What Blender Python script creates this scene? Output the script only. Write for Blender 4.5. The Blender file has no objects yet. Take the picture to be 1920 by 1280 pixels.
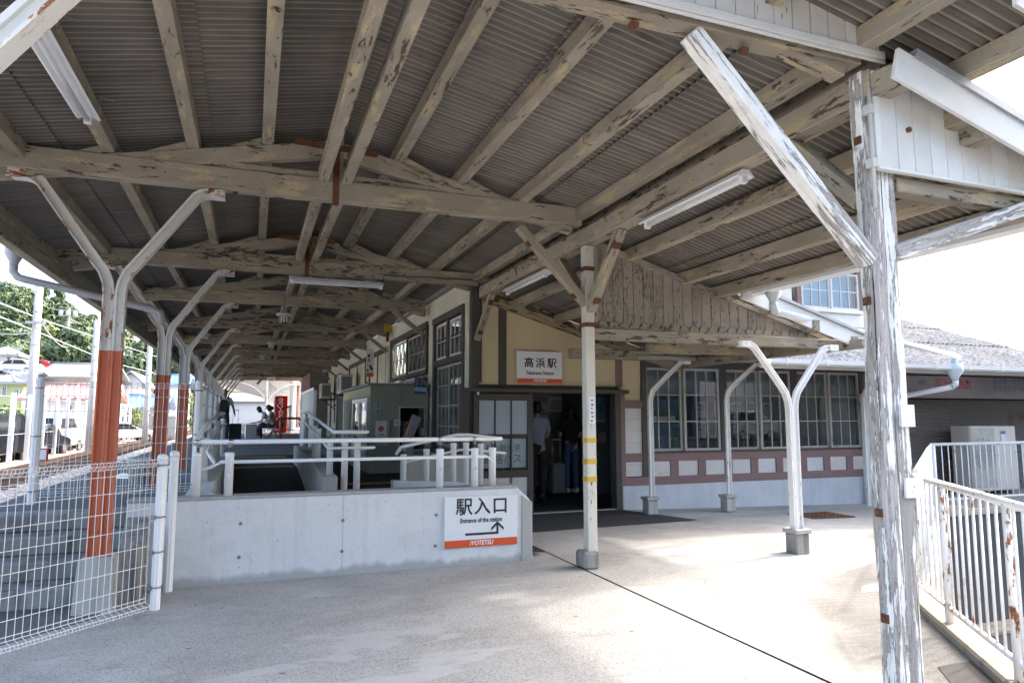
import bpy, bmesh, math, random
from mathutils import Vector, Matrix
R = math.radians
rnd = random.Random(7)
S = bpy.context.scene
COL = S.collection

# ------------------------------------------------------------------ camera
CAM_H = 1.45
PITCH = math.atan(140 / 1280)
YAW = math.atan(488 / math.hypot(1280, 140))
FPX = 1280.0
cam_d = bpy.data.cameras.new("camera")
cam = bpy.data.objects.new("camera", cam_d)
COL.objects.link(cam)
cam.location = (0, 0, CAM_H)
cam.rotation_euler = (math.pi / 2 + PITCH, 0, -YAW)
cam_d.sensor_width = 36
cam_d.lens = 36 * FPX / 1920
cam_d.clip_start = 0.05
cam_d.clip_end = 1500
S.camera = cam

# ------------------------------------------------------------------ sky, sun, exposure
SUN_TO = Vector((1.15, 0.25, 1.0)).normalized()      # direction towards the sun
w = bpy.data.worlds.new("World")
S.world = w
w.use_nodes = True
wn = w.node_tree
bg = wn.nodes["Background"]
sky = wn.nodes.new("ShaderNodeTexSky")
sky.sky_type = 'NISHITA'
sky.sun_disc = False
sky.sun_elevation = math.asin(SUN_TO.z)
sky.sun_rotation = math.atan2(SUN_TO.x, SUN_TO.y)
sky.air_density = 1.0
sky.dust_density = 5.0
sky.ozone_density = 1.0
wn.links.new(sky.outputs[0], bg.inputs[0])
bg.inputs[1].default_value = 0.15
sun_d = bpy.data.lights.new("sun", 'SUN')
sun_d.energy = .65
sun_d.angle = R(2.5)
sun_d.color = (1.0, 0.955, 0.89)
sun = bpy.data.objects.new("sun", sun_d)
COL.objects.link(sun)
sun.rotation_euler = (-SUN_TO).to_track_quat('-Z', 'Y').to_euler()
S.view_settings.view_transform = 'Standard'
S.view_settings.look = 'None'
S.view_settings.exposure = 2.6
S.view_settings.gamma = 1.0
S.render.engine = 'CYCLES'
S.cycles.max_bounces = 8
S.cycles.diffuse_bounces = 5
S.cycles.transparent_max_bounces = 16
S.cycles.use_denoising = True
S.cycles.sample_clamp_indirect = 6
S.cycles.caustics_reflective = False
S.cycles.caustics_refractive = False

# ------------------------------------------------------------------ measuring helpers: a sight line of the photograph met with a real plane
_fh = Vector((math.sin(YAW), math.cos(YAW), 0))
_rt = Vector((math.cos(YAW), -math.sin(YAW), 0))
_fw = _fh * math.cos(PITCH) + Vector((0, 0, 1)) * math.sin(PITCH)
_up = -_fh * math.sin(PITCH) + Vector((0, 0, 1)) * math.cos(PITCH)
_C = Vector((0, 0, CAM_H))
def _ray(u, v): return _fw * FPX + _rt * (u - 960) - _up * (v - 640)
def ay(u, v, y):
    d = _ray(u, v); return _C + d * (y / d.y)
def ax(u, v, x):
    d = _ray(u, v); return _C + d * (x / d.x)
def az(u, v, z):
    d = _ray(u, v); return _C + d * ((z - CAM_H) / d.z)

# ------------------------------------------------------------------ mesh builder
class MB:
    def __init__(s): s.v = []; s.f = []; s.g = []; s.mi = []; s.cur = 0; s.sm = []
    def add(s, vs, fs, gs=None, smooth=False):
        b = len(s.v)
        s.v += [Vector(p) for p in vs]
        s.g += [tuple(g) for g in (gs or vs)]
        for f in fs:
            s.f.append([b + i for i in f]); s.mi.append(s.cur); s.sm.append(smooth)
        return s
    def box(s, x0, x1, y0, y1, z0, z1):
        vs = [(x, y, z) for x in (x0, x1) for y in (y0, y1) for z in (z0, z1)]
        d = (abs(x1 - x0), abs(y1 - y0), abs(z1 - z0)); k = d.index(max(d))
        o = [rnd.uniform(0, 30) for _ in range(3)]
        gs = []
        for p in vs:
            q = [p[k], p[(k + 1) % 3], p[(k + 2) % 3]]
            gs.append((q[0] + o[0], q[1] + o[1], q[2] + o[2]))
        return s.add(vs, [(0, 1, 3, 2), (4, 6, 7, 5), (0, 4, 5, 1), (2, 3, 7, 6), (0, 2, 6, 4), (1, 5, 7, 3)], gs)
    def beam(s, p0, p1, w_, h, up=(0, 0, 1)):
        p0 = Vector(p0); p1 = Vector(p1); d = (p1 - p0); L = d.length; d.normalize()
        u = Vector(up); a = d.cross(u)
        if a.length < 1e-4: a = d.cross(Vector((0, 1, 0)))
        a.normalize(); b = a.cross(d).normalized()
        o = [rnd.uniform(0, 30) for _ in range(3)]
        vs = []; gs = []
        for t, p in ((0, p0), (L, p1)):
            for sa in (-1, 1):
                for sb in (-1, 1):
                    vs.append(p + a * sa * w_ / 2 + b * sb * h / 2)
                    gs.append((t + o[0], sa * w_ / 2 + o[1], sb * h / 2 + o[2]))
        return s.add(vs, [(0, 1, 3, 2), (4, 6, 7, 5), (0, 4, 5, 1), (2, 3, 7, 6), (0, 2, 6, 4), (1, 5, 7, 3)], gs)
    def tube(s, pts, r, n=8, caps=True):
        pts = [Vector(p) for p in pts]; k = len(pts)
        rs = r if isinstance(r, (list, tuple)) else [r] * k
        ref = None; rings = []; gs = []; L = 0
        o = rnd.uniform(0, 30)
        for i in range(k):
            t = (pts[min(i + 1, k - 1)] - pts[max(i - 1, 0)]).normalized()
            if ref is None:
                ref = Vector((0, 0, 1)) if abs(t.z) < .9 else Vector((1, 0, 0))
            a = t.cross(ref).normalized(); b = a.cross(t).normalized(); ref = b
            if i: L += (pts[i] - pts[i - 1]).length
            for j in range(n):
                q = 2 * math.pi * j / n
                off = a * math.cos(q) * rs[i] + b * math.sin(q) * rs[i]
                rings.append(pts[i] + off)
                gs.append((L + o, math.cos(q) * rs[i] + o, math.sin(q) * rs[i]))
        fs = []
        for i in range(k - 1):
            for j in range(n):
                fs.append((i * n + j, i * n + (j + 1) % n, (i + 1) * n + (j + 1) % n, (i + 1) * n + j))
        s.add(rings, fs, gs, smooth=n > 5)
        if caps:
            b0 = len(s.v) - len(rings)
            s.f.append([b0 + j for j in range(n)][::-1]); s.mi.append(s.cur); s.sm.append(False)
            s.f.append([b0 + (k - 1) * n + j for j in range(n)]); s.mi.append(s.cur); s.sm.append(False)
        return s
    def prism(s, poly, vec):
        vec = Vector(vec); n = len(poly); poly = [Vector(p) for p in poly]
        vs = poly + [p + vec for p in poly]
        fs = [list(range(n))[::-1], list(range(n, 2 * n))] + [(i, (i + 1) % n, n + (i + 1) % n, n + i) for i in range(n)]
        o = rnd.uniform(0, 30)
        d = [max(p[i] for p in vs) - min(p[i] for p in vs) for i in range(3)]; k = d.index(max(d))
        gs = [(p[k] + o, p[(k + 1) % 3] + o * .7, p[(k + 2) % 3]) for p in vs]
        return s.add(vs, fs, gs)
    def quad(s, a, b, c, d): return s.add([a, b, c, d], [(0, 1, 2, 3)])
    def poly(s, pts): return s.add(pts, [tuple(range(len(pts)))])
    def lathe(s, prof, c, n=12, smooth=True):
        c = Vector(c); vs = []
        for (r, z) in prof:
            for j in range(n):
                q = 2 * math.pi * j / n
                vs.append(c + Vector((math.cos(q) * r, math.sin(q) * r, z)))
        fs = [(i * n + j, i * n + (j + 1) % n, (i + 1) * n + (j + 1) % n, (i + 1) * n + j) for i in range(len(prof) - 1) for j in range(n)]
        fs.append(tuple(range(n))[::-1]); fs.append(tuple((len(prof) - 1) * n + j for j in range(n)))
        return s.add(vs, fs, None, smooth)
    def sphere(s, c, rx, ry, rz, n=10, m=7, rot=None):
        c = Vector(c); vs = []; fs = []
        for i in range(m + 1):
            th = math.pi * i / m
            for j in range(n):
                q = 2 * math.pi * j / n
                p = Vector((rx * math.sin(th) * math.cos(q), ry * math.sin(th) * math.sin(q), rz * math.cos(th)))
                if rot: p = rot @ p
                vs.append(c + p)
        for i in range(m):
            for j in range(n):
                fs.append((i * n + j, (i + 1) * n + j, (i + 1) * n + (j + 1) % n, i * n + (j + 1) % n))
        return s.add(vs, fs, None, True)
    def sweep(s, pts, prof, binorm=(0, 1, 0)):
        """profile points (n, b): n along the in-plane normal (right of travel), b along binorm"""
        pts = [Vector(p) for p in pts]; B = Vector(binorm).normalized(); k = len(pts); m = len(prof)
        vs = []; gs = []; L = 0; o = rnd.uniform(0, 30)
        for i in range(k):
            t0 = (pts[i] - pts[i - 1]).normalized() if i else (pts[1] - pts[0]).normalized()
            t1 = (pts[i + 1] - pts[i]).normalized() if i < k - 1 else t0
            t = (t0 + t1).normalized(); N = t.cross(B).normalized()
            sc = 1 / max(.5, t.dot(t0))
            if i: L += (pts[i] - pts[i - 1]).length
            for (a, b) in prof:
                vs.append(pts[i] + N * a * sc + B * b); gs.append((L + o, a + o, b))
        fs = [(i * m + j, i * m + (j + 1) % m, (i + 1) * m + (j + 1) % m, (i + 1) * m + j) for i in range(k - 1) for j in range(m)]
        fs += [tuple(range(m))[::-1], tuple((k - 1) * m + j for j in range(m))]
        return s.add(vs, fs, gs)
    def build(s, name, mats, parent=None, bevel=0.0):
        if not isinstance(mats, (list, tuple)): mats = [mats]
        off = Vector((0, 0, 0))
        if parent is not None:
            q = parent
            while q is not None: off += q.location; q = q.parent
        else:
            xs = [p.x for p in s.v]; ys = [p.y for p in s.v]; zs = [p.z for p in s.v]
            off = Vector(((min(xs) + max(xs)) / 2, (min(ys) + max(ys)) / 2, min(zs)))
        me = bpy.data.meshes.new(name)
        me.from_pydata([p - off for p in s.v], [], s.f)
        for m in mats: me.materials.append(m)
        me.polygons.foreach_set("material_index", s.mi)
        me.polygons.foreach_set("use_smooth", s.sm)
        at = me.attributes.new("gc", 'FLOAT_VECTOR', 'POINT')
        at.data.foreach_set("vector", [c for g in s.g for c in g])
        bm = bmesh.new(); bm.from_mesh(me); bmesh.ops.recalc_face_normals(bm, faces=bm.faces); bm.to_mesh(me); bm.free()
        o = bpy.data.objects.new(name, me)
        COL.objects.link(o)
        if parent is not None: o.parent = parent
        else: o.location = off
        if bevel:
            b = o.modifiers.new("bevel", 'BEVEL'); b.width = bevel; b.segments = 1; b.limit_method = 'ANGLE'
        return o

def thing(name, label, cat, loc=(0, 0, 0), group=None):
    o = bpy.data.objects.new(name, None); COL.objects.link(o)
    o.empty_display_size = .1; o.location = loc
    o["label"] = label; o["category"] = cat
    if group: o["group"] = group
    return o
def tag(o, label, cat, group=None):
    o["label"] = label; o["category"] = cat
    if group: o["group"] = group
    return o
def struct(o): o["kind"] = "structure"; return o
def stuff(o): o["kind"] = "stuff"; return o
def dup(root, loc, label=None):
    r = root.copy(); COL.objects.link(r); r.location = loc
    if label: r["label"] = label
    for ch in list(root.children):
        c = ch.copy(); COL.objects.link(c); c.parent = r
        for g in ch.children:
            d = g.copy(); COL.objects.link(d); d.parent = c
    return r

# ------------------------------------------------------------------ materials
class NT:
    def __init__(s, name):
        s.m = bpy.data.materials.new(name); s.m.use_nodes = True
        s.t = s.m.node_tree; s.b = s.t.nodes["Principled BSDF"]
    def n(s, typ, **kw):
        x = s.t.nodes.new(typ)
        for k, v in kw.items(): setattr(x, k, v)
        return x
    def l(s, a, b): s.t.links.new(a, b)
    def attr(s, name="gc"): return s.n("ShaderNodeAttribute", attribute_name=name).outputs["Vector"]
    def objc(s): return s.n("ShaderNodeTexCoord").outputs["Object"]
    def map(s, vec, sc=(1, 1, 1), loc=(0, 0, 0), rot=(0, 0, 0)):
        x = s.n("ShaderNodeMapping"); s.l(vec, x.inputs[0])
        x.inputs["Scale"].default_value = sc; x.inputs["Location"].default_value = loc; x.inputs["Rotation"].default_value = rot
        return x.outputs[0]
    def noise(s, vec, scale, detail=4, rough=.55, dist=0.):
        x = s.n("ShaderNodeTexNoise"); s.l(vec, x.inputs["Vector"])
        x.inputs["Scale"].default_value = scale; x.inputs["Detail"].default_value = detail
        x.inputs["Roughness"].default_value = rough; x.inputs["Distortion"].default_value = dist
        return x.outputs["Fac"]
    def ramp(s, fac, stops, interp='LINEAR'):
        x = s.n("ShaderNodeValToRGB"); s.l(fac, x.inputs[0]); cr = x.color_ramp; cr.interpolation = interp
        while len(cr.elements) < len(stops): cr.elements.new(.5)
        for e, (p, c) in zip(cr.elements, stops):
            e.position = p; e.color = (c, c, c, 1) if not isinstance(c, tuple) else (*c[:3], 1)
        return x.outputs[0]
    def mix(s, fac, a, b, mode='MIX'):
        x = s.n("ShaderNodeMix", data_type='RGBA', blend_type=mode)
        for i, q in ((0, fac), (6, a), (7, b)):
            if isinstance(q, (int, float)): x.inputs[i].default_value = q if i == 0 else (q, q, q, 1)
            elif isinstance(q, tuple): x.inputs[i].default_value = (*q[:3], 1)
            else: s.l(q, x.inputs[i])
        return x.outputs[2]
    def math(s, op, a, b=0.):
        x = s.n("ShaderNodeMath", operation=op)
        for i, q in ((0, a), (1, b)):
            if isinstance(q, (int, float)): x.inputs[i].default_value = q
            else: s.l(q, x.inputs[i])
        return x.outputs[0]
    def sep(s, vec):
        x = s.n("ShaderNodeSeparateXYZ"); s.l(vec, x.inputs[0]); return x.outputs
    def bump(s, h, strength=.3, dist=.01, prev=None):
        x = s.n("ShaderNodeBump"); s.l(h, x.inputs["Height"])
        x.inputs["Strength"].default_value = strength; x.inputs["Distance"].default_value = dist
        if prev is not None: s.l(prev, x.inputs["Normal"])
        return x.outputs[0]
    def fin(s, col=None, rough=.6, metal=0., nrm=None, spec=.5):
        if col is not None:
            if isinstance(col, tuple): s.b.inputs["Base Color"].default_value = (*col[:3], 1)
            else: s.l(col, s.b.inputs["Base Color"])
        if isinstance(rough, (int, float)): s.b.inputs["Roughness"].default_value = rough
        else: s.l(rough, s.b.inputs["Roughness"])
        s.b.inputs["Metallic"].default_value = metal
        s.b.inputs["Specular IOR Level"].default_value = spec
        if nrm is not None: s.l(nrm, s.b.inputs["Normal"])
        return s.m

def plain(name, col, rough=.5, metal=0., vary=.12, scale=6, bump=0.0):
    k = NT(name); v = k.objc()
    n = k.noise(v, scale, 5, .6)
    c = k.mix(k.ramp(n, [(.3, 1 - vary), (.7, 1 + vary * .4)]), (0, 0, 0), col, 'MIX') if False else k.mix(1.0, col, k.ramp(n, [(.25, 1 - vary), (.75, 1.0)]), 'MULTIPLY')
    nr = k.bump(k.noise(v, scale * 8, 4), bump, .005) if bump else None
    return k.fin(c, rough, metal, nr)

def peel(name, paint, primer, wood, chip=.60, prim=.58, stretch=(1.3, 6, 6), rough=.75, chipscale=5., dirt=.25, grime=(.5, .45, .38)):
    """flaking oil paint: wood shows in chips, an older coat in patches; gc runs along the timber"""
    k = NT(name); g = k.attr()
    a = k.map(g, stretch)
    big = k.noise(a, 1.1, 3, .5)
    n1 = k.noise(a, chipscale, 9, .68, .25)
    n1 = k.math('ADD', k.math('MULTIPLY', n1, .72), k.math('MULTIPLY', big, .28))
    chipm = k.ramp(n1, [(chip, 0.), (chip + .012, 1.)])
    n2 = k.noise(k.map(a, (1, 1, 1), (7, 3, 1)), 2.0, 3, .5)
    n3 = k.noise(k.map(g, (14, 30, 30)), 4.5, 7, .75)
    n2 = k.math('ADD', k.math('MULTIPLY', n2, .55), k.math('MULTIPLY', n3, .45))
    prm = k.ramp(n2, [(prim - .004, 0.), (prim + .012, .85)])
    grain = k.noise(k.map(g, (3, 60, 60)), 2.2, 6, .6)
    woodc = k.mix(k.ramp(grain, [(.3, 0.), (.7, 1.)]), tuple(c * .5 for c in wood), tuple(c * 1.35 for c in wood))
    dn = k.noise(g, 1.7, 5, .6)
    pc = k.mix(k.ramp(dn, [(.35, dirt), (.7, 0.)]), paint, tuple(p * q for p, q in zip(paint, grime)))
    fine = k.noise(g, 60, 4, .7)
    pc = k.mix(k.ramp(fine, [(.62, 0.), (.75, .5)]), pc, tuple(p * .45 for p in paint))
    c = k.mix(prm, pc, primer)
    c = k.mix(chipm, c, woodc)
    nb = k.bump(k.math('MULTIPLY', chipm, -1.), .9, .006)
    nb = k.bump(grain, .25, .006, nb)
    return k.fin(c, rough, 0, nb, .3)

def postmat():
    """bare silvery timber with vertical drying cracks and the last flakes of white paint"""
    k = NT('bare_post_paint'); g = k.attr()
    gr = k.noise(k.map(g, (1.6, 70, 70)), 2.0, 7, .65)
    wide = k.noise(k.map(g, (.5, 16, 16)), 1.5, 4, .5)
    wood = k.mix(k.ramp(gr, [(.3, 0.), (.7, 1.)]), (.27, .245, .225), (.54, .51, .485))
    wood = k.mix(k.ramp(wide, [(.35, .7), (.6, 0.)]), wood, (.31, .275, .245))
    cr = k.noise(k.map(g, (.35, 34, 34), (5, 2, 9)), 1.6, 5, .6)
    crm = k.ramp(cr, [(.345, 1.), (.37, 0.)])
    a = k.map(g, (1.7, 17, 17)); f1 = k.noise(a, 2.3, 10, .74, .05); f2 = k.noise(k.map(g, (.55, 7, 7), (3, 8, 1)), 1.5, 4, .55)
    t = k.math('ADD', k.math('MULTIPLY', f1, .62), k.math('MULTIPLY', f2, .38))
    z = k.sep(g)[0]
    fl = k.ramp(t, [(.490, 0.), (.498, 1.)])
    edge = k.ramp(t, [(.465, 0.), (.489, .7), (.495, 0.)])
    pc = k.mix(k.ramp(k.noise(g, 9, 4), [(.35, .6), (.6, 0.)]), (.78, .775, .745), (.63, .615, .56))
    c = k.mix(edge, wood, (.15, .135, .125))
    c = k.mix(fl, c, pc)
    c = k.mix(crm, c, (.045, .04, .038))
    nb = k.bump(fl, .9, .006); nb = k.bump(gr, .35, .006, nb); nb = k.bump(crm, -.9, .01, nb)
    return k.fin(c, .8, 0, nb, .25)
M = {}
M['taupe'] = peel('taupe_paint', (.35, .315, .252), (.46, .375, .22), (.11, .08, .058), .578, .556, dirt=.5)
M['taupe_dark'] = peel('taupe_paint_weathered', (.305, .272, .215), (.40, .325, .195), (.085, .06, .045), .555, .56, dirt=.5)
M['board'] = peel('gable_board_paint', (.33, .295, .25), (.40, .33, .2), (.16, .135, .11), .548, .592, (2.2, 7, 7), chipscale=8)
M['whiteboard'] = peel('white_board_paint', (.74, .74, .72), (.55, .5, .42), (.22, .2, .18), .665, .68, (1.2, 9, 9), dirt=.6, grime=(.72, .68, .62))
M['trimwood'] = peel('white_trim_paint', (.60, .59, .56), (.50, .42, .28), (.2, .18, .16), .62, .63)
M['postwood'] = postmat()
M['postcream'] = peel('cream_post_paint', (.62, .60, .54), (.55, .46, .30), (.13, .10, .08), .60, .66, (1.2, 8, 8), chipscale=6)
M['darkwood'] = peel('dark_timber_paint', (.085, .078, .072), (.30, .24, .19), (.16, .12, .10), .60, .66)
M['bargewood'] = peel('eave_timber_paint', (.40, .325, .18), (.42, .34, .2), (.06, .052, .045), .52, .7, chipscale=3.5)
M['mauve'] = peel('mauve_timber_paint', (.24, .155, .15), (.33, .27, .24), (.13, .10, .09), .64, .66)
M['lathboard'] = peel('white_wainscot_paint', (.62, .61, .6), (.5, .48, .45), (.22, .2, .18), .63, .7, (1, 8, 8))
M['sash'] = peel('sash_paint', (.42, .41, .38), (.35, .32, .27), (.16, .13, .11), .60, .66)
M['sashwhite'] = peel('sash_white_paint', (.62, .61, .59), (.5, .47, .42), (.2, .17, .15), .62, .68)

def slate(name, base, dark, ax=1, lichen=0., crest=0.):
    """old corrugated slate: every sheet has its own tone, streaks run down the ribs"""
    k = NT(name); v = k.objc(); q = k.sep(v)
    st = k.noise(k.map(v, (.35, 7, 1) if ax else (7, .35, 1)), 3.0, 6, .65)
    cell = k.n("ShaderNodeTexWhiteNoise", noise_dimensions='1D'); k.l(k.math('FLOOR', k.math('MULTIPLY', q[1 if ax else 0], 1.35)), cell.inputs["W"])
    big = k.noise(v, .8, 4, .6); fine = k.noise(v, 70, 3, .7)
    c = k.mix(k.ramp(st, [(.3, 0.), (.72, 1.)]), dark, base)
    c = k.mix(k.math('MULTIPLY', cell.outputs[0], .75), c, tuple(x * .62 for x in base))
    c = k.mix(k.ramp(big, [(.4, .7), (.6, 0.)]), c, tuple(x * .45 for x in base))
    dr = k.noise(k.map(v, (.9, 5, 1) if ax else (5, .9, 1), (3, 1, 2)), 1.4, 6, .7); c = k.mix(k.ramp(dr, [(.58, 0.), (.70, .75)]), c, tuple(x * .3 for x in base))
    c = k.mix(k.ramp(fine, [(.66, 0.), (.74, .6)]), c, tuple(min(1, x * 1.8) for x in base))
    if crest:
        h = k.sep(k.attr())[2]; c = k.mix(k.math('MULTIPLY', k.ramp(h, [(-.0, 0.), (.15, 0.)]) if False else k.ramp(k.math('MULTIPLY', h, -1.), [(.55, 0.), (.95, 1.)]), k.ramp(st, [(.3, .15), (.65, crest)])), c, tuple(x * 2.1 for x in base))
    if lichen:
        sp = k.noise(v, 16, 6, .75); c = k.mix(k.ramp(sp, [(.5, 0.), (.56, lichen)]), c, (.09, .085, .08))
    return k.fin(c, .85, 0, k.bump(fine, .25, .003), .2)
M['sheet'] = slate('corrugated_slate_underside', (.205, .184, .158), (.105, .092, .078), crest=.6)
M['roofslate'] = slate('weathered_slate_roof', (.52, .51, .49), (.2, .195, .19), 0, .85)

def ground_mat():
    k = NT('worn_concrete_paving'); v = k.objc()
    big = k.noise(v, .55, 5, .6, .4); mid = k.noise(v, 2.3, 5, .62)
    sp = k.n("ShaderNodeTexVoronoi"); k.l(v, sp.inputs["Vector"]); sp.inputs["Scale"].default_value = 52
    spk = k.ramp(sp.outputs["Distance"], [(.2, 1.), (.42, 0.)])
    spk = k.math('MULTIPLY', spk, k.ramp(k.noise(v, 30, 3, .7), [(.34, 0.), (.5, 1.)]))
    fine = k.noise(v, 110, 4, .75)
    c = k.mix(k.ramp(big, [(.33, 0.), (.66, 1.)]), (.40, .393, .372), (.50, .492, .472))
    c = k.mix(k.ramp(mid, [(.42, .4), (.6, 0.)]), c, (.345, .337, .318))
    patch = k.noise(k.map(v, (.5, 1.2, 1), (4, 9, 0)), 1.3, 3, .5, .3)
    c = k.mix(k.ramp(patch, [(.62, 0.), (.66, .5)]), c, (.47, .475, .48))
    c = k.mix(k.ramp(fine, [(.35, .5), (.55, 0.)]), c, (.24, .23, .215))
    st = k.noise(k.map(v, (.8, 1.5, 1), (2, 5, 0)), .9, 6, .62, .5); c = k.mix(k.ramp(st, [(.49, 0.), (.62, .6)]), c, (.285, .277, .26))
    dk = k.noise(k.map(v, (1, 2.2, 1), (11, 4, 0)), 2.6, 6, .7, .6); c = k.mix(k.ramp(dk, [(.60, 0.), (.70, .55)]), c, (.22, .213, .2))
    c = k.mix(k.math('MULTIPLY', spk, .62), c, (.13, .125, .12))
    lt = k.noise(v, 75, 3, .7); c = k.mix(k.ramp(lt, [(.56, 0.), (.68, .7)]), c, (.62, .61, .59))
    pit = k.n("ShaderNodeTexVoronoi"); k.l(k.map(v, (1, 1.6, 1)), pit.inputs["Vector"]); pit.inputs["Scale"].default_value = 3.1
    pm = k.ramp(pit.outputs["Distance"], [(.045, 1.), (.075, 0.)])
    c = k.mix(k.math('MULTIPLY', pm, .8), c, (.10, .095, .09))
    pt = k.noise(k.map(v, (.55, 1.3, 1), (4, 9, 0)), 1.25, 4, .55, .4); c = k.mix(k.ramp(pt, [(.585, 0.), (.615, .62)]), c, (.47, .472, .47))
    nb = k.bump(fine, .5, .006); nb = k.bump(spk, -.3, .004, nb)
    return k.fin(c, .9, 0, nb, .2)
M['ground'] = ground_mat()
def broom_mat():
    k = NT('darker_broom_lined_concrete'); v = k.objc(); fr = k.sep(k.attr())[2]
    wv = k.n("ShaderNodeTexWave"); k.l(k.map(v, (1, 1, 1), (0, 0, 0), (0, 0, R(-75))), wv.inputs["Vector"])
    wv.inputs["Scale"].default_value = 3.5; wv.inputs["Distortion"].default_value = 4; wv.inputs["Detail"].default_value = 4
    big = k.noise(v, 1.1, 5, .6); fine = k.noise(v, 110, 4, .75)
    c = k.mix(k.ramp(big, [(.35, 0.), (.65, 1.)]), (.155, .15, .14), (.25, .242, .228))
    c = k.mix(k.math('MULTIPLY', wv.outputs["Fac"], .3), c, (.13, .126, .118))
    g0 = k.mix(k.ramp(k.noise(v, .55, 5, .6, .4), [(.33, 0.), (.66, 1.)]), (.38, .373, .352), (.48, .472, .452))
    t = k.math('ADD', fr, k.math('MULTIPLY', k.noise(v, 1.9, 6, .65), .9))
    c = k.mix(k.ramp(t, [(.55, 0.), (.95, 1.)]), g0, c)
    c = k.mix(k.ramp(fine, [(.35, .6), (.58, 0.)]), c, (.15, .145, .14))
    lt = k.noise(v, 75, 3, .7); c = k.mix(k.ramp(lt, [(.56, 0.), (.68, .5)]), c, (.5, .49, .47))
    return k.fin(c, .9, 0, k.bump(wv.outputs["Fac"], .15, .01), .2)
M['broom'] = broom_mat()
def concrete(name, a, b, bug=.5, dirt=0.0, scale=1.2, foot=0.):
    k = NT(name); v = k.objc()
    big = k.noise(v, scale, 5, .6, .3); fine = k.noise(v, 45, 5, .7)
    c = k.mix(k.ramp(big, [(.3, 0.), (.7, 1.)]), a, b)
    vo = k.n("ShaderNodeTexVoronoi"); k.l(v, vo.inputs["Vector"]); vo.inputs["Scale"].default_value = 11
    hole = k.math('MULTIPLY', k.ramp(vo.outputs["Distance"], [(.05, 1.), (.085, 0.)]), k.ramp(k.noise(v, 3.3, 2), [(.52, 0.), (.56, bug)]))
    c = k.mix(hole, c, tuple(x * .3 for x in a))
    c = k.mix(k.ramp(fine, [(.3, .25), (.5, 0.)]), c, tuple(x * .6 for x in a))
    if dirt:
        st = k.noise(k.map(v, (3, 3, .5)), 2.2, 5, .65)
        c = k.mix(k.ramp(st, [(.48, 0.), (.68, dirt)]), c, (.07, .072, .06))
    if foot:
        z = k.sep(v)[2]; nz = k.noise(k.map(v, (1, 1, .4)), 5, 6, .7)
        m = k.math('SUBTRACT', k.math('MULTIPLY', nz, foot * 2.6), z)
        c = k.mix(k.ramp(m, [(.0, 0.), (.05, .75)]), c, (.30, .30, .29))
        st = k.noise(k.map(v, (5, 5, .35)), 2.0, 6, .7); c = k.mix(k.ramp(st, [(.54, 0.), (.70, .35)]), c, tuple(x * .68 for x in a))
        cl = k.noise(v, 2.1, 5, .6, 1.0); c = k.mix(k.ramp(cl, [(.55, 0.), (.62, .18)]), c, tuple(x * .7 for x in a))
    return k.fin(c, .85, 0, k.bump(fine, .2, .004), .25)
M['wallconc'] = concrete('smooth_fair_faced_concrete', (.60, .605, .61), (.70, .70, .705), .9, .0, foot=.07)
M['oldconc'] = concrete('old_stained_concrete', (.24, .235, .22), (.36, .35, .33), .4, .75)
M['capconc'] = concrete('grey_cap_concrete', (.34, .335, .325), (.44, .43, .42), .4, .2)
M['pedconc'] = concrete('pedestal_concrete', (.38, .37, .35), (.5, .49, .46), .4, .35)
M['plinth'] = concrete('pale_blue_grey_plinth_paint', (.46, .49, .53), (.56, .585, .62), .2, .12)
M['kerbconc'] = concrete('mossy_kerb_concrete', (.30, .26, .2), (.42, .37, .29), .5, .6)

def asphalt(name, col):
    k = NT(name); v = k.objc(); f = k.noise(v, 120, 4, .75); b = k.noise(v, 1.3, 4)
    c = k.mix(k.ramp(f, [(.35, 0.), (.65, 1.)]), tuple(x * .55 for x in col), tuple(x * 1.5 for x in col))
    c = k.mix(k.ramp(b, [(.4, .35), (.6, 0.)]), c, tuple(x * .8 for x in col))
    return k.fin(c, .9, 0, k.bump(f, .4, .006), .25)
M['asphalt'] = asphalt('road_asphalt', (.085, .085, .088))
M['rampmat'] = asphalt('dark_ramp_asphalt', (.035, .036, .042))
M['platasph'] = asphalt('platform_asphalt', (.15, .15, .155))
def ballast():
    k = NT('ballast_gravel'); v = k.objc()
    vo = k.n("ShaderNodeTexVoronoi"); k.l(v, vo.inputs["Vector"]); vo.inputs["Scale"].default_value = 11
    c = k.mix(k.ramp(vo.outputs["Color"], [(.2, 0.), (.8, 1.)]), (.42, .35, .29), (.72, .65, .57))
    c = k.mix(k.ramp(vo.outputs["Distance"], [(.35, 0.), (.7, .8)]), c, (.10, .08, .065))
    return k.fin(c, .95, 0, k.bump(vo.outputs["Distance"], -.8, .03), .1)
M['ballast'] = ballast()
M['lot'] = concrete('pale_parking_lot', (.45, .44, .42), (.6, .58, .55), .1)
M['earth'] = asphalt('hill_earth', (.035, .045, .02))

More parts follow.
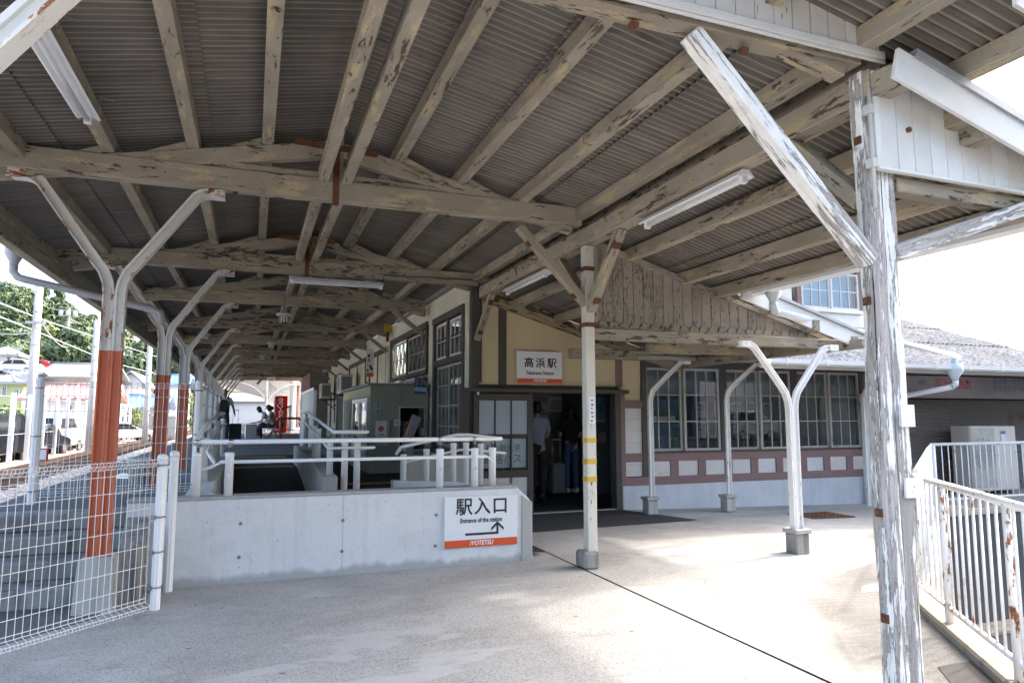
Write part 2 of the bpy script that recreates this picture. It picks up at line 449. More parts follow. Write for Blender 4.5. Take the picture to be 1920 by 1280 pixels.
def rusty(name, paint, rust=(.22, .085, .03), amount=.62, edge=.0, rough=.4, edge_at=(.04, .056)):
    k = NT(name); g = k.attr(); v = k.map(g, (1.0, 3., 3.))
    n = k.noise(v, 8, 8, .72, .1); b = k.noise(g, .9, 3)
    t = k.math('ADD', k.math('MULTIPLY', n, .8), k.math('MULTIPLY', b, .2))
    if edge:
        ab = k.math('ABSOLUTE', k.sep(g)[2]); mr = k.n('ShaderNodeMapRange'); k.l(ab, mr.inputs[0]); mr.inputs[1].default_value = edge_at[0]; mr.inputs[2].default_value = edge_at[1]; mr.inputs[4].default_value = edge; t = k.math('ADD', t, mr.outputs[0])
    halo = k.ramp(t, [(amount - .05, 0.), (amount, .55)])
    core = k.ramp(t, [(amount, 0.), (amount + .015, 1.)])
    c = k.mix(halo, paint, tuple(p * .5 + q * .5 for p, q in zip(paint, (.55, .27, .09))))
    rc = k.mix(k.ramp(k.noise(g, 40, 4), [(.3, 0.), (.7, 1.)]), tuple(x * .5 for x in rust), tuple(x * 1.5 for x in rust))
    c = k.mix(core, c, rc)
    return k.fin(c, k.ramp(core, [(0., rough), (1., .9)]), 0, k.bump(core, -.3, .003))
M['vsteel'] = rusty('rust_flecked_white_steel_paint', (.62, .605, .565), amount=.60, edge=.10)
M['vsteel2'] = rusty('bright_white_steel_paint', (.78, .775, .755), amount=.625)
M['orange'] = rusty('vermilion_steel_paint', (.52, .125, .05), (.1, .05, .03), amount=.66, rough=.35)
M['railrust'] = rusty('white_railing_paint_rusting', (.78, .775, .765), amount=.592)
M['railpost'] = rusty('white_railing_post_badly_rusted', (.78, .775, .765), amount=.535)
M['rust'] = plain('rusted_iron', (.17, .07, .03), .9, 0, .6, 25, .4)
M['railsteel'] = plain('rail_steel', (.17, .10, .065), .6, .3, .3, 10)
M['white'] = plain('white_coated_steel', (.80, .80, .80), .35, 0, .05)
M['mesh'] = plain('white_coated_wire', (.80, .80, .78), .4, 0, .04)
M['alu'] = plain('brushed_aluminium', (.62, .63, .64), .35, .9, .1)
M['steel'] = plain('stainless_clip', (.35, .35, .35), .3, .9, .2)
M['galv'] = plain('galvanised_sheet', (.42, .43, .44), .55, .3, .3, 5)
M['cream'] = concrete('cream_plaster', (.56, .475, .29), (.62, .53, .335), 0., .06, .9)
M['creamgrey'] = concrete('pale_cream_plaster', (.56, .54, .43), (.63, .61, .5), 0., .10, .9)
M['boxpaint'] = concrete('greenish_grey_booth_paint', (.30, .30, .245), (.36, .36, .29), 0., .12, .9)
M['black'] = plain('black_rubber', (.02, .02, .022), .7)
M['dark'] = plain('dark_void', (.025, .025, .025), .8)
M['bluegrey'] = plain('pale_blue_pvc', (.50, .58, .60), .35, 0, .1)
M['pvc'] = plain('white_pvc', (.74, .75, .76), .3, 0, .06)
M['greypvc'] = plain('grey_pvc', (.40, .41, .43), .4, 0, .1)
M['yellow'] = plain('yellow_band_paint', (.62, .40, .04), .6, 0, .25, 12)
M['tactile'] = plain('worn_yellow_tactile', (.36, .24, .08), .8, 0, .4, 12)
M['mat'] = plain('black_door_mat', (.045, .045, .05), .95, 0, .4, 90, .5)
M['signwhite'] = plain('sign_white', (.74, .75, .76), .3, 0, .03)
M['signred'] = plain('sign_orange_red', (.66, .085, .02), .35, 0, .04)
M['ink'] = plain('sign_black', (.02, .02, .022), .4)
M['inkwhite'] = plain('sign_letter_white', (.85, .85, .85), .4)
M['red'] = plain('red_panel', (.48, .012, .012), .3, 0, .05)
M['fascia'] = plain('shaded_fascia_board', (.24, .23, .25), .6, 0, .15)  # darkened so the colour carries the shade on the shop front
M['darkwall'] = concrete('dark_grey_retaining_wall', (.055, .055, .058), (.10, .10, .104), .2, .3)  # dark grey wall colour with faint streaks
M['bluedim'] = plain('dull_blue_grey_cladding', (.13, .155, .175), .7, 0, .2)
M['shopred'] = plain('shop_letter_red', (.42, .05, .06), .5, 0, .2)
M['shopblue'] = plain('shop_letter_blue', (.10, .12, .30), .5, 0, .2)
M['blue'] = plain('banner_blue', (.025, .08, .28), .4, 0, .08)
M['bluelight'] = plain('wave_pale_blue', (.35, .55, .75), .4)
M['yellowbox'] = plain('yellow_box_paint', (.50, .36, .02), .45)
M['green'] = plain('green_panel', (.02, .16, .085), .5)
M['orangerail'] = plain('orange_red_railing', (.40, .085, .03), .5)
M['paper'] = plain('paper', (.70, .72, .74), .7, 0, .04)
M['posterblue'] = plain('poster_blue', (.08, .22, .42), .5, 0, .5, 9)
M['acwhite'] = plain('aircon_casing', (.56, .55, .52), .45, 0, .1)
M['acdark'] = plain('aircon_grille', (.19, .19, .19), .5, 0, .15, 40)
M['redbrown'] = plain('rusty_brick_paint', (.28, .17, .15), .8, 0, .2)
M['tile'] = plain('grey_wall_tile', (.19, .18, .17), .6, 0, .25)
M['skin'] = plain('skin', (.50, .33, .24), .5, 0, .08)
M['hair'] = plain('black_hair', (.015, .013, .012), .45)
M['hairbrown'] = plain('light_brown_hair', (.30, .22, .13), .5)
M['shirtblue'] = plain('pale_blue_shirt', (.33, .37, .52), .8, 0, .1, 14)
M['shirtblack'] = plain('black_tshirt', (.018, .018, .02), .85)
M['shirtwhite'] = plain('white_tshirt', (.72, .73, .76), .8)
M['shirtgrey'] = plain('taupe_blouse', (.21, .185, .17), .85)
M['shirtpale'] = plain('pale_blue_blouse', (.42, .47, .62), .85)
M['jeans'] = plain('blue_denim', (.07, .12, .22), .85, 0, .3, 20)
M['trousers'] = plain('black_trousers', (.018, .018, .022), .8)
M['navy'] = plain('navy_trousers', (.03, .04, .07), .85)
M['silver'] = plain('silver_shell', (.46, .48, .50), .3, .5, .05)
M['bag'] = plain('black_bag', (.014, .014, .016), .7)
M['seatblue'] = plain('pale_blue_seat', (.50, .60, .64), .35)
M['tyre'] = plain('tyre', (.015, .015, .015), .8)
M['carnavy'] = plain('dark_car_paint', (.018, .02, .03), .15, .3)
M['carwhite'] = plain('white_car_paint', (.7, .7, .7), .15)
M['carred'] = plain('red_car_paint', (.4, .03, .03), .2)
M['lampred'] = plain('tail_lamp_red', (.45, .01, .02), .2)
M['carglass'] = plain('car_glass', (.02, .024, .028), .05)
M['housewhite'] = plain('white_stucco', (.72, .71, .69), .8, 0, .06)
M['housepink'] = plain('pinkish_stucco', (.56, .50, .49), .8, 0, .06)
M['housegreen'] = plain('lime_green_stucco', (.46, .50, .24), .8, 0, .06)
M['roofgrey'] = plain('grey_roof', (.26, .25, .26), .6, 0, .15)
M['rooftilegrey'] = plain('grey_roof_tile', (.30, .31, .33), .5, 0, .25, 14)
M['rooftilered'] = plain('red_roof_tile', (.50, .27, .24), .6, 0, .35, 9)
M['roofblue'] = plain('blue_roof_tile', (.17, .30, .52), .4, 0, .2)
M['pole'] = concrete('utility_pole_concrete', (.42, .41, .39), (.52, .51, .49), .2, .2)
M['sleeper'] = plain('dark_brown_post', (.045, .03, .022), .85, 0, .3)
M['wire'] = plain('pale_cable', (.45, .45, .46), .5)
M['wiredark'] = plain('dark_cable', (.06, .06, .06), .6)
M['tubewhite'] = plain('fluorescent_tube', (.70, .72, .72), .25)
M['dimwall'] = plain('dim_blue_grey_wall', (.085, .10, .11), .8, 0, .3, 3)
M['panegrey'] = plain('grey_blue_pane_backing', (.24, .265, .27), .8, 0, .1)
M['hallwall'] = plain('dim_hall_wall', (.34, .335, .32), .8, 0, .08)
M['shutter'] = None
def glass(name, tint=(.9, .95, .95), rough=.02, base=.55):
    k = NT(name); k.t.nodes.remove(k.b)
    tr = k.n("ShaderNodeBsdfTransparent"); tr.inputs[0].default_value = (*tint, 1)
    gl = k.n("ShaderNodeBsdfGlossy"); gl.inputs["Roughness"].default_value = rough; gl.inputs["Color"].default_value = (.9, .93, .95, 1)
    fr = k.n("ShaderNodeFresnel"); fr.inputs[0].default_value = 1.55
    v = k.objc(); k.l(k.bump(k.noise(v, 2.2, 2), .05, .02), gl.inputs["Normal"])
    bf = k.n("ShaderNodeNewGeometry").outputs["Backfacing"]
    k.l(k.mix(bf, tuple(tint), (1., 1., 1.)), tr.inputs[0])
    mx = k.n("ShaderNodeMixShader"); k.l(k.math('MULTIPLY', k.math('ADD', fr.outputs[0], base * .1), k.math('SUBTRACT', 1., bf)), mx.inputs[0]); k.l(tr.outputs[0], mx.inputs[1]); k.l(gl.outputs[0], mx.inputs[2])
    k.l(mx.outputs[0], k.t.nodes["Material Output"].inputs[0]); return k.m
M['glass'] = glass('window_glass', (.70, .76, .78), .01, .0)
def frost():
    k = NT('frosted_panel'); d = k.n("ShaderNodeBsdfTranslucent"); d.inputs[0].default_value = (.80, .84, .84, 1)
    k.fin((.74, .77, .77), .4); mx = k.n("ShaderNodeMixShader"); mx.inputs[0].default_value = .55
    k.l(k.b.outputs[0], mx.inputs[1]); k.l(d.outputs[0], mx.inputs[2]); k.l(mx.outputs[0], k.t.nodes["Material Output"].inputs[0]); return k.m
M['frost'] = frost()
M['frostblue'] = plain('frosted_door_pane', (.36, .40, .46), .3, 0, .12, 3)
def shutter_mat():
    k = NT('stained_roller_shutter'); v = k.objc()
    b = k.noise(k.map(v, (.9, 1, 1.2)), 1.4, 4, .6); 
    c = k.mix(k.ramp(b, [(.56, 0.), (.70, .85)]), (.215, .195, .19), (.11, .03, .022))  # base darkened for the shop front's shade, red-brown stains over it
    c = k.mix(k.ramp(k.noise(v, 30, 4), [(.4, .3), (.6, 0.)]), c, (.14, .12, .115))
    return k.fin(c, .6, .1)
M['shutter'] = shutter_mat()

# ------------------------------------------------------------------ lettering
def text_mesh(body, size, mat, parent, origin, xdir, ydir, name="lettering", align='CENTER', bold=0.0, shear=0., depth=.002, sx=1.0, spacing=1.0):
    cu = bpy.data.curves.new(name, 'FONT'); cu.body = body; cu.size = size; cu.align_x = align; cu.align_y = 'CENTER'
    cu.extrude = depth / 2; cu.offset = bold; cu.shear = shear; cu.space_character = spacing; cu.resolution_u = 3
    tmp = bpy.data.objects.new("tmp", cu); COL.objects.link(tmp)
    dg = bpy.context.evaluated_depsgraph_get()
    me = bpy.data.meshes.new_from_object(tmp.evaluated_get(dg))
    COL.objects.unlink(tmp); bpy.data.objects.remove(tmp)
    X = Vector(xdir).normalized(); Y = Vector(ydir).normalized(); Z = X.cross(Y)
    off = Vector((0, 0, 0)); q = parent
    while q is not None: off += q.location; q = q.parent
    o0 = Vector(origin) - off
    for v_ in me.vertices:
        c = v_.co; v_.co = o0 + X * c.x * sx + Y * c.y + Z * c.z
    me.materials.clear(); me.materials.append(mat)
    o = bpy.data.objects.new(name, me); COL.objects.link(o); o.parent = parent
    return o
# ================================================================== ground, roads, track
b = MB(); b.box(-420, 420, -160, 700, -3, -2.06)
struct(b.build('ground', M['asphalt']))
b = MB(); b.box(-420, 3.0, -8.98, 700, -2.2, -.40); b.box(3.0, 10.66, 9.0, 700, -2.2, -.401)
struct(b.build('upper_ground', M['lot']))
# concrete apron in front of the station (falls slightly to the right), two slabs with an open joint between them
EDGE = [(-6, -9), (-1.2, -4), (1.9, 0), (3.80, 2.5), (4.87, 3.97), (10.64, 8.31), (10.7, 9.0), (10.75, 9.62)]
def edge_x(y):
    for (x0, y0), (x1, y1) in zip(EDGE, EDGE[1:]):
        if y0 <= y <= y1: return x0 + (x1 - x0) * (y - y0) / (y1 - y0)
    return EDGE[-1][0]
def gz(x): return -.024 * max(0, x - 5.4)
YS = [-9, -4, -2, 0, 1, 2, 2.5, 3, 3.5, 3.97, 4.6, 5.4, 6.2, 7, 7.7, 8.31, 9, 9.62]
b = MB()
b.box(-3.2, 3.006, -2, 9.62, -.3, 0)
b.box(-9, 3.006, -9, -2, -.3, 0)
for y0, y1 in zip(YS, YS[1:]):
    for k in range(6):
        def px(y, k):
            e = edge_x(y) - .06
            return 3.032 + (max(e, 3.04) - 3.032) * k / 6
        q = [(px(y0, k), y0), (px(y0, k + 1), y0), (px(y1, k + 1), y1), (px(y1, k), y1)]
        b.add([(x, y, gz(x)) for x, y in q], [(0, 1, 2, 3)])
struct(b.build('paving', M['ground']))
# darker strip with broom lines along the edge, fading into the paving
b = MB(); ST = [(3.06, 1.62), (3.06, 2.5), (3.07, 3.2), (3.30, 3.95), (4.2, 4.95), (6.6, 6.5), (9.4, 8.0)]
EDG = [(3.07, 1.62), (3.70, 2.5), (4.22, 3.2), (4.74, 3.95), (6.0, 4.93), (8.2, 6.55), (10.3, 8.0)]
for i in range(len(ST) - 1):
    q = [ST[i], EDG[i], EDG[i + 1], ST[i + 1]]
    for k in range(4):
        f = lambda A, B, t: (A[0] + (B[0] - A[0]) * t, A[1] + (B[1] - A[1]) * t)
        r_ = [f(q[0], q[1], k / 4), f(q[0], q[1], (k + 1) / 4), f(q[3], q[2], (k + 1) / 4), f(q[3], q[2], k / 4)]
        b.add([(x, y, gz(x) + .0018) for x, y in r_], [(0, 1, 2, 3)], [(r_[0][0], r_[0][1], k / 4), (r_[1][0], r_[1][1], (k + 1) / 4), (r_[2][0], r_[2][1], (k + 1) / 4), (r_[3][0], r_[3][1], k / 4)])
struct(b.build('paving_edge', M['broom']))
# the lower road beyond the railing and the raised shop terrace with its retaining wall
b = MB(); b.prism([(2.0, -8.9, -2.1), (60, -8.9, -2.1), (60, 8.25, -2.1), (10.5, 8.25, -2.1), (4.9, 3.9, -2.1), (3.0, 1.0, -2.1)], (0, 0, .06)); struct(b.build('road', M['asphalt']))
b = MB(); b.box(10.66, 420, 8.33, 700, -2.2, -.10); struct(b.build('terrace', M['capconc']))
t = thing('retaining_wall', 'dark retaining wall below the railing of the shuttered shop', 'retaining wall', (20, 8.29, -2.05))
b = MB(); b.box(10.60, 60, 8.24, 8.325, -2.05, -.20); b.build('wall_face', M['darkwall'], t)
b = MB(); b.box(10.60, 60, 8.20, 8.40, -.20, -.085); b.build('coping', M['kerbconc'], t, .01)
b = MB(); b.box(10.4, 60, 7.85, 8.24, -2.04, -1.95); b.build('footing', M['kerbconc'], t, .02)
b = MB(); a_ = az(1886, 1188, -2.04); b.prism([a_, a_ + Vector((1.5, -.1, 0)), a_ + Vector((1.6, .2, 0)), a_ + Vector((.2, .32, 0))], (0, 0, .005)); struct(b.build('road_marking', M['signwhite']))
# kerb under the railing
kb = thing('kerb', 'mossy concrete kerb under the rusting white railing', 'kerb', (4.2, 3.1, -2.1))
b = MB()
pts = [(2.55, .85), (3.86, 2.58), (4.90, 4.0)]
for (x0, y0), (x1, y1) in zip(pts, pts[1:]):
    d = Vector((x1 - x0, y1 - y0, 0)).normalized(); n = Vector((d.y, -d.x, 0))
    A = Vector((x0, y0, -2.1)); B_ = Vector((x1, y1, -2.1))
    b.prism([A - n * .08, A + n * .14, B_ + n * .14, B_ - n * .08], (0, 0, 2.16))
b.build('kerb_stone', M['kerbconc'], kb, .015)
b = MB(); A = Vector((4.9, 4.02, -2.1)); B_ = Vector((10.62, 8.33, -2.1)); d = (B_ - A).normalized(); n = Vector((d.y, -d.x, 0))
b.prism([A - n * .06, A + n * .12, B_ + n * .12, B_ - n * .06], (0, 0, 2.04)); b.build('kerb_stone', M['capconc'], kb, .01)
# drain slot left of the kerb (flat dark sheet painted for its shaded depth)
b = MB(); b.prism([(3.42, 2.55, -.02), (3.72, 2.53, -.02), (4.05, 3.0, -.02), (3.78, 3.0, -.02)], (0, 0, .026)); struct(b.build('drain_channel', M['dark']))
# asphalt left of the near fence and platform
b = MB(); b.prism([(-.97, 6.24, -.02), (-.99, 5.86, -.02), (-2.75, 4.0, -.02), (-4.2, 4.0, -.02), (-4.2, 6.24, -.02)], (0, 0, .026)); struct(b.build('side_path', M['platasph']))
b = MB(); b.box(-2.28, -.56, 7.44, 60, -.38, .60); b.box(-.56, 3.0, 16.2, 60, -.38, .598); b.box(-3.0, 4.0, 60, 120, -.38, .597)
struct(b.build('platform', M['platasph']))
b = MB()
b.quad((-.32, 6.78, .16), (.78, 6.78, .16), (.78, 8.3, .26), (-.32, 8.3, .26))
b.quad((-.32, 8.3, .26), (.78, 8.3, .26), (.78, 12.0, .60), (-.32, 12.0, .60))
b.quad((-.32, 12.0, .60), (.78, 12.0, .60), (.78, 16.21, .602), (-.32, 16.21, .602))
b.quad((.78, 6.78, .14), (2.95, 6.78, .03), (2.95, 8.15, .03), (.78, 8.15, .14))
b.quad((.78, 8.15, .45), (3.0, 8.15, .45), (3.0, 16.22, .46), (.78, 16.22, .46))
b.box(.8, 2.99, 8.1, 8.14, -.2, .449)
struct(b.build('ramp', M['rampmat']))
def tact(name, x0, x1, y0, z, label):
    t = thing(name, label, 'tactile strip', ((x0 + x1) / 2, y0, z))
    q = MB(); q.box(x0, x1, y0, y0 + .27, z + .003, z + .008); q.build('base_sheet', M['tactile'], t)
    q = MB(); n = int((x1 - x0) / .07)
    for i in range(n):
        for j in range(2): q.box(x0 + .012 + i * .07, x0 + .055 + i * .07, y0 + .03 + j * .12, y0 + .12 + j * .12, z + .007, z + .014)
    q.build('raised_bars', M['tactile'], t)
tact('tactile_strip', -.25, .70, 12.15, .60, 'worn yellow tactile strip across the ramp, nearer of the two on the dark ramp')
tact('tactile_strip', -.25, .70, 15.1, .602, 'worn yellow tactile strip across the ramp top, behind the nearer strip')
tact('tactile_strip', 1.25, 2.3, 10.3, .45, 'yellow tactile strip on the floor in front of the ticket booth')
# white painted marks on the platform asphalt
b = MB()
for (u, v) in ((205, 897), (262, 880)):
    p = az(u, v, .604); b.prism([p, p + Vector((.42, -.15, 0)), p + Vector((.42, .75, 0)), p + Vector((0, .9, 0))], (0, 0, .004))
struct(b.build('platform_marking', M['signwhite']))
# tracks: ballast bed, two rails, sleepers
b = MB(); b.box(-9.0, -2.29, -20, 220, -.41, -.34); struct(b.build('ballast', M['ballast']))
tr = thing('railway_track', 'rusty railway track on pale ballast beside the platform', 'track', (-6.5, 40, -.34))
for x in (-6.0, -7.07):
    b = MB(); b.box(x - .032, x + .032, -10, 160, -.19, -.15); b.box(x - .01, x + .01, -10, 160, -.30, -.19); b.box(x - .06, x + .06, -10, 160, -.315, -.30)
    b.build('rail', M['railsteel'], tr)
b = MB(); y = 6.
while y < 120: b.box(-7.55, -5.55, y, y + .2, -.36, -.318); y += .62
b.build('sleeper_bed', M['sleeper'], tr)
b = MB(); b.box(-60, 60, -70, -9.01, -2.2, -.06); struct(b.build('forecourt', M['rampmat']))
# joint filler in the open slab joint reads dark by depth: base under it
b = MB(); b.box(2.9, 3.15, -2, 9.6, -.31, -.03); struct(b.build('joint_bed', M['earth']))
# concrete steps up to the platform
t = thing('concrete_steps', 'stained old concrete steps behind the white mesh fence', 'steps', (-1.65, 6.8, 0))
b = MB()
for i in range(4): b.box(-2.28, -.96, 6.25 + .3 * i, 7.46, .15 * i + .001, .15 * (i + 1))
b.build('step_block', M['oldconc'], t, .012)
b = MB(); b.box(-2.46, -2.285, 5.9, 7.46, 0, .66); b.build('side_wall', M['oldconc'], t, .01)
b = MB(); b.prism([(-.945, 6.2, .0), (-.945, 6.2, .40), (-.945, 6.62, .62), (-.945, 6.62, 0)], (.16, 0, 0)); b.build('stringer', M['oldconc'], t, .01)
# mat and manhole
b = MB(); b.prism([(2.98, 8.1, .003), (5.9, 8.25, .003), (5.62, 9.0, .003), (5.45, 9.55, .003), (2.98, 9.6, .003)], (0, 0, .006))
tag(b.build('door_mat', M['mat']), 'black rubber mat in front of the dark station doorway', 'mat')
t = thing('manhole_cover', 'rusty brown manhole cover in the paving by the windows', 'manhole cover', (8.2, 8.35, -.07))
b = MB(); b.box(7.8, 8.62, 8.05, 8.62, -.072, -.056); b.build('cover_plate', M['rust'], t)
b = MB()
for i in range(9):
    for j in range(6): b.box(7.84 + i * .085, 7.89 + i * .085, 8.09 + j * .085, 8.135 + j * .085, -.057, -.052)
b.build('tread_pattern', M['rust'], t)
# hill
random.seed(3)
b = MB(); NX, NY = 26, 16
def hz(x, y):
    d = max(0, (y - 70) / 110.); lat = max(0, min(1, (-14 - x) / 48.))
    return -.42 + 25 * min(1, d) ** 1.0 * (lat ** .65) + 1.6 * math.sin(x * .09) * min(1, d) + 1.2 * math.sin(y * .07 + x * .05) * min(1, d)
vs = []; fs = []
for j in range(NY):
    for i in range(NX):
        x = -230 + 330 * i / (NX - 1); y = 70 + 190 * j / (NY - 1); vs.append((x, y, hz(x, y)))
for j in range(NY - 1):
    for i in range(NX - 1): fs.append((j * NX + i, j * NX + i + 1, (j + 1) * NX + i + 1, (j + 1) * NX + i))
b.add(vs, fs, None, True); struct(b.build('hill', M['earth']))
# ================================================================== platform canopy
TY = [2.7, 6.1, 9.5, 12.3, 15.9, 19.3, 22.8, 26.3, 28.6, 32.0, 35.4, 38.8]
RX, RZ = .62, 4.05           # ridge
def rz(x): return RZ - .2 * abs(x - RX)
def corrug(b, y0, y1, xa, za, xb, zb, pitch=.066, amp=.0105, sub=6, lap=0.):
    n = max(2, int((y1 - y0) / pitch * sub)); vs = []; fs = []; gs = []
    for i in range(n + 1):
        y = y0 + pitch / sub * i; sn = math.sin(2 * math.pi * i / sub); d = amp * sn
        vs += [(xa, y, za + d), (xb, y, zb + d)]; gs += [(xa, y, sn), (xb, y, sn)]
    fs = [(2 * i, 2 * i + 1, 2 * i + 3, 2 * i + 2) for i in range(n)]
    b.add(vs, fs, gs, True)
can = thing('platform_canopy', 'long weathered wooden platform canopy with corrugated roof on trusses', 'canopy', (.4, 6.1, 3.2))
CY0, CY1 = 2.02, 40.8
for side, xs in (('l', [.60, -.40, -1.5, -2.56]), ('r', [.64, 1.72, 2.62, 3.78])):
    for i in range(3):
        b = MB(); xa, xb = xs[i], xs[i + 1]
        ext = .10 if side == 'r' else -.10
        d = -.017 * i
        y1 = CY1 if not (side == 'r' and i == 2) else 9.6
        xe = xb + (ext if i < 2 else 0)
        if side == 'r' and i == 1:
            corrug(b, CY0, 9.6, xa, rz(xa) + d, xe, rz(xe) + d)
            corrug(b, 9.6, CY1, xa, rz(xa) + d, 2.98, rz(2.98) + d)
        else:
            corrug(b, CY0 + .01 * i, y1, xa, rz(xa) + d, xe, rz(xe) + d)
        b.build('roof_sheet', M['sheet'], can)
# purlins
for x in (-2.32, -1.75, -1.15, -.54, .04, .62, 1.18, 1.79, 2.41, 3.02, 3.62):
    top = rz(x) - .034; y1 = CY1 - .1 if x < 2.9 else (9.5 if x < 3.5 else 6.0)
    b = MB(); b.beam((x, CY0 + .08, top - .06), (x, y1, top - .06 - .0), .095, .12)
    if x == -2.32: b.beam((x - .02, CY0 + .08, top - .2), (x - .02, CY1 - .1, top - .2), .11, .16)
    b.build('purlin', M['taupe'], can, .004)
for x in (.51, .71):
    for y0, y1 in zip([2.1] + TY, TY + [40.6]):
        b = MB(); b.beam((x, y0 + .07, 3.555), (x, y1 - .07, 3.555), .085, .12); b.build('ridge_tie', M['taupe'], can, .004)
for i, y in enumerate(TY):
    xr = 3.05 if y < 9.6 else 2.93
    mt = M['taupe'] if i % 2 else M['taupe_dark']
    b = MB(); b.beam((-2.40, y, 3.425), (xr, y, 3.425 + .03), .12, .185); b.build('tie_beam', mt, can, .006)
    for s, xe in ((-1, -2.1), (1, 2.95)):
        b = MB(); z0 = rz(RX) - .235; b.beam((RX + s * .06, y + .003, z0), (xe, y + .003, rz(xe) - .235), .10, .14)
        b.build('rafter', mt, can, .005)
    b = MB(); b.box(RX - .06, RX + .06, y - .055, y + .061, 3.53, rz(RX) - .03); b.build('king_post', mt, can, .005)
    for s in (-1, 1):
        b = MB(); b.beam((RX + s * .07, y, 3.56), (RX + s * 1.0, y, rz(RX + 1.0) - .30), .075, .075); b.build('strut', mt, can, .004)
        b = MB(); b.tube([(RX + s * 1.0, y, 3.5), (RX + s * 1.0, y, rz(RX + 1.0) - .27)], .009, 6); b.build('tie_rod', M['rust'], can)
        # tapered cleats on the rafter behind each purlin
        for px_ in ((.04, -.54, -1.15) if s < 0 else (1.18, 1.79, 2.41)):
            zt = rz(px_) - .165; xo = px_ + s * .05; b = MB()
            b.prism([(xo, y - .04, zt), (xo + s * .30, y - .04, zt - .06), (xo, y - .04, zt + .07)], (0, .08, 0))
            b.build('cleat', mt, can)
    if y > 9.6:
        b = MB(); b.box(2.86, 2.955, y - .05, y + .05, 3.54, 3.60); b.beam((2.15, y, 3.66), (2.86, y, 3.545), .07, .07); b.build('wall_strut', mt, can)
        b = MB(); b.beam((2.90, y, 2.95), (2.35, y, 3.36), .07, .09, (0, 1, 0)); b.build('knee_brace', mt, can)
    if i < 3:
        b = MB(); b.box(RX - .028, RX + .028, y - .068, y - .06, 3.30, 3.80); b.build('iron_strap', M['rust'], can)
        b = MB(); b.beam((RX - .36, y - .06, rz(RX) - .21), (RX + .36, y - .06, rz(RX) - .235), .012, .055); b.build('iron_strap', M['rust'], can)
        for x in (-1.65, -.45, -.2, 1.65, 2.3):
            b = MB(); b.box(x - .02, x + .02, y - .02, y + .02, 3.312, 3.335); b.build('bolt_head', M['rust'], can)
# right-hand eave: header beam carried by the posts
b = MB(); b.beam((3.14, 2.62, 3.252), (3.14, 9.46, 3.262), .15, .165); b.build('header_beam', M['taupe'], can, .006)
b = MB(); b.beam((3.235, 2.66, 3.452), (3.235, 9.46, 3.452), .05, .19); b.build('eave_board', M['taupe_dark'], can, .004)
# left fascia and gutter
b = MB(); b.beam((-2.53, CY0, 3.35), (-2.53, CY1, 3.35), .03, .17); b.build('fascia_board', M['taupe_dark'], can)
b = MB()
for (ya, yb) in ((CY0, CY1),):
    pr = [(-.06, .03), (-.055, -.02), (-.03, -.055), (.03, -.055), (.055, -.02), (.06, .03), (.05, .03), (.045, -.015), (.025, -.045), (-.025, -.045), (-.045, -.015), (-.05, .03)]
    vs = [(-2.615 + a, y, 3.40 + c) for y in (ya, yb) for a, c in pr]; m_ = len(pr)
    b.add(vs, [(k, (k + 1) % m_, m_ + (k + 1) % m_, m_ + k) for k in range(m_)])
b.build('gutter', M['greypvc'], can)
# downpipe from the gutter back under the roof to the second column
b = MB(); p0 = Vector((-2.615, 9.2, 3.36))
b.lathe([(.10, 0), (.10, -.06), (.05, -.16), (.045, -.2)], p0, 12)
b.tube([p0 + Vector((0, 0, -.17)), p0 + Vector((0, 0, -.27)), p0 + Vector((.05, 0, -.33)), p0 + Vector((.12, .0, -.35)), (-1.25, 9.45, 2.78), (-1.12, 9.46, 2.74), (-1.09, 9.46, 2.6)], .045, 10)
b.build('downpipe', M['greypvc'], can)
# near gable boarding, trim and verge board
b = MB(); x = .5
while x < 3.13:
    x1 = min(x + .118, 3.145); xm = (x + x1) / 2
    b.prism([(x + .002, 2.60, 3.41), (x1 - .002, 2.60, 3.41), (x1 - .002, 2.60, rz(x1) - .015), (x + .002, 2.60, rz(x) - .015)], (0, .018, 0)); x += .12
b.build('gable_board', M['trimwood'], can, .002)
b = MB(); b.box(.4, 3.15, 2.575, 2.60, 3.375, 3.42); b.box(.4, 3.16, 2.585, 2.60, 3.36, 3.375); b.build('gable_trim', M['trimwood'], can, .003)
b = MB(); b.prism([(3.32, CY0 - .02, rz(3.32) - .12), (3.80, CY0 - .02, rz(3.80) - .12), (3.80, CY0 - .02, rz(3.80) + .03), (3.32, CY0 - .02, rz(3.32) + .03)], (0, .02, 0)); b.build('verge_board', M['trimwood'], can)
for k in range(22):
    x = (1.18, 1.79, 2.41, -.54, -1.15)[k % 5]; y = rnd.uniform(2.9, 9.2); z = rz(x) - .03; sg = rnd.choice((-1, 1))
    b = MB(); b.tube([(x + sg * .05, y, z - .10), (x + sg * .075, y, z - .10), (x + sg * .085, y, z - .02), (x + sg * .16, y + .02, z - .012 - .2 * .07)], .005, 5); b.build('hook_bolt', M['acdark'], can)
# small rusty wire coil hung on a purlin near the gable
b = MB(); c0 = Vector((1.79, 2.82, 3.62)); pts = []
for k in range(40):
    q = k / 40 * 4 * math.pi; pts.append(c0 + Vector((.062 * math.cos(q) + .004 * k / 10, .002 * k / 10, .062 * math.sin(q))))
b.tube(pts, .006, 6); b.tube([c0 + Vector((.07, .0, 0)), c0 + Vector((.13, -.03, .09)), c0 + Vector((.15, -.05, .11))], .005, 6)
tag(b.build('wire_coil', M['rust']), 'rusty coil of wire hanging on a roof beam by the gable', 'wire coil')
b = MB(); b.sphere((.04, 3.95, 3.785), .035, .035, .03); tag(b.build('wasp_nest', M['bargewood']), 'small tan wasp nest stuck under a roof beam', 'nest')

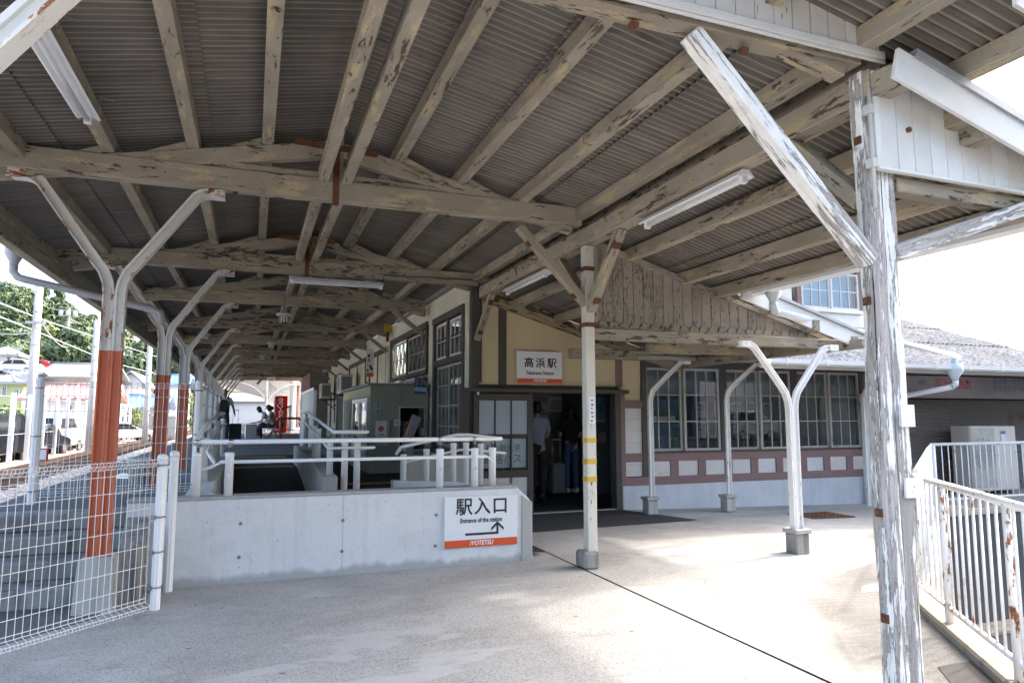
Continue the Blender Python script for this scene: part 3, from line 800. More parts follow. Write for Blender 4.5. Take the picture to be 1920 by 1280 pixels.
# ------------------------------------------------------------------ lower porch roof to the right
por = thing('porch_roof', 'lean-to corrugated porch roof in front of the station entrance', 'roof', (4.6, 6.1, 2.3))
def lz(x): return 3.37 - .29 * (x - 3.2)
def lean(y0, y1, x1):
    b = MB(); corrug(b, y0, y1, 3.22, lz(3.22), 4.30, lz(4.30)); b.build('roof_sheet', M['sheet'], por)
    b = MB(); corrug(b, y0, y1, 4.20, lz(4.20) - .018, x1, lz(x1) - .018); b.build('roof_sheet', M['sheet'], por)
lean(2.45, 6.2, 5.02); lean(6.2, 9.55, 6.68)
for x in (3.67, 4.35, 4.78):
    b = MB(); z = lz(x) - .10; b.beam((x, 2.5, z), (x, 9.55, z), .095, .125); b.build('purlin', M['taupe'], por, .004)
for x in (5.35, 5.95, 6.52):
    b = MB(); z = lz(x) - .10; b.beam((x, 5.95, z), (x, 9.55, z), .095, .125); b.build('purlin', M['taupe_dark'], por, .004)
# board wall across the porch with scalloped foot (plane y = 6.1)
b = MB(); x = 3.21; i = 0
while x < 6.35:
    x1 = x + .120
    b.prism([(x + .002, 6.16, 2.34), (x1 - .002, 6.16, 2.34), (x1 - .002, 6.16, lz(x1) - .16), (x + .002, 6.16, lz(x) - .16)], (0, .018, 0)); x += .122
b.build('gable_board', M['board'], por, .002)
b = MB(); x = 3.26
while x < 6.2:
    b.prism([(x, 6.135, 2.335), (x + .122, 6.135, 2.335), (x + .122, 6.135, 2.36), (x + .09, 6.135, 2.415), (x + .032, 6.135, 2.415), (x, 6.135, 2.36)], (0, .024, 0)); x += .123
b.build('scalloped_trim', M['board'], por)
b = MB(); b.beam((3.2, 6.14, lz(3.2) - .135), (6.55, 6.14, lz(6.55) - .135), .04, .05); b.build('gable_rafter', M['board'], por)
b = MB(); b.beam((3.15, 6.12, 2.275), (6.62, 6.12, 2.285), .12, .11); b.build('tie_beam', M['taupe_dark'], por, .006)
b = MB(); b.beam((4.32, 9.0, 2.36), (8.2, 9.0, 2.385), .14, .14); b.build('tie_beam', M['taupe_dark'], por, .008)
b = MB(); b.beam((4.75, 7.6, 2.33), (6.6, 7.5, 2.34), .12, .13); b.build('tie_beam', M['taupe_dark'], por, .008)
b = MB(); b.beam((6.5, 5.8, 2.275), (6.5, 9.2, 2.275), .12, .10); b.build('eave_beam', M['taupe_dark'], por, .006)
b = MB(); b.beam((5.4, 8.91, 2.33), (7.6, 8.91, 2.335), .02, .055); b.build('cable_conduit', M['galv'], por)
# right barge board + capping for the wider part beyond y = 6
b = MB(); b.beam((4.95, 5.98, lz(4.95) - .06), (6.72, 5.98, lz(6.72) - .06), .03, .17); b.build('barge_board', M['whiteboard'], por, .003)
b = MB(); b.beam((4.95, 5.97, lz(4.95) + .045), (6.74, 5.97, lz(6.74) + .045), .07, .03); b.build('metal_capping', M['galv'], por)
# near gable of the lean-to
def bz(x): return 3.285 - .282 * (x - 3.07)
b = MB(); x = 3.125
while x < 5.05:
    x1 = x + .124
    b.prism([(x + .0015, 2.615, 2.785), (x1 - .0015, 2.615, 2.785), (x1 - .0015, 2.615, lz(x1) - .03), (x + .0015, 2.615, min(lz(x) - .03, 3.34))], (0, .02, 0)); x += .126
b.build('gable_board', M['whiteboard'], por, .002)
b = MB(); b.box(3.085, 3.122, 2.607, 2.64, 2.775, 3.32); b.build('corner_board', M['whiteboard'], por, .002)
b = MB(); b.box(3.09, 5.06, 2.60, 2.635, 2.765, 2.783); b.build('gable_trim', M['whiteboard'], por, .003)
b = MB(); b.beam((3.28, 2.70, 2.72), (5.05, 2.70, 2.72), .09, .085); b.build('tie_beam', M['taupe_dark'], por, .006)
b = MB(); b.beam((3.07, 2.46, bz(3.07)), (5.12, 2.46, bz(5.12)), .026, .175); b.build('barge_board', M['whiteboard'], por, .003)
b = MB(); b.beam((3.20, 2.50, bz(3.20) + .12), (5.12, 2.50, bz(5.12) + .12), .13, .012); b.build('metal_capping', M['galv'], por)
b = MB(); b.beam((3.20, 2.435, bz(3.20) + .105), (5.12, 2.435, bz(5.12) + .105), .012, .045); b.build('metal_capping', M['galv'], por)
for x in (3.14, 3.80, 4.45):
    b = MB(); b.beam((x, 2.475, bz(x) - .03), (x, 2.614, bz(x) - .03), .14, .12); b.build('outrigger', M['taupe'], por, .003)
b = MB(); b.tube([(3.33, 2.60, 3.02), (3.33, 2.62, 3.02)], .016, 8); b.build('bolt_head', M['rust'], por)
# eave gutter, funnel and pipe of the porch
b = MB(); vs = []; pr = [(-.06, .03), (-.05, -.03), (0, -.055), (.05, -.03), (.06, .03), (.05, .03), (.04, -.022), (0, -.045), (-.04, -.022), (-.05, .03)]
m_ = len(pr); vs = [(5.09 + a, y, lz(5.05) - .03 + c) for y in (2.45, 5.95) for a, c in pr]
b.add(vs, [(k, (k + 1) % m_, m_ + (k + 1) % m_, m_ + k) for k in range(m_)]); b.build('gutter', M['pvc'], por)
fp = Vector((5.14, 5.72, 2.78))
b = MB(); b.lathe([(.085, .03), (.085, -.03), (.05, -.10), (.042, -.13)], fp, 12); b.tube([fp + Vector((0, 0, -.10)), fp + Vector((0, 0, -.16)), fp + Vector((.02, .01, -.2)), fp + Vector((.06, .03, -.225))], .043, 10); b.build('rain_hopper', M['bluegrey'], por)
P_END = ay(1795, 668, 7.75)
b = MB(); s0 = fp + Vector((.05, .03, -.222)); b.tube([s0, s0.lerp(P_END, .5), P_END], .04, 12)
for f in (.16, .33, .5, .8): 
    q = s0.lerp(P_END, f); d = (P_END - s0).normalized() * .006; b.tube([q - d, q + d], .043, 12)
b.build('downpipe', M['pvc'], por)

# ------------------------------------------------------------------ Y-shaped steel columns made of paired bent rails
IPR = [(-.045, -.055), (-.045, .055), (-.032, .055), (-.030, .010), (.020, .010), (.022, .03), (.045, .03), (.045, -.03), (.022, -.03), (.020, -.010), (-.030, -.010), (-.032, -.055)]
def ycolumn(x0, y0, z0, zj, zt, half, label, group, lowmat, upmat, paint_z, ped, pedmat, cap=False, single=False, name='steel_column', sc=1.0):
    t = thing(name, label, 'column', (x0, y0, 0), group)
    run = zt - zj
    for s in ((1,) if single else (-1, 1)):
        pr = [(a * (-1 if s > 0 else 1), c) for a, c in IPR]
        pr = [(a * s * s, c) for a, c in pr]
        # travel up: normal = t x B = -X, so for the right rail the foot (outer) side is -n
        pr = [(c0 * sc * (1 if s > 0 else -1), c1 * sc) for c0, c1 in IPR]
        cx = x0 + s * .046 * sc
        if lowmat: 
            b = MB(); b.sweep([(cx, y0, z0), (cx, y0, paint_z)], pr); b.build('shaft', lowmat, t)
        zs = paint_z if lowmat else z0
        path = [(cx, y0, zs), (cx, y0, zj - .14), (cx + s * .012, y0, zj - .06), (cx + s * .045, y0, zj + .03), (cx + s * .095, y0, zj + .095),
                (x0 + s * (half - .15), y0, zt - .055), (x0 + s * (half - .11), y0, zt - .025), (x0 + s * (half - .06), y0, zt - .012), (x0 + s * (half + .07), y0, zt - .012)]
        if single: path[4] = (cx + s * .13, y0, zj + .115)
        b = MB(); b.sweep(path, pr); b.build('arm', upmat, t)
        b = MB(); xb = x0 + s * half; b.box(xb - .06, xb + .06, y0 - .05, y0 - .044, zt - .045, zt + .02); b.tube([(xb, y0 - .06, zt + .0), (xb, y0 - .04, zt + .0)], .012, 6); b.build('end_plate', upmat, t)
    if not single:
        z = z0 + .18
        while z < zj - .2:
            for dx in (-.012, .014): b = MB(); b.tube([(x0 + dx * 1.2 * sc, y0 - .028 * sc, z), (x0 + dx * 1.2 * sc, y0 - .048 * sc, z)], .011 * sc, 8); b.build('bolt', lowmat if lowmat and z < paint_z else upmat, t)
            z += .42
    if ped:
        b = MB(); (hx, hy) = ped
        if cap:
            b.box(x0 - hx, x0 + hx, y0 - hy, y0 + hy, -.02, z0 - .045); b.build('pedestal', pedmat, t, .012)
            b = MB(); b.box(x0 - hx - .018, x0 + hx + .018, y0 - hy - .018, y0 + hy + .018, z0 - .045, z0); b.build('pedestal_cap', M['capconc'], t, .006)
        else:
            b.prism([(x0 - hx - .02, y0 - hy - .02, -.02), (x0 + hx + .02, y0 - hy - .02, -.02), (x0 + hx, y0 - hy, z0), (x0 - hx, y0 - hy, z0)], (0, 2 * hy, 0)); b.build('pedestal', pedmat, t, .02)
    return t
ORD = ['nearest', 'second', 'third', 'fourth', 'fifth', 'sixth', 'seventh', 'eighth', 'ninth', 'tenth', 'eleventh']
cols = [(i, y) for i, y in enumerate(TY)]
ycolumn(-1.05, 2.7, .4, 2.56, 3.30, .70, 'white steel roof arm with rust spots cutting the top left corner', 'Y-shaped columns along the platform', M['orange'], M['vsteel'], 1.96, (.13, .13), M['pedconc'])
lab = ['orange and white Y-shaped column standing behind the mesh fence by the steps', 'second orange and white Y-shaped column, next to the flower pot', 'third Y-shaped column, just left of the frosted screen panels']
proto = None
for i, y in cols[1:]:
    l = lab[i - 1] if i <= 3 else ORD[i - 1] + ' orange and white Y-shaped column along the receding platform row'
    zb = .4 if i == 1 else .60
    if i <= 2 or proto is None:
        c = ycolumn(-1.05, y, zb, 2.56, 3.315, .70, l, 'Y-shaped columns along the platform', M['orange'], M['vsteel'], 1.96, (.115, .12) if i == 1 else None, M['pedconc'], sc=.87)
        if i == 2: proto = c
    else: dup(proto, (-1.05 - .007 * (y - 12), y, 0), l)
ycolumn(5.545, 5.96, .25, 1.68, 2.235, .61, 'bright white Y-shaped column on a mossy square pedestal in the sunny paving', 'white bent rail columns of the porch', None, M['vsteel2'], 0, (.088, .088), M['oldconc'], True, sc=.66)
ycolumn(5.62, 9.0, .255, 1.80, 2.30, .70, 'white bent post on grey block beside the doorway', 'white bent rail columns of the porch', None, M['vsteel2'], 0, (.085, .085), M['pedconc'], True, True, 'bent_post', .70)
ycolumn(7.03, 9.0, .23, 1.82, 2.30, .72, 'white bent post on grey block between the window pairs', 'white bent rail columns of the porch', None, M['vsteel2'], 0, (.085, .085), M['pedconc'], True, True, 'bent_post', .70)
p = ay(1690, 733, 9.0); ycolumn(10.05, 9.1, -.1, 1.86, 2.30, .70, 'white bent post partly hidden by the peeling corner post', 'white bent rail columns of the porch', None, M['vsteel2'], 0, None, M['pedconc'], True, True, 'bent_post', .70)

# ------------------------------------------------------------------ timber posts
t = thing('timber_post', 'slim cream timber post with yellow bands in front of the entrance', 'post', (3.13, 6.1, 0))
b = MB(); b.box(3.080, 3.180, 6.05, 6.15, .12, 3.17); b.build('shaft', M['postcream'], t, .006)
b = MB(); b.box(3.181, 3.225, 6.06, 6.15, 2.34, 3.17); b.build('side_batten', M['taupe'], t, .004)
b = MB(); b.prism([(3.01, 5.99, 0), (3.17, 5.98, 0), (3.17, 6.2, 0), (3.01, 6.2, 0)], (0, 0, .16)); b.build('base_stone', M['oldconc'], t, .02)
for z in (.84, 1.01, 1.215):
    b = MB(); b.box(3.0785, 3.1815, 6.0485, 6.1515, z - .024, z + .024); b.build('yellow_band', M['yellow'], t)
b = MB(); b.box(3.105, 3.165, 6.0465, 6.05, 1.38, 1.64); lt = b.build('paper_strip', M['paper'], t)
for k_, (h_, o_) in enumerate(((.016, 0), (.024, .004), (.014, -.003), (.022, 0), (.018, .005), (.02, -.004))):
    b = MB(); z_ = 1.615 - k_ * .04; b.box(3.122 + o_, 3.148 + o_, 6.045, 6.0464, z_ - h_, z_); b.build('faded_mark', M['acdark'], lt)
for z in (2.36, 2.93):
    b = MB(); b.box(3.076, 3.23 if z < 2.5 else 3.184, 6.046, 6.154, z - .022, z + .022); b.build('iron_strap', M['rust'], t)
for (p0, p1) in (((3.12, 6.1, 2.56), (2.38, 6.1, 3.30)), ((3.14, 6.06, 2.50), (3.14, 5.42, 3.19)), ((3.14, 6.14, 2.62), (3.14, 6.78, 3.19))):
    b = MB(); b.beam(p0, p1, .075, .095, (0, 1, 0) if p0[1] == p1[1] else (1, 0, 0)); kb_ = b.build('knee_brace', M['taupe'], t, .004)
    d = (Vector(p1) - Vector(p0)).normalized()
    for f in (.16, .82):
        b = MB(); q = Vector(p0).lerp(Vector(p1), f); side = Vector((0, -1, 0)) if p0[1] == p1[1] else Vector((-1, 0, 0)); nn = d.cross(side).normalized()
        for sg in (-1,): 
            if nn.z > 0: nn = -nn
            b.beam(q + nn * .05 - d * .03, q + nn * .05 + d * .03, .07, .012, nn)
        b.build('bolt_plate', M['rust'], kb_)

t = thing('corner_post', 'massive grey timber corner post with flaking white paint', 'post', (3.10, 2.70, 0))
rr = random.Random(5)
def rough_post(x0, x1, y0, y1, z0, z1, seed):
    """square timber with weathered, slightly wandering faces"""
    r2 = random.Random(seed); b = MB(); nz = 60; ring = []
    per = [(0, 0), (.33, 0), (.66, 0), (1, 0), (1, .33), (1, .66), (1, 1), (.66, 1), (.33, 1), (0, 1), (0, .66), (0, .33)]
    ph = [[r2.uniform(0, 6.28) for _ in range(3)] for _ in per]
    vs = []; gs = []
    for k in range(nz + 1):
        z = z0 + (z1 - z0) * k / nz
        for (a, c), f in zip(per, ph):
            dx = .0025 * math.sin(z * 3 + f[0]) + .002 * math.sin(z * 9 + f[1]); dy = .0025 * math.sin(z * 3.7 + f[2]) + .002 * math.sin(z * 8 + f[0])
            corner = .005 if (a in (0, 1) and c in (0, 1)) else 0
            x = x0 + (x1 - x0) * a + dx + (corner if a == 0 else -corner if a == 1 else 0); y = y0 + (y1 - y0) * c + dy + (corner if c == 0 else -corner if c == 1 else 0)
            vs.append((x, y, z)); gs.append((z + seed, x * 1.0 + seed * 3, y))
    m_ = len(per); fs = [(k * m_ + j, k * m_ + (j + 1) % m_, (k + 1) * m_ + (j + 1) % m_, (k + 1) * m_ + j) for k in range(nz) for j in range(m_)]
    fs += [tuple(range(m_)), tuple(nz * m_ + j for j in range(m_))]
    b.add(vs, fs, gs); return b
rough_post(3.055, 3.155, 2.65, 2.745, -.02, 3.335, 1).build('main_shaft', M['postwood'], t)
rough_post(3.158, 3.260, 2.655, 2.745, -.02, 2.79, 2).build('second_shaft', M['postwood'], t)
b = MB(); b.beam((3.075, 2.695, 2.275), (1.97, 2.695, 3.345), .085, .10, (0, 1, 0)); b.build('knee_brace', M['postwood'], t, .005)
b = MB(); b.beam((3.24, 2.70, 2.33), (4.45, 2.70, 2.74), .085, .115, (0, 1, 0)); b.build('knee_brace', M['postwood'], t, .005)
b = MB(); b.beam((3.12, 2.74, 2.62), (3.14, 3.30, 3.19), .09, .10, (1, 0, 0)); b.build('knee_brace', M['taupe'], t, .005)
for z in (2.06, .955, .43, 2.95):
    b = MB(); b.box(3.043, 3.055, 2.675, 2.717, z - .021, z + .021); b.tube([(3.045, 2.696, z), (3.032, 2.696, z)], .013, 8); b.build('bolt_plate', M['rust'], t)
b = MB(); b.box(3.175, 3.272, 2.635, 2.65, 1.395, 1.51); pl = b.build('notice_plate', M['signwhite'], t)
b = MB(); b.box(3.18, 3.30, 2.635, 2.65, 1.03, 1.13); b.build('rail_bracket', M['railrust'], t)
b = MB(); b.tube([(3.066, 2.622, 2.55), (3.066, 2.622, 3.22)], .011, 8)
for z in (2.80, 3.1): b.box(3.048, 3.082, 2.606, 2.652, z - .025, z + .025)
b.build('cable_pipe', M['trimwood'], t)
# ================================================================== ramp walls
t = thing('ramp_wall', 'pale concrete ramp wall with round tie holes carrying the entrance sign', 'low wall', (.9, 6.7, 0))
b = MB(); b.prism([(-.95, 6.60, -.02), (2.70, 6.60, -.02), (2.70, 6.60, .60), (2.56, 6.60, .725), (-.95, 6.60, .725)], (0, .2, 0)); b.build('front_face', M['wallconc'], t, .008)
b = MB(); b.box(-.955, 2.56, 6.593, 6.81, .725, .752); b.build('coping', M['capconc'], t, .006)
b = MB(); b.prism([(2.60, 6.585, -.02), (2.72, 6.585, -.02), (2.72, 6.585, .58), (2.60, 6.585, .66)], (0, .23, 0)); b.build('end_pier', M['capconc'], t, .01)
for (u, v) in ((451, 981), (448, 1044), (643, 975), (641, 1033), (818, 965), (816, 1023)):
    p = ay(u, v, 6.597); b = MB(); b.tube([p + Vector((0, .004, 0)), p + Vector((0, -.0015, 0))], .016, 10); b.build('tie_hole', M['acdark'], t)
b = MB(); p = ay(643, 990, 6.6); b.box(p.x - .0015, p.x + .0015, 6.5985, 6.60, 0, .72); b.build('joint_line', M['capconc'], t)
t = thing('ramp_side_wall', 'low concrete side wall running back along the left of the dark ramp', 'low wall', (-.43, 9, .2))
b = MB(); b.prism([(-.55, 6.81, .1), (-.55, 13.5, .1), (-.55, 13.5, .80), (-.55, 9, .77), (-.55, 6.81, .725)], (.22, 0, 0)); b.build('wall_body', M['wallconc'], t, .006)
t = thing('ramp_middle_wall', 'grey concrete dividing wall between the dark ramp and the booth floor', 'low wall', (.82, 9, .2))
b = MB(); b.prism([(.74, 7.72, .0), (.74, 13.2, .0), (.74, 13.2, .92), (.74, 9.6, .90), (.74, 7.72, .80)], (.16, 0, 0)); b.build('wall_body', M['capconc'], t, .008)
t = thing('ramp_inner_wall', 'low blue-grey concrete wall in the shade behind the entrance sign wall', 'low wall', (2.2, 8.2, .2))
b = MB(); b.prism([(1.60, 8.2, 0), (2.92, 8.2, 0), (2.92, 8.2, .52), (2.4, 8.2, .65), (1.6, 8.2, .69)], (0, .16, 0)); b.build('wall_body', M['plinth'], t, .008)
b = MB(); b.box(1.9, 2.9, 9.0, 9.2, .4, .93); b.build('wall_body', M['capconc'], t, .008)

# ------------------------------------------------------------------ handrails
def bracket_post(t, x, y, z0, zr, r=.037):
    b = MB(); b.lathe([(r, z0), (r, zr - .125), (r + .003, zr - .12), (r + .003, zr - .10), (r * .75, zr - .09)], (x, y, 0), 14); b.build('post', M['white'], t)
    b = MB(); b.lathe([(.012, zr - .09), (.012, zr - .05), (.02, zr - .05), (.02, zr - .035), (.011, zr - .03), (.011, zr - .018)], (x, y, 0), 10)
    b.box(x - .035, x + .035, y - .016, y + .016, zr - .026, zr - .018); b.build('rail_bracket', M['steel'], t)
def rail_tube(t, pts, r, name='rail'):
    b = MB(); b.tube(pts, r, 12); 
    for p in (pts[0], pts[-1]): b.sphere(p, r, r, r, 10, 6)
    return b.build(name, M['white'], t)
def collar(t, pts, r):
    for p, d in pts: b = MB(); d = Vector(d).normalized() * .022; b.tube([Vector(p) - d, Vector(p) + d], r, 12); b.build('joint_collar', M['alu'], t)
HY = 6.66
t = thing('handrail', 'white tubular handrail with two rails on top of the entrance sign wall', 'handrail', (.95, HY, .75))
rail_tube(t, [(-.46, HY, 1.222), (2.40, HY, 1.222)], .0215); rail_tube(t, [(-.24, HY, 1.045), (2.24, HY, 1.045)], .0165)
for x in (-.43, -.17, 1.76, 2.12, 2.33):
    bracket_post(t, x, HY + (.0 if x < 2.3 else .06), .75, 1.222)
for x in (-.17, 1.76, 2.12):
    b = MB(); b.tube([(x, HY - .037, .93), (x, HY - .044, .93)], .016, 10); b.build('end_cap', M['alu'], t)
collar(t, [((x, HY, 1.222), (1, 0, 0)) for x in (-.17, 1.76, 2.12, -.44)], .0235)
b = MB(); b.tube([(2.24, HY, 1.045), (2.28, HY + .01, 1.03), (2.31, HY + .03, .99), (2.33, HY + .06, .95)], .013, 8); b.build('return_bend', M['white'], t)
b = MB(); b.tube([(-.24, HY, 1.045), (-.32, HY + .03, 1.0), (-.40, HY + .06, .97), (-.43, HY + .06, .97)], .013, 8); b.build('return_bend', M['white'], t)
t = thing('handrail', 'white handrail rising along the left side of the dark ramp', 'handrail', (-.44, 9, .75))
rail_tube(t, [(-.46, HY, 1.222), (-.46, 8.4, 1.36), (-.46, 11.6, 1.50), (-.46, 13.3, 1.50)], .0215); rail_tube(t, [(-.30, HY + .02, 1.045), (-.40, 7.5, 1.10), (-.42, 11.6, 1.31), (-.42, 13.3, 1.31)], .0165)
for y, zb in ((7.25, .735), (8.2, .755), (9.6, .77), (11.2, .785), (12.9, .80)):
    bracket_post(t, -.46, y, zb, 1.222 + (min(y, 11.6) - HY) * .0563)
t = thing('handrail', 'white handrail on the dividing wall beside the dark ramp', 'handrail', (.82, 9, .85))
rail_tube(t, [(1.22, 7.8, 1.275), (.86, 7.8, 1.275), (.84, 9.0, 1.36), (.83, 11.5, 1.52), (.83, 13.0, 1.52)], .0205); rail_tube(t, [(1.30, 7.8, 1.10), (.80, 7.8, 1.10), (.80, 9.0, 1.19), (.80, 11.5, 1.35), (.80, 13.0, 1.35)], .016)
for y, zb in ((7.9, .8), (9.4, .885), (9.9, .90), (11.6, .9)):
    bracket_post(t, .83, y, zb, 1.275 + (min(y, 11.5) - 7.8) * .066)
for x in (1.12, .985): bracket_post(t, x, 7.85 + (x > 1) * .0, .45 if x > 1 else .4, 1.275)
t = thing('handrail', 'white handrail on the shaded inner wall beside the wooden door leaf', 'handrail', (2.2, 8.28, .6))
q = [ay(u, v, 8.28) for u, v in ((744, 842), (752, 838), (800, 827), (856, 815), (880, 815), (940, 822))]; q[0] = q[0] + Vector((0, 0, -.05))
rail_tube(t, q, .0205); q2 = [p + Vector((.05, 0, -.185)) for p in q[1:]]; rail_tube(t, q2, .016)
for k, f in ((1, .1), (2, .0), (2, .9), (3, .75), (4, .35)):
    p = q[k].lerp(q[k + 1], f); bracket_post(t, p.x, 8.28, .60, p.z)

# ------------------------------------------------------------------ wire mesh fences
def mesh_panel(t, A, B, z0, z1, nx, zs, roll=.055, r=.0026, name='mesh_panel', roll_bottom=True):
    A = Vector(A); B = Vector(B); d = B - A; L = d.length; d.normalize(); n = Vector((-d.y, d.x, 0)); b = MB()
    z0 = z0 if callable(z0) else (lambda s, z=z0: z)
    def pt(s, z, o=0.): return Vector((A.x + d.x * s, A.y + d.y * s, z)) + n * o
    for i in range(nx + 1):
        s = L * i / nx; zb = z0(s); zt = z1
        pts = [pt(s, zb + roll if roll_bottom else zb), pt(s, zt - roll)]
        top = [pt(s, zt - roll * .35, roll * .25), pt(s, zt, roll * .55), pt(s, zt - roll * .1, roll * .95), pt(s, zt - roll * .6, roll * .9), pt(s, zt - roll, roll * .1)]
        bot = [pt(s, zb + roll, 0), pt(s, zb + roll * .6, roll * .9), pt(s, zb + roll * .1, roll * .9), pt(s, zb, roll * .4), pt(s, zb + roll * .4, 0.0)] if roll_bottom else []
        b.tube(bot[::-1] + pts + top, r, 4, False)
    def hz_(z, o=0.):
        b.tube([pt(0, z, o), pt(L, z, o)], r * 1.1, 4, False)
    for z in zs: hz_(z)
    for z, o in ((z1 - .004, roll * .5), (z1 - roll, roll * .1), (z1 - roll * .5, roll * .95)): hz_(z, o)
    if roll_bottom:
        for dz, o in ((0, roll * .4), (roll, 0), (roll * .55, roll * .9), (roll * 1.5, 0)):
            b.tube([pt(0, z0(0) + dz, o), pt(L, z0(L) + dz, o)], r * 1.1, 4, False)
    return b.build(name, M['mesh'], t)
def fluted_post(t, x, y, z0, z1, r=.036, dom=True):
    b = MB(); n = 24; vs = []
    prof = [(z0, 1), (z1 - .05, 1)]
    for z, f in prof:
        for j in range(n):
            q = 2 * math.pi * j / n; rr_ = r * (1 if j % 3 else .88) * f; vs.append((x + math.cos(q) * rr_, y + math.sin(q) * rr_, z))
    b.add(vs, [(j, (j + 1) % n, n + (j + 1) % n, n + j) for j in range(n)])
    b.lathe([(r * 1.08, z1 - .055), (r * 1.08, z1 - .02), (r * .8, z1 - .005), (r * .3, z1)], (x, y, 0), 14)
    return b.build('post', M['white'], t)
t = thing('mesh_fence', 'low white wire mesh fence with looped edges in front of the steps', 'fence', (-1.0, 5.5, 0))
FA = Vector((-.655, 5.93, 0)); fd = Vector((-.755, -.80, 0)).normalized(); FB = FA + fd * 2.3
mesh_panel(t, FA + fd * .05, FB, .02, 1.125, 46, [.20, .34, .48, .62, .76, .90, 1.02])
fluted_post(t, -.63, 5.955, -.01, 1.16); fluted_post(t, -.60, 6.52, -.01, 1.16)
b = MB(); 
for k in range(10): b.box(-.645 , -.638, 6.0 + .05 * k, 6.004 + .05 * k, .07, 1.1)
for z in (.09, .3, .55, .8, 1.08): b.box(-.647, -.636, 5.97, 6.5, z, z + .004)
b.build('mesh_panel', M['mesh'], t)
for z in (.16, .42, .68, 1.07): b = MB(); b.tube([(-.63, 5.955, z), (-.63, 5.955, z + .012)], .041, 12); b.box(-.70, -.66, 5.92, 5.94, z - .01, z + .02); b.build('clamp', M['steel'], t)
t = thing('mesh_fence', 'tall white wire mesh fence standing on the platform above the steps', 'fence', (-1.3, 8.0, .6))
mesh_panel(t, (-1.93, 7.98, 0), (-.58, 8.12, 0), .66, 1.80, 27, [.84, 1.0, 1.17, 1.34, 1.5, 1.65])
p = az(49, 945, .6); fluted_post(t, -1.97, 7.97, .59, 1.84, .038); fluted_post(t, -.545, 8.13, .59, 1.84, .036)
for x, y in ((-1.97, 7.97), (-.545, 8.13)):
    for z in (.72, 1.25, 1.72): b = MB(); b.tube([(x, y, z), (x, y, z + .012)], .043, 12); b.build('clamp', M['steel'], t)
t = thing('screen_fence', 'frosted white screen panels in aluminium frames along the ramp', 'fence', (-.55, 9.6, .6))
for i, (y0, y1) in enumerate(((8.2, 9.55), (9.62, 10.95), (11.02, 12.3))):
    b = MB()
    for (a, c) in ((y0, y0 + .03), (y1 - .03, y1)): b.box(-.575, -.535, a, c, .66, 1.80)
    b.box(-.575, -.535, y0, y1, 1.77, 1.80); b.box(-.575, -.535, y0, y1, .66, .70); fr = b.build('panel_frame', M['white'], t)
    b = MB(); b.box(-.558, -.552, y0 + .02, y1 - .02, .68, 1.78); b.build('frosted_sheet', M['frost'], fr)
    b = MB()
    for z in (.86, 1.04, 1.22, 1.40, 1.58): b.box(-.566, -.544, y0, y1, z, z + .008)
    b.build('cross_wire', M['steel'], fr)
fluted_post(t, -.555, 9.585, .59, 1.84, .03); fluted_post(t, -.555, 10.985, .59, 1.84, .03); fluted_post(t, -.555, 12.33, .59, 1.84, .03)
t = thing('frosted_screen', 'pale frosted screen standing at the far end of the dividing wall', 'screen', (1.0, 14, .46))
b = MB()
for y in (12.2, 15.4): b.box(.98, 1.03, y, y + .05, .46, 1.95)
b.box(.98, 1.03, 12.2, 15.45, 1.90, 1.95); b.box(.98, 1.03, 12.2, 15.45, .50, .55); b.build('panel_frame', M['white'], t)
b = MB(); b.box(1.0, 1.01, 12.25, 15.4, .55, 1.9); b.build('frosted_sheet', M['frost'], t)

# ------------------------------------------------------------------ signs
t = thing('entrance_sign', 'white sign with an arrow and red foot on the concrete ramp wall', 'sign', (2.165, 6.58, .17))
SX0, SX1, SY = 1.79, 2.545, 6.57
b = MB(); b.box(SX0, SX1, SY, 6.598, .175, .665); b.build('sign_board', M['signwhite'], t, .003)
b = MB(); b.box(SX0 + .001, SX1 - .001, SY - .003, SY - .0005, .177, .248); fo = b.build('red_band', M['signred'], t)
E1 = (1, 0, 0); EZ = (0, 0, 1)
text_mesh("駅入口", .175, M['ink'], t, (2.175, SY - .002, .555), E1, EZ, bold=.0028, spacing=1.14)
text_mesh("Entrance of the station", .062, M['ink'], t, (2.165, SY - .002, .43), E1, EZ, bold=.0014, sx=.76)
text_mesh("IYOTETSU", .060, M['inkwhite'], fo, (2.165, SY - .004, .2125), E1, EZ, bold=.0014, shear=.25, sx=.88)
b = MB(); b.box(2.00, 2.345, SY - .003, SY - .0005, .288, .310); b.box(2.323, 2.345, SY - .003, SY - .0005, .310, .385)
b.prism([(2.334, SY - .003, .412), (2.268, SY - .003, .350), (2.268, SY - .003, .322), (2.334, SY - .003, .382), (2.40, SY - .003, .322), (2.40, SY - .003, .350)], (0, .0025, 0)); b.build('arrow', M['ink'], t)
t = thing('station_sign', 'white station name sign with red foot above the entrance doorway', 'sign', (4.06, 9.52, 1.96))
b = MB(); b.box(3.69, 4.435, 9.53, 9.56, 1.945, 2.43); b.build('sign_board', M['signwhite'], t, .003)
b = MB(); b.box(3.691, 4.434, 9.526, 9.529, 1.947, 2.015); fo = b.build('red_band', M['signred'], t)
text_mesh("高浜駅", .16, M['ink'], t, (4.075, 9.527, 2.245), E1, EZ, bold=.0024, spacing=1.36)
text_mesh("Takahama Station", .075, M['ink'], t, (4.065, 9.527, 2.10), E1, EZ, bold=.001, sx=.86)
text_mesh("IYOTETSU", .055, M['inkwhite'], fo, (4.065, 9.525, 1.982), E1, EZ, bold=.0014, shear=.25, sx=.88)

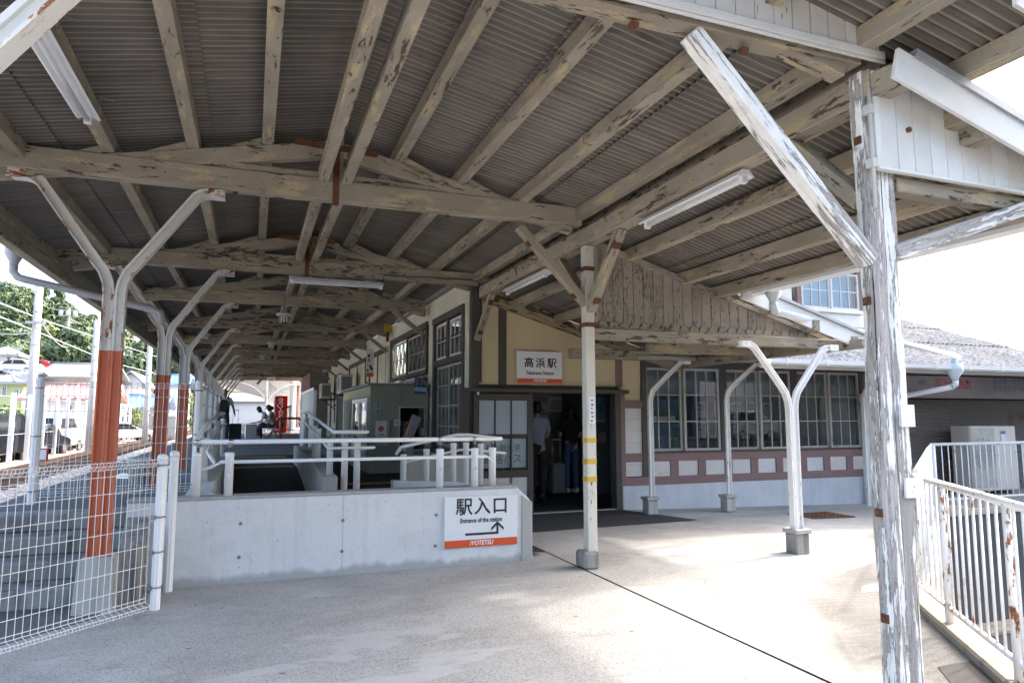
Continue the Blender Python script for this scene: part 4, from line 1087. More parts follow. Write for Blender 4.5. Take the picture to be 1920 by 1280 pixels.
# ------------------------------------------------------------------ rusting white railing on the right
def railing(t, A, B, z0, zb, zt, npost, nbar, ext=0.0, rt=.024):
    A = Vector(A); B = Vector(B); d = B - A
    b = MB(); b.tube([Vector((A.x, A.y, zt)), Vector((B.x, B.y, zt))], rt, 10); b.build('top_rail', M['railrust'], t)
    b = MB(); b.tube([Vector((A.x, A.y, zb)), Vector((B.x, B.y, zb))], .018, 10); b.build('bottom_rail', M['railrust'], t)
    for i in range(npost):
        p = A + d * ((i + .5) / npost if npost > 1 else .5)
        b = MB(); b.tube([(p.x, p.y, z0), (p.x, p.y, zt - .01)], .024, 10); b.build('post', M['railrust'], t)
    for i in range(nbar):
        p = A + d * ((i + .5) / nbar)
        b = MB(); b.tube([(p.x, p.y, zb), (p.x, p.y, zt - .012)], .0085, 8); b.build('baluster', M['railrust'], t)
t = thing('railing', 'white tubular railing with rust patches on the kerb beside the corner post', 'railing', (4.2, 3.2, .05))
RA, RB = Vector((4.87, 3.97, 0)), Vector((3.05, 1.52, 0))
railing(t, RA, RB, .05, .16, .985, 0, 26)
for u, v in ((1752, 1165), (1868, 1275)):
    p = az(u, v, .06); s_ = max(0, min(1, (p - RA).dot(RB - RA) / (RB - RA).length_squared)); p = RA.lerp(RB, s_)
    b = MB(); b.tube([(p.x, p.y, .05), (p.x, p.y, .98)], .0255, 12); b.build('post', M['railpost'], t)
t = thing('railing', 'white railing with rust stains running from the corner post to the shop terrace', 'railing', (9, 7, -.1))
railing(t, (5.3, 4.3, 0), (10.64, 8.31, 0), -.08, .08, .98, 3, 44)
t = thing('railing', 'white railing in front of the shuttered shop and its air conditioner', 'railing', (14, 8.35, -.1))
railing(t, (10.68, 8.33, 0), (18.0, 8.45, 0), -.1, .06, .98, 0, 46, rt=.026)
for x in (10.7, 13.05, 15.4):
    b = MB(); b.tube([(x, 8.33 + (x - 10.68) * .016, -.1), (x, 8.33 + (x - 10.68) * .016, .98)], .04 if x < 11 else .03, 10); b.build('post', M['railrust'], t)

# ------------------------------------------------------------------ fluorescent lamps
def batten(A, B, label, side=(0, 0, 0)):
    A = Vector(A); B = Vector(B); d = (B - A).normalized()
    t = thing('fluorescent_lamp', label, 'lamp', tuple((A + B) / 2))
    s = d.cross(Vector((0, 0, 1))).normalized(); U = Vector((0, 0, 1))
    b = MB(); b.prism([A + s * .03 + U * .05, A - s * .03 + U * .05, A - s * .075 - U * .0, A - s * .06 - U * .006, A - s * .028 + U * .012, A + s * .028 + U * .012, A + s * .06 - U * .006, A + s * .075], B - A); b.build('reflector', M['white'], t)
    b = MB(); b.tube([A + d * .05 - U * .02, B - d * .05 - U * .02], .0155, 12); b.build('tube', M['tubewhite'], t)
    for p in (A + d * .03, B - d * .03): b = MB(); b.box(p.x - .022, p.x + .022, p.y - .022, p.y + .022, p.z - .042, p.z + .014); b.build('lamp_holder', M['pvc'], t)
batten((3.15, 3.72, 3.108), (3.15, 5.02, 3.108), 'fluorescent batten under the beam between corner post and slim post')
batten((3.15, 7.18, 3.108), (3.15, 8.5, 3.108), 'fluorescent batten under the beam right in front of the entrance gable')
batten((.40, 9.40, 3.245), (1.64, 9.40, 3.245), 'fluorescent batten slung under a cross beam above the handrails')
batten((-1.15, 3.9, 3.475), (-1.15, 5.35, 3.52), 'dusty white fluorescent batten under the roof at top left')
def round_lamp(p, label, r=.12):
    t = thing('round_lamp', label, 'lamp', tuple(p)); p = Vector(p)
    b = MB(); b.lathe([(.02, .10), (.03, .06), (r, .03), (r, 0), (r * .9, .005)], p, 16); b.build('shade', M['acwhite'], t)
    for k in range(4): q = k * math.pi / 2; b = MB(); b.tube([p + Vector((.04 * math.cos(q), .04 * math.sin(q), 0)), p + Vector((.045 * math.cos(q), .045 * math.sin(q), -.10))], .014, 6); b.build('bulb', M['tubewhite'], t)
    b = MB(); b.tube([p + Vector((0, 0, .1)), p + Vector((0, 0, .34))], .006, 6); b.build('flex', M['wiredark'], t)
round_lamp(ay(533, 592, 12.0), 'white round lamp with bare bulbs hanging under the canopy', .13)
round_lamp(ay(386, 628, 18.0), 'small round lamp under the canopy near the column arms', .12)
round_lamp(ay(508, 644, 18.2), 'small round lamp on the middle of a far canopy beam', .12)
round_lamp(ay(492, 668, 23.0), 'tiny round lamp on a far canopy beam', .12)
p = ay(727, 611, 15.8); b = MB(); b.box(p.x - .085, p.x + .085, p.y - .05, p.y + .03, p.z - .14, p.z + .14)
t = thing('yellow_box', 'yellow metal box fixed to a beam end high on the platform wall', 'box', tuple(p)); b.build('case', M['yellowbox'], t, .006)
b = MB(); b.box(p.x - .03, p.x + .03, p.y - .03, p.y + .03, p.z - .36, p.z - .14); b.build('rusty_foot', M['rust'], t)
# conduit along the second truss
b = MB(); pts = [ay(u, v, 9.42) for u, v in ((718, 545), (719, 518), (728, 516), (760, 519), (800, 520), (885, 525))]; b.tube(pts, .007, 6); tag(b.build('cable', M['wiredark']), 'thin dark cable clipped along the second cross beam', 'cable')
b = MB(); pts = [Vector((3.055, 9.3, 3.36)), Vector((3.055, 8.6, 3.33)), Vector((3.055, 8.0, 3.345)), Vector((3.055, 7.95, 3.30)), Vector((3.055, 7.9, 3.22))]; b.tube(pts, .006, 6); tag(b.build('cable', M['wiredark']), 'thin dark cable along the header beam by the gable', 'cable')
# ================================================================== station building
sb = thing('station_building', 'old cream plaster station house with dark timber frames and mauve wainscot', 'station', (6, 10, 0))
FY = 9.60
def P(name, mat, fn, parent=None, bevel=.003):
    b = MB(); fn(b); return b.build(name, mat, parent or sb, bevel)
# entrance gable wall
b = MB(); b.prism([(3.0, FY, 1.92), (5.95, FY, 1.92), (5.95, FY, lz(5.95) - .03), (3.2, FY, lz(3.2) - .02), (3.0, FY, 3.42)], (0, .12, 0)); b.build('plaster_wall', M['cream'], sb)
b = MB(); b.box(3.0, 3.95, FY + .02, FY + .12, 0, 1.92); b.build('plaster_wall', M['darkwood'], sb)
b = MB(); b.box(5.5, 5.95, FY + .01, FY + .12, 1.7, 1.92); b.build('plaster_wall', M['cream'], sb)
b = MB(); b.beam((3.16, FY - .04, lz(3.16) - .145), (5.1, FY - .04, lz(5.1) - .145), .08, .17); b.build('gable_rafter', M['bargewood'], sb, .004)
b = MB(); b.beam((3.16, FY - .05, lz(3.16) - .045), (4.5, FY - .05, lz(4.5) - .045), .06, .06); b.build('gable_rafter', M['bargewood'], sb, .004)
b = MB(); b.beam((5.1, FY - .04, lz(5.1) - .145), (6.6, FY - .04, lz(6.6) - .145), .08, .16); b.build('gable_rafter', M['taupe_dark'], sb, .004)
P('corner_post', M['darkwood'], lambda b: b.box(2.985, 3.10, FY - .06, FY + .04, 0, 3.42))
P('stud', M['darkwood'], lambda b: b.box(3.10, 3.155, FY - .02, FY + .0, 1.95, 3.2))
P('stud', M['darkwood'], lambda b: b.box(3.42, 3.545, FY - .022, FY - .001, 1.92, 3.13))
P('stud', M['mauve'], lambda b: b.box(5.40, 5.52, FY - .022, FY - .001, 1.92, 2.60))
P('lintel', M['darkwood'], lambda b: b.box(3.545, 5.40, FY - .024, FY - .001, 1.86, 1.905))
P('door_head', M['darkwood'], lambda b: b.box(2.80, 5.56, FY - .16, FY - .025, 1.80, 1.86))
P('door_jamb', M['darkwood'], lambda b: b.box(5.36, 5.46, FY - .06, FY + .12, 0, 1.80))
P('door_jamb', M['mauve'], lambda b: b.box(5.462, 5.54, FY - .05, FY + .12, 0, 1.80))
P('door_jamb', M['darkwood'], lambda b: b.box(2.80, 2.93, FY - .14, FY - .03, .0, 1.80))
P('door_sill', M['galv'], lambda b: b.box(3.95, 5.36, FY - .05, FY + .05, -.005, .022))
b = MB(); b.beam((3.02, FY - .2, 2.55), (3.13, FY - .55, 3.19), .07, .085, (1, 0, 0)); kb_ = b.build('knee_brace', M['taupe'], sb, .004)
b = MB(); b.box(3.0, 3.06, FY - .36, FY - .22, 2.62, 2.67); b.build('bolt_plate', M['rust'], kb_); b = MB(); b.box(3.08, 3.14, FY - .56, FY - .5, 3.02, 3.09); b.build('bolt_plate', M['rust'], kb_)
# sliding door leaf standing open
DY = FY - .10
df = MB()
for x0, x1 in ((3.0, 3.085), (3.84, 3.93)): df.box(x0, x1, DY - .022, DY + .022, .03, 1.78)
df.box(3.085, 3.84, DY - .022, DY + .022, 1.68, 1.78); df.box(3.085, 3.84, DY - .022, DY + .022, .56, .66); df.box(3.085, 3.84, DY - .022, DY + .022, .03, .12)
leaf = df.build('door_leaf', M['darkwood'], sb, .003)
b = MB()
for x in (3.33, 3.585): b.box(x - .011, x + .011, DY - .018, DY + .018, .66, 1.68)
b.box(3.085, 3.84, DY - .018, DY + .018, 1.165, 1.19); b.build('glazing_bar', M['darkwood'], leaf)
for x0, x1 in ((3.085, 3.319), (3.341, 3.574), (3.596, 3.84)):
    b = MB(); b.box(x0, x1, DY - .003, DY + .003, 1.19, 1.68); b.build('pane', M['frostblue'], leaf)
    b = MB(); b.box(x0, x1, DY - .003, DY + .003, .66, 1.165); b.build('pane', M['glass'], leaf)
b = MB(); b.box(3.09, 3.835, DY + .03, DY + .034, .70, 1.12); nt_ = b.build('paper_notice', M['paper'], leaf)
text_mesh("松山観光港", .12, M['acdark'], nt_, (3.47, DY + .028, .98), E1, EZ, sx=.9); text_mesh("連絡バス", .15, M['acdark'], nt_, (3.47, DY + .028, .82), E1, EZ)
for x0, x1 in ((3.085, 3.31), (3.35, 3.56), (3.60, 3.84)): b = MB(); b.box(x0, x1, DY - .008, DY + .008, .12, .56); b.build('lower_panel', M['lathboard'], leaf)
for x in (3.33, 3.58): b = MB(); b.box(x - .02, x + .02, DY - .018, DY + .018, .12, .56); b.build('panel_stile', M['mauve'], leaf)
b = MB(); b.box(3.045, 3.075, DY - .05, DY - .03, 1.76, 1.80); b.build('hanger', M['pvc'], leaf)
# right wing: boards, wainscot, windows
b = MB()
for i in range(6):
    z0 = .50 + i * .18; b.box(5.545, 5.86, FY - .004 - .003 * (i % 2), FY + .1, z0 + .002, z0 + .178)
b.build('weatherboard', M['lathboard'], sb)
P('mauve_rail', M['mauve'], lambda b: b.box(5.545, 5.88, FY - .03, FY - .01, 1.585, 1.70))
P('stud', M['darkwood'], lambda b: b.box(5.86, 5.955, FY - .035, FY + .1, .49, 2.26))
P('head_beam', M['darkwood'], lambda b: b.box(5.86, 10.62, FY - .04, FY + .1, 2.25, 2.75))
for x0, x1 in ((7.385, 7.53), (8.91, 9.05), (10.51, 10.62)):
    P('stud', M['darkwood'], lambda b: b.box(x0, x1, FY - .035, FY + .1, .88, 2.25))
P('sill', M['darkwood'], lambda b: b.box(5.955, 10.62, FY - .05, FY + .1, .862, .885))
P('mauve_rail', M['mauve'], lambda b: b.box(5.545, 10.62, FY - .025, FY + .1, .73, .86))
P('mauve_rail', M['mauve'], lambda b: b.box(5.545, 10.62, FY - .025, FY + .1, .36, .49))
x = 6.0
while x < 10.4: b = MB(); b.box(x, x + .38, FY - .004, FY + .09, .49, .73); b.build('wainscot_panel', M['lathboard'], sb); x += .535
x = 5.955
while x < 10.5: b = MB(); b.box(x - .105 if x > 6 else x, x + .043, FY - .022, FY + .09, .491, .729); b.build('wainscot_stile', M['mauve'], sb); x += .535
P('plinth', M['plinth'], lambda b: b.prism([(5.47, FY - .06, -.03), (10.64, FY - .06, -.2), (10.64, FY - .06, .36), (5.47, FY - .06, .36)], (0, .16, 0)), bevel=.01)
def sash(x0, x1, z0, z1, y, cols, rows, zr=None, mat='sash', par=None):
    par = par or sb
    b = MB(); w_ = .042
    b.box(x0, x0 + w_, y - .02, y + .02, z0, z1); b.box(x1 - w_, x1, y - .02, y + .02, z0, z1)
    b.box(x0 + w_, x1 - w_, y - .02, y + .02, z1 - w_, z1); b.box(x0 + w_, x1 - w_, y - .02, y + .02, z0, z0 + w_)
    f = b.build('window_sash', M[mat], par, .002)
    b = MB(); X0, X1, Z0, Z1 = x0 + w_, x1 - w_, z0 + w_, z1 - w_
    for i in range(1, cols): xx = X0 + (X1 - X0) * i / cols; b.box(xx - .009, xx + .009, y - .014, y + .014, Z0, Z1)
    zr = zr or [Z0 + (Z1 - Z0) * i / rows for i in range(1, rows)]
    xs = [X0] + [X0 + (X1 - X0) * i / cols for i in range(1, cols)] + [X1]
    for zz in zr:
        for a, c in zip(xs, xs[1:]): b.box(a + (.009 if a != X0 else 0), c - (.009 if c != X1 else 0), y - .012, y + .012, zz - .009, zz + .009)
    b.build('glazing_bar', M[mat], f)
    b = MB(); b.box(X0, X1, y - .0015, y + .0015, Z0, Z1); b.build('pane', M['glass'], f)
    return f
for i, (x0, x1) in enumerate(((5.96, 6.66), (6.67, 7.38), (7.535, 8.22), (8.225, 8.905), (9.055, 9.78), (9.785, 10.505))):
    sash(x0, x1, .885, 2.245, FY + (.0 if i % 2 else .045), 3, 3, [1.365, 1.80])
for x0, x1 in ((5.97, 7.37), (7.54, 8.9), (9.06, 10.5)): P('pane_backing', M['panegrey'], lambda b: b.box(x0, x1, FY + .10, FY + .105, 1.80, 2.24))  # sheet added behind the top panes to give them a grey tone
# interior of the hall and wing: floor, back wall, ceiling, partitions
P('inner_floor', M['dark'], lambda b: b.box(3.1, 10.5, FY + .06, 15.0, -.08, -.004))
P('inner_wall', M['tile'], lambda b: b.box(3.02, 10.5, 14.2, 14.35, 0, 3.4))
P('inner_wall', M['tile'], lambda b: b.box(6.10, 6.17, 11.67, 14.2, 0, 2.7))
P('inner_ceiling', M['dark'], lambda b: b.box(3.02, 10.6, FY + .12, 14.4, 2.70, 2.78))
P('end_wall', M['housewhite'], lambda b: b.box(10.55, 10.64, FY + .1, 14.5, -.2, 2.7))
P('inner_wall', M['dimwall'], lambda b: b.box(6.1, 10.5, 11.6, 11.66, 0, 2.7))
# hall gable roof (behind the porch) and upper clerestory
b = MB(); b.prism([(2.9, FY + .05, 3.52), (2.9, 15, 3.52), (8.4, 15, 3.52), (8.4, FY + .4, 3.52)], (0, 0, .08)); b.build('hall_roof', M['roofgrey'], sb)
UY = 10.5
P('upper_wall', M['whiteboard'], lambda b: b.box(8.8, 12.05, UY, 14, 2.6, 3.53))
P('upper_wall', M['whiteboard'], lambda b: b.box(11.86, 12.05, UY, 14, 3.53, 4.7))
P('upper_wall', M['whiteboard'], lambda b: b.box(8.8, 9.9, UY, 14, 3.53, 4.7))
P('upper_stud', M['mauve'], lambda b: b.box(11.60, 11.68, UY - .02, UY + .05, 3.53, 4.7))
P('upper_stud', M['mauve'], lambda b: b.box(10.02, 10.12, UY - .02, UY + .05, 3.53, 4.7))
P('upper_sill', M['whiteboard'], lambda b: b.box(9.9, 11.7, UY - .06, UY + .03, 3.53, 3.60))
sash(10.13, 10.86, 3.60, 4.35, UY, 3, 2, None, 'sashwhite'); sash(10.86, 11.60, 3.60, 4.35, UY - .03, 3, 2, None, 'sashwhite')
P('curtain', M['bluelight'], lambda b: b.box(10.13, 11.6, UY + .12, UY + .14, 3.5, 4.6))
P('upper_roof', M['roofgrey'], lambda b: b.box(8.5, 12.4, UY - .3, 14.2, 4.7, 4.8))
# right wing slate roof
def wz(y): return 2.275 + .36 * (y - 7.85)
def corrug_y(b, x0, x1, ya, yb, pitch=.13, amp=.02, sub=6, dz=0.):
    n = int((x1 - x0) / pitch * sub); vs = []
    for i in range(n + 1):
        x = x0 + (x1 - x0) * i / n; d = amp * math.sin(2 * math.pi * x / pitch) + dz
        vs += [(x, ya, wz(ya) + d), (x, yb, wz(yb) + d)]
    b.add(vs, [(2 * i, 2 * i + 1, 2 * i + 3, 2 * i + 2) for i in range(n)])
for i, (ya, yb) in enumerate(((7.80, 9.5), (9.38, 10.9), (10.8, 13.0))):
    b = MB(); corrug_y(b, 6.75, 14.45, ya, yb, dz=.02 * i); b.build('slate_roof', M['roofslate'], sb)
P('eave_board', M['trimwood'], lambda b: b.box(6.80, 14.4, 7.86, 7.90, 2.14, 2.25))
P('soffit', M['taupe_dark'], lambda b: b.prism([(6.8, 7.88, 2.235), (14.4, 7.88, 2.235), (14.4, 9.7, 2.89), (6.8, 9.7, 2.89)], (0, 0, .02)))
b = MB(); pr = [(-.06, .03), (-.05, -.03), (0, -.055), (.05, -.03), (.06, .03), (.05, .03), (.04, -.022), (0, -.045), (-.04, -.022), (-.05, .03)]
m_ = len(pr); vs = [(x, 7.75 + a, 2.235 + c) for x in (6.85, 14.5) for a, c in pr]
b.add(vs, [(k, (k + 1) % m_, m_ + (k + 1) % m_, m_ + k) for k in range(m_)])
for k in range(10): b.box(7.1 + k * .75, 7.112 + k * .75, 7.68, 7.87, 2.172, 2.177); b.box(7.1 + k * .75, 7.112 + k * .75, 7.68, 7.686, 2.172, 2.27)
b.build('gutter', M['pvc'], sb)
hp = ay(1789, 690, 7.75)
b = MB(); b.lathe([(.13, .07), (.13, -.05), (.06, -.15), (.05, -.2)], hp, 14); b.tube([hp + Vector((0, 0, -.18)), hp + Vector((0, 0, -.26)), hp + Vector((-.05, .03, -.3))], .05, 10); b.tube([hp + Vector((0, 0, .07)), hp + Vector((0, 0, .2)), hp + Vector((-.05, 0, .24))], .048, 10); b.build('rain_hopper', M['bluegrey'], sb)
b = MB(); s0 = hp + Vector((-.04, .02, -.3)); b.tube([s0, Vector((10.62, 9.45, 1.70)), Vector((10.56, 9.47, 1.66)), Vector((10.53, 9.48, 1.58))], .045, 10); b.build('downpipe', M['pvc'], sb)
p0 = ay(1617, 760, 9.48); b = MB(); b.tube([(p0.x, 9.48, -.13), (p0.x, 9.48, 1.74)], .045, 12); b.build('downpipe', M['pvc'], sb)
b = MB(); b.tube([(p0.x, 9.48, 1.70), (p0.x, 9.48, 1.86)], .052, 12); b.build('pipe_collar', M['bluegrey'], sb)

# ------------------------------------------------------------------ platform side wall (x = 3)
WX = 3.0
b = MB(); segs = [(9.66, 9.95, .0, 3.5), (9.95, 11.85, 3.1, 3.55), (9.95, 11.85, 0, .9), (11.85, 12.25, 0, 3.55), (12.25, 15.95, 3.13, 3.6), (15.95, 36.5, 0, 3.62)]
for y0, y1, z0, z1 in segs: b.box(WX, WX + .12, y0, y1, z0, z1)
b.build('plaster_wall', M['creamgrey'], sb)
def wframe(y0, y1, z0, z1, mid=(), w_=.11, zmid=None):
    b = MB(); X0, X1 = WX - .03, WX + .06
    b.box(X0, X1, y0, y0 + w_, z0, z1); b.box(X0, X1, y1 - w_, y1, z0, z1); b.box(X0 - .01, X1, y0, y1, z1, z1 + w_); b.box(X0 - .015, X1, y0, y1, z0 - .07, z0)
    for m_ in mid: b.box(X0 + .01, X1, m_ - .04, m_ + .04, z0, z1)
    if zmid: b.box(X0, X1, y0 + w_, y1 - w_, zmid - .05, zmid + .05)
    return b.build('window_frame', M['darkwood'], sb, .004)
def sash_x(f, y0, y1, z0, z1, cols, rows, x=WX + .03, mat='sashwhite', diag=False):
    b = MB(); w_ = .04
    b.box(x - .016, x + .016, y0, y0 + w_, z0, z1); b.box(x - .016, x + .016, y1 - w_, y1, z0, z1); b.box(x - .016, x + .016, y0 + w_, y1 - w_, z1 - w_, z1); b.box(x - .016, x + .016, y0 + w_, y1 - w_, z0, z0 + w_)
    for i in range(1, cols): yy = y0 + (y1 - y0) * i / cols; b.box(x - .011, x + .011, yy - .009, yy + .009, z0 + w_, z1 - w_)
    for i in range(1, rows): zz = z0 + (z1 - z0) * i / rows; b.box(x - .0105, x + .0105, y0 + w_, y1 - w_, zz - .009, zz + .009)
    if diag:
        n = 4; dw = (y1 - y0) / n
        for i in range(n):
            for s in (0, 1):
                a = (x - .014, y0 + dw * (i + s), z0 + .03); c = (x - .014, y0 + dw * (i + 1 - s), z1 - .03); b.beam(a, c, .012, .016, (1, 0, 0))
    b.build('sash', M[mat], f)
    b = MB(); b.box(x - .002, x + .002, y0 + w_, y1 - w_, z0 + w_, z1 - w_); b.build('pane', M['glass'], f)
f = wframe(9.95, 11.85, .9, 3.06, (), .11, 2.36)
b = MB(); b.box(WX - .02, WX + .06, 10.86, 10.95, 2.41, 3.06); b.build('mullion', M['darkwood'], f)
sash_x(f, 10.07, 10.86, 2.42, 3.03, 3, 2); sash_x(f, 10.96, 11.73, 2.42, 3.03, 3, 2)
sash_x(f, 10.07, 10.9, .95, 2.30, 3, 4, WX + .03, 'sash'); sash_x(f, 10.9, 11.73, .95, 2.30, 3, 4, WX + .05, 'sash')
f = wframe(12.3, 15.9, 2.30, 3.08, (14.1,), .12)
sash_x(f, 12.45, 14.04, 2.32, 3.05, 4, 2, WX + .02, 'sash', True); sash_x(f, 14.16, 15.76, 2.32, 3.05, 4, 2, WX + .02, 'sash', True)
f = wframe(16.35, 19.0, 2.1, 3.0, (17.7,), .12); sash_x(f, 16.5, 17.6, 2.12, 2.98, 3, 2); sash_x(f, 17.8, 18.85, 2.12, 2.98, 3, 2)
f = wframe(19.6, 23.2, 2.1, 3.0, (21.4,), .12); sash_x(f, 19.8, 21.3, 2.12, 2.98, 3, 2); sash_x(f, 21.5, 23.0, 2.12, 2.98, 3, 2)
f = wframe(25.5, 27.5, 1.9, 2.9, (26.5,), .12); sash_x(f, 25.65, 26.45, 1.92, 2.88, 2, 2); sash_x(f, 26.55, 27.35, 1.92, 2.88, 2, 2)
P('side_opening', M['dark'], lambda b: b.box(WX + .2, WX + .25, 12.25, 15.95, .45, 2.3))
P('dado', M['boxpaint'], lambda b: b.box(WX - .025, WX + .02, 16.0, 36.0, .45, 1.0))
for y in (19.3, 23.8, 28.5, 31.0): P('stud', M['darkwood'], lambda b: b.box(WX - .04, WX + .02, y, y + .22, .46, 2.4 + .02))
P('side_door', M['tile'], lambda b: b.box(WX - .03, WX + .02, 24.2, 25.2, .46, 2.35))
P('side_door', M['dark'], lambda b: b.box(WX - .035, WX + .02, 21.0, 22.6, .46, 2.05))
P('wall_pipe', M['pvc'], lambda b: b.tube([(WX - .05, 16.1, 1.9), (WX - .05, 16.1, 3.1)], .03, 8))
P('corner_pier', M['tile'], lambda b: b.box(2.25, 2.99, 30.0, 35.5, .59, 3.3))
P('pier_face', M['redbrown'], lambda b: b.box(2.235, 2.25, 30.0, 35.5, .6, 3.3))
# low outer timber frame and white side panels left of the door
P('side_panel', M['lathboard'], lambda b: b.box(2.955, 2.975, 9.62, 9.9, .45, 1.5))

# ------------------------------------------------------------------ ticket booth
BY = 12.1; BX = 1.93
bt = thing('ticket_booth', 'greenish grey ticket booth with a dark counter window against the platform wall', 'booth', (2.45, 13, .45))
b = MB(); b.box(BX, 2.46, BY, BY + .07, .46, 1.99); b.box(2.46, 2.97, BY, BY + .07, 1.60, 1.99); b.box(2.46, 2.97, BY, BY + .07, .46, .87); b.box(2.89, 2.97, BY, BY + .07, .87, 1.60)
b.box(BX, 2.0, BY + .07, 12.4, .46, 1.99); b.box(BX, 2.0, 14.4, 15.8, .46, 1.99); b.box(BX, 2.0, 12.4, 14.4, 1.78, 1.99); b.build('booth_wall', M['boxpaint'], bt, .004)
b = MB(); b.box(BX - .05, 2.99, BY - .05, 15.9, 1.99, 2.03); b.build('booth_roof', M['roofgrey'], bt)
b = MB(); b.box(BX - .003, BX + .002, BY + .02, 15.8, 1.80, 1.97); b.build('cream_fascia', M['cream'], bt)
b = MB(); b.box(BX - .005, BX + .05, 12.42, 12.52, .46, 1.78); b.box(BX - .005, BX + .05, 13.35, 13.45, .46, 1.78); b.box(BX - .005, BX + .05, 14.28, 14.38, .46, 1.78); b.box(BX - .004, BX + .05, 12.52, 14.28, 1.70, 1.78); b.box(BX - .004, BX + .05, 12.52, 14.28, .46, .95)
dr = b.build('sliding_door', M['alu'], bt)
b = MB(); b.box(BX + .02, BX + .03, 12.52, 14.28, .95, 1.70); b.build('pane', M['glass'], dr)
b = MB(); b.box(2.44, 2.46, BY - .02, BY + .08, .85, 1.62); b.box(2.89, 2.91, BY - .02, BY + .08, .85, 1.62); b.box(2.46, 2.89, BY - .02, BY + .08, 1.60, 1.62); b.box(2.42, 2.93, BY - .14, BY + .1, .84, .87); b.build('counter_frame', M['alu'], bt)
b = MB(); b.box(2.05, 2.95, BY + .75, BY + .8, .46, 1.98); b.build('booth_back', M['dark'], bt)
def faceplate(name, label, cat, u0, v0, u1, v1, y, mat, th=.02, parent=None):
    a = ay(u0, v1, y); c = ay(u1, v0, y)
    t = parent or thing(name, label, cat, ((a.x + c.x) / 2, y, a.z))
    b = MB(); b.box(a.x, c.x, y - th, y, a.z, c.z); b.build('panel', mat, t, .002); return t, a, c
t, a, c = faceplate('intercom', 'grey intercom plate with round speaker on the booth wall', 'intercom', 702, 753, 715, 776, BY, M['galv'])
b = MB(); m_ = (a + c) / 2; b.tube([(m_.x, BY - .02, m_.z + .02), (m_.x, BY - .026, m_.z + .02)], .016, 12); b.box(m_.x - .025, m_.x + .025, BY - .024, BY - .02, m_.z - .08, m_.z - .045); b.box(m_.x - .03, m_.x + .03, BY - .024, BY - .02, m_.z + .06, m_.z + .09); b.build('button', M['acdark'], t)
t, a, c = faceplate('framed_poster', 'poster in a grey frame with an orange spot on the booth wall', 'poster', 698, 784, 731, 839, BY, M['boxpaint'], .035)
b = MB(); b.box(a.x + .03, c.x - .03, BY - .037, BY - .034, a.z + .035, c.z - .035); b.build('glass_backing', M['galv'], t)
a2 = ay(703, 818, BY); c2 = ay(724, 789, BY)
b = MB(); b.box(a2.x, c2.x, BY - .041, BY - .038, a2.z, c2.z); pp = b.build('paper_sheet', M['paper'], t)
m_ = (a2 + c2) / 2; b = MB(); b.tube([(m_.x, BY - .041, m_.z), (m_.x, BY - .043, m_.z)], .05, 20); b.build('orange_spot', M['signred'], pp)
b = MB(); b.box(m_.x - .06, m_.x + .06, BY - .043, BY - .041, a2.z + .02, a2.z + .03); b.box(m_.x - .05, m_.x + .05, BY - .043, BY - .041, a2.z + .04, a2.z + .047); b.box(m_.x - .05, m_.x + .05, BY - .043, BY - .041, c2.z - .03, c2.z - .022); b.build('text_line', M['acdark'], pp)
def nosmoke(u0, v0, u1, v1, label):
    t, a, c = faceplate('no_smoking_sign', label, 'sign', u0, v0, u1, v1, BY - .0, M['signwhite'], .012)
    m_ = (a + c) / 2; b = MB(); pts = [(m_.x + .036 * math.cos(q * .3142), BY - .014, m_.z + .036 * math.sin(q * .3142)) for q in range(21)]; b.tube(pts, .006, 6); b.beam((m_.x - .026, BY - .015, m_.z + .026), (m_.x + .026, BY - .015, m_.z - .026), .004, .01, (0, 1, 0)); b.build('ban_ring', M['signred'], t)
    b = MB(); b.box(m_.x - .022, m_.x + .02, BY - .0135, BY - .012, m_.z - .006, m_.z + .006); b.build('cigarette', M['ink'], t)
nosmoke(739, 786, 751, 798, 'small white no smoking sign left of the booth window')
nosmoke(789, 803, 798, 815, 'small white no smoking sign at the right edge of the booth window')
# card reader and machines on the counter
t = thing('card_reader', 'tilted grey ticket card reader with orange edge at the booth window', 'card reader', tuple(ay(775, 832, 11.95)))
a = ay(762, 828, 11.92); c = ay(782, 780, 11.97)
b = MB(); b.beam(a, c, .16, .09, (0, 1, 0)); b.build('case', M['galv'], t, .01)
d = (c - a).normalized(); nn = Vector((-d.z, 0, d.x))
b = MB(); b.beam(a + nn * .05 + Vector((0, -.02, 0)), c + nn * .05 + Vector((0, -.02, 0)), .12, .012, (0, 1, 0)); b.build('face_stripe', M['orangerail'], t)
b = MB(); b.beam(a + nn * .052 + Vector((0, -.085, 0)), a.lerp(c, .35) + nn * .052 + Vector((0, -.085, 0)), .004, .04, (0, 1, 0)); b.build('yellow_label', M['yellow'], t)
b = MB(); b.box(a.x - .05, a.x + .14, 11.93, 12.05, .46, a.z); b.build('stand', M['galv'], t, .01)
a = ay(755, 800, 12.6); b = MB(); b.box(a.x + .0, a.x + .2, 12.5, 12.7, .9, 1.36); t = thing('ticket_printer', 'pale grey ticket machine inside the booth window', 'machine', (a.x, 12.6, .9)); b.build('case', M['acwhite'], t, .01)
b = MB(); b.box(a.x + .03, a.x + .16, 12.49, 12.5, 1.2, 1.3); b.build('screen', M['acdark'], t)
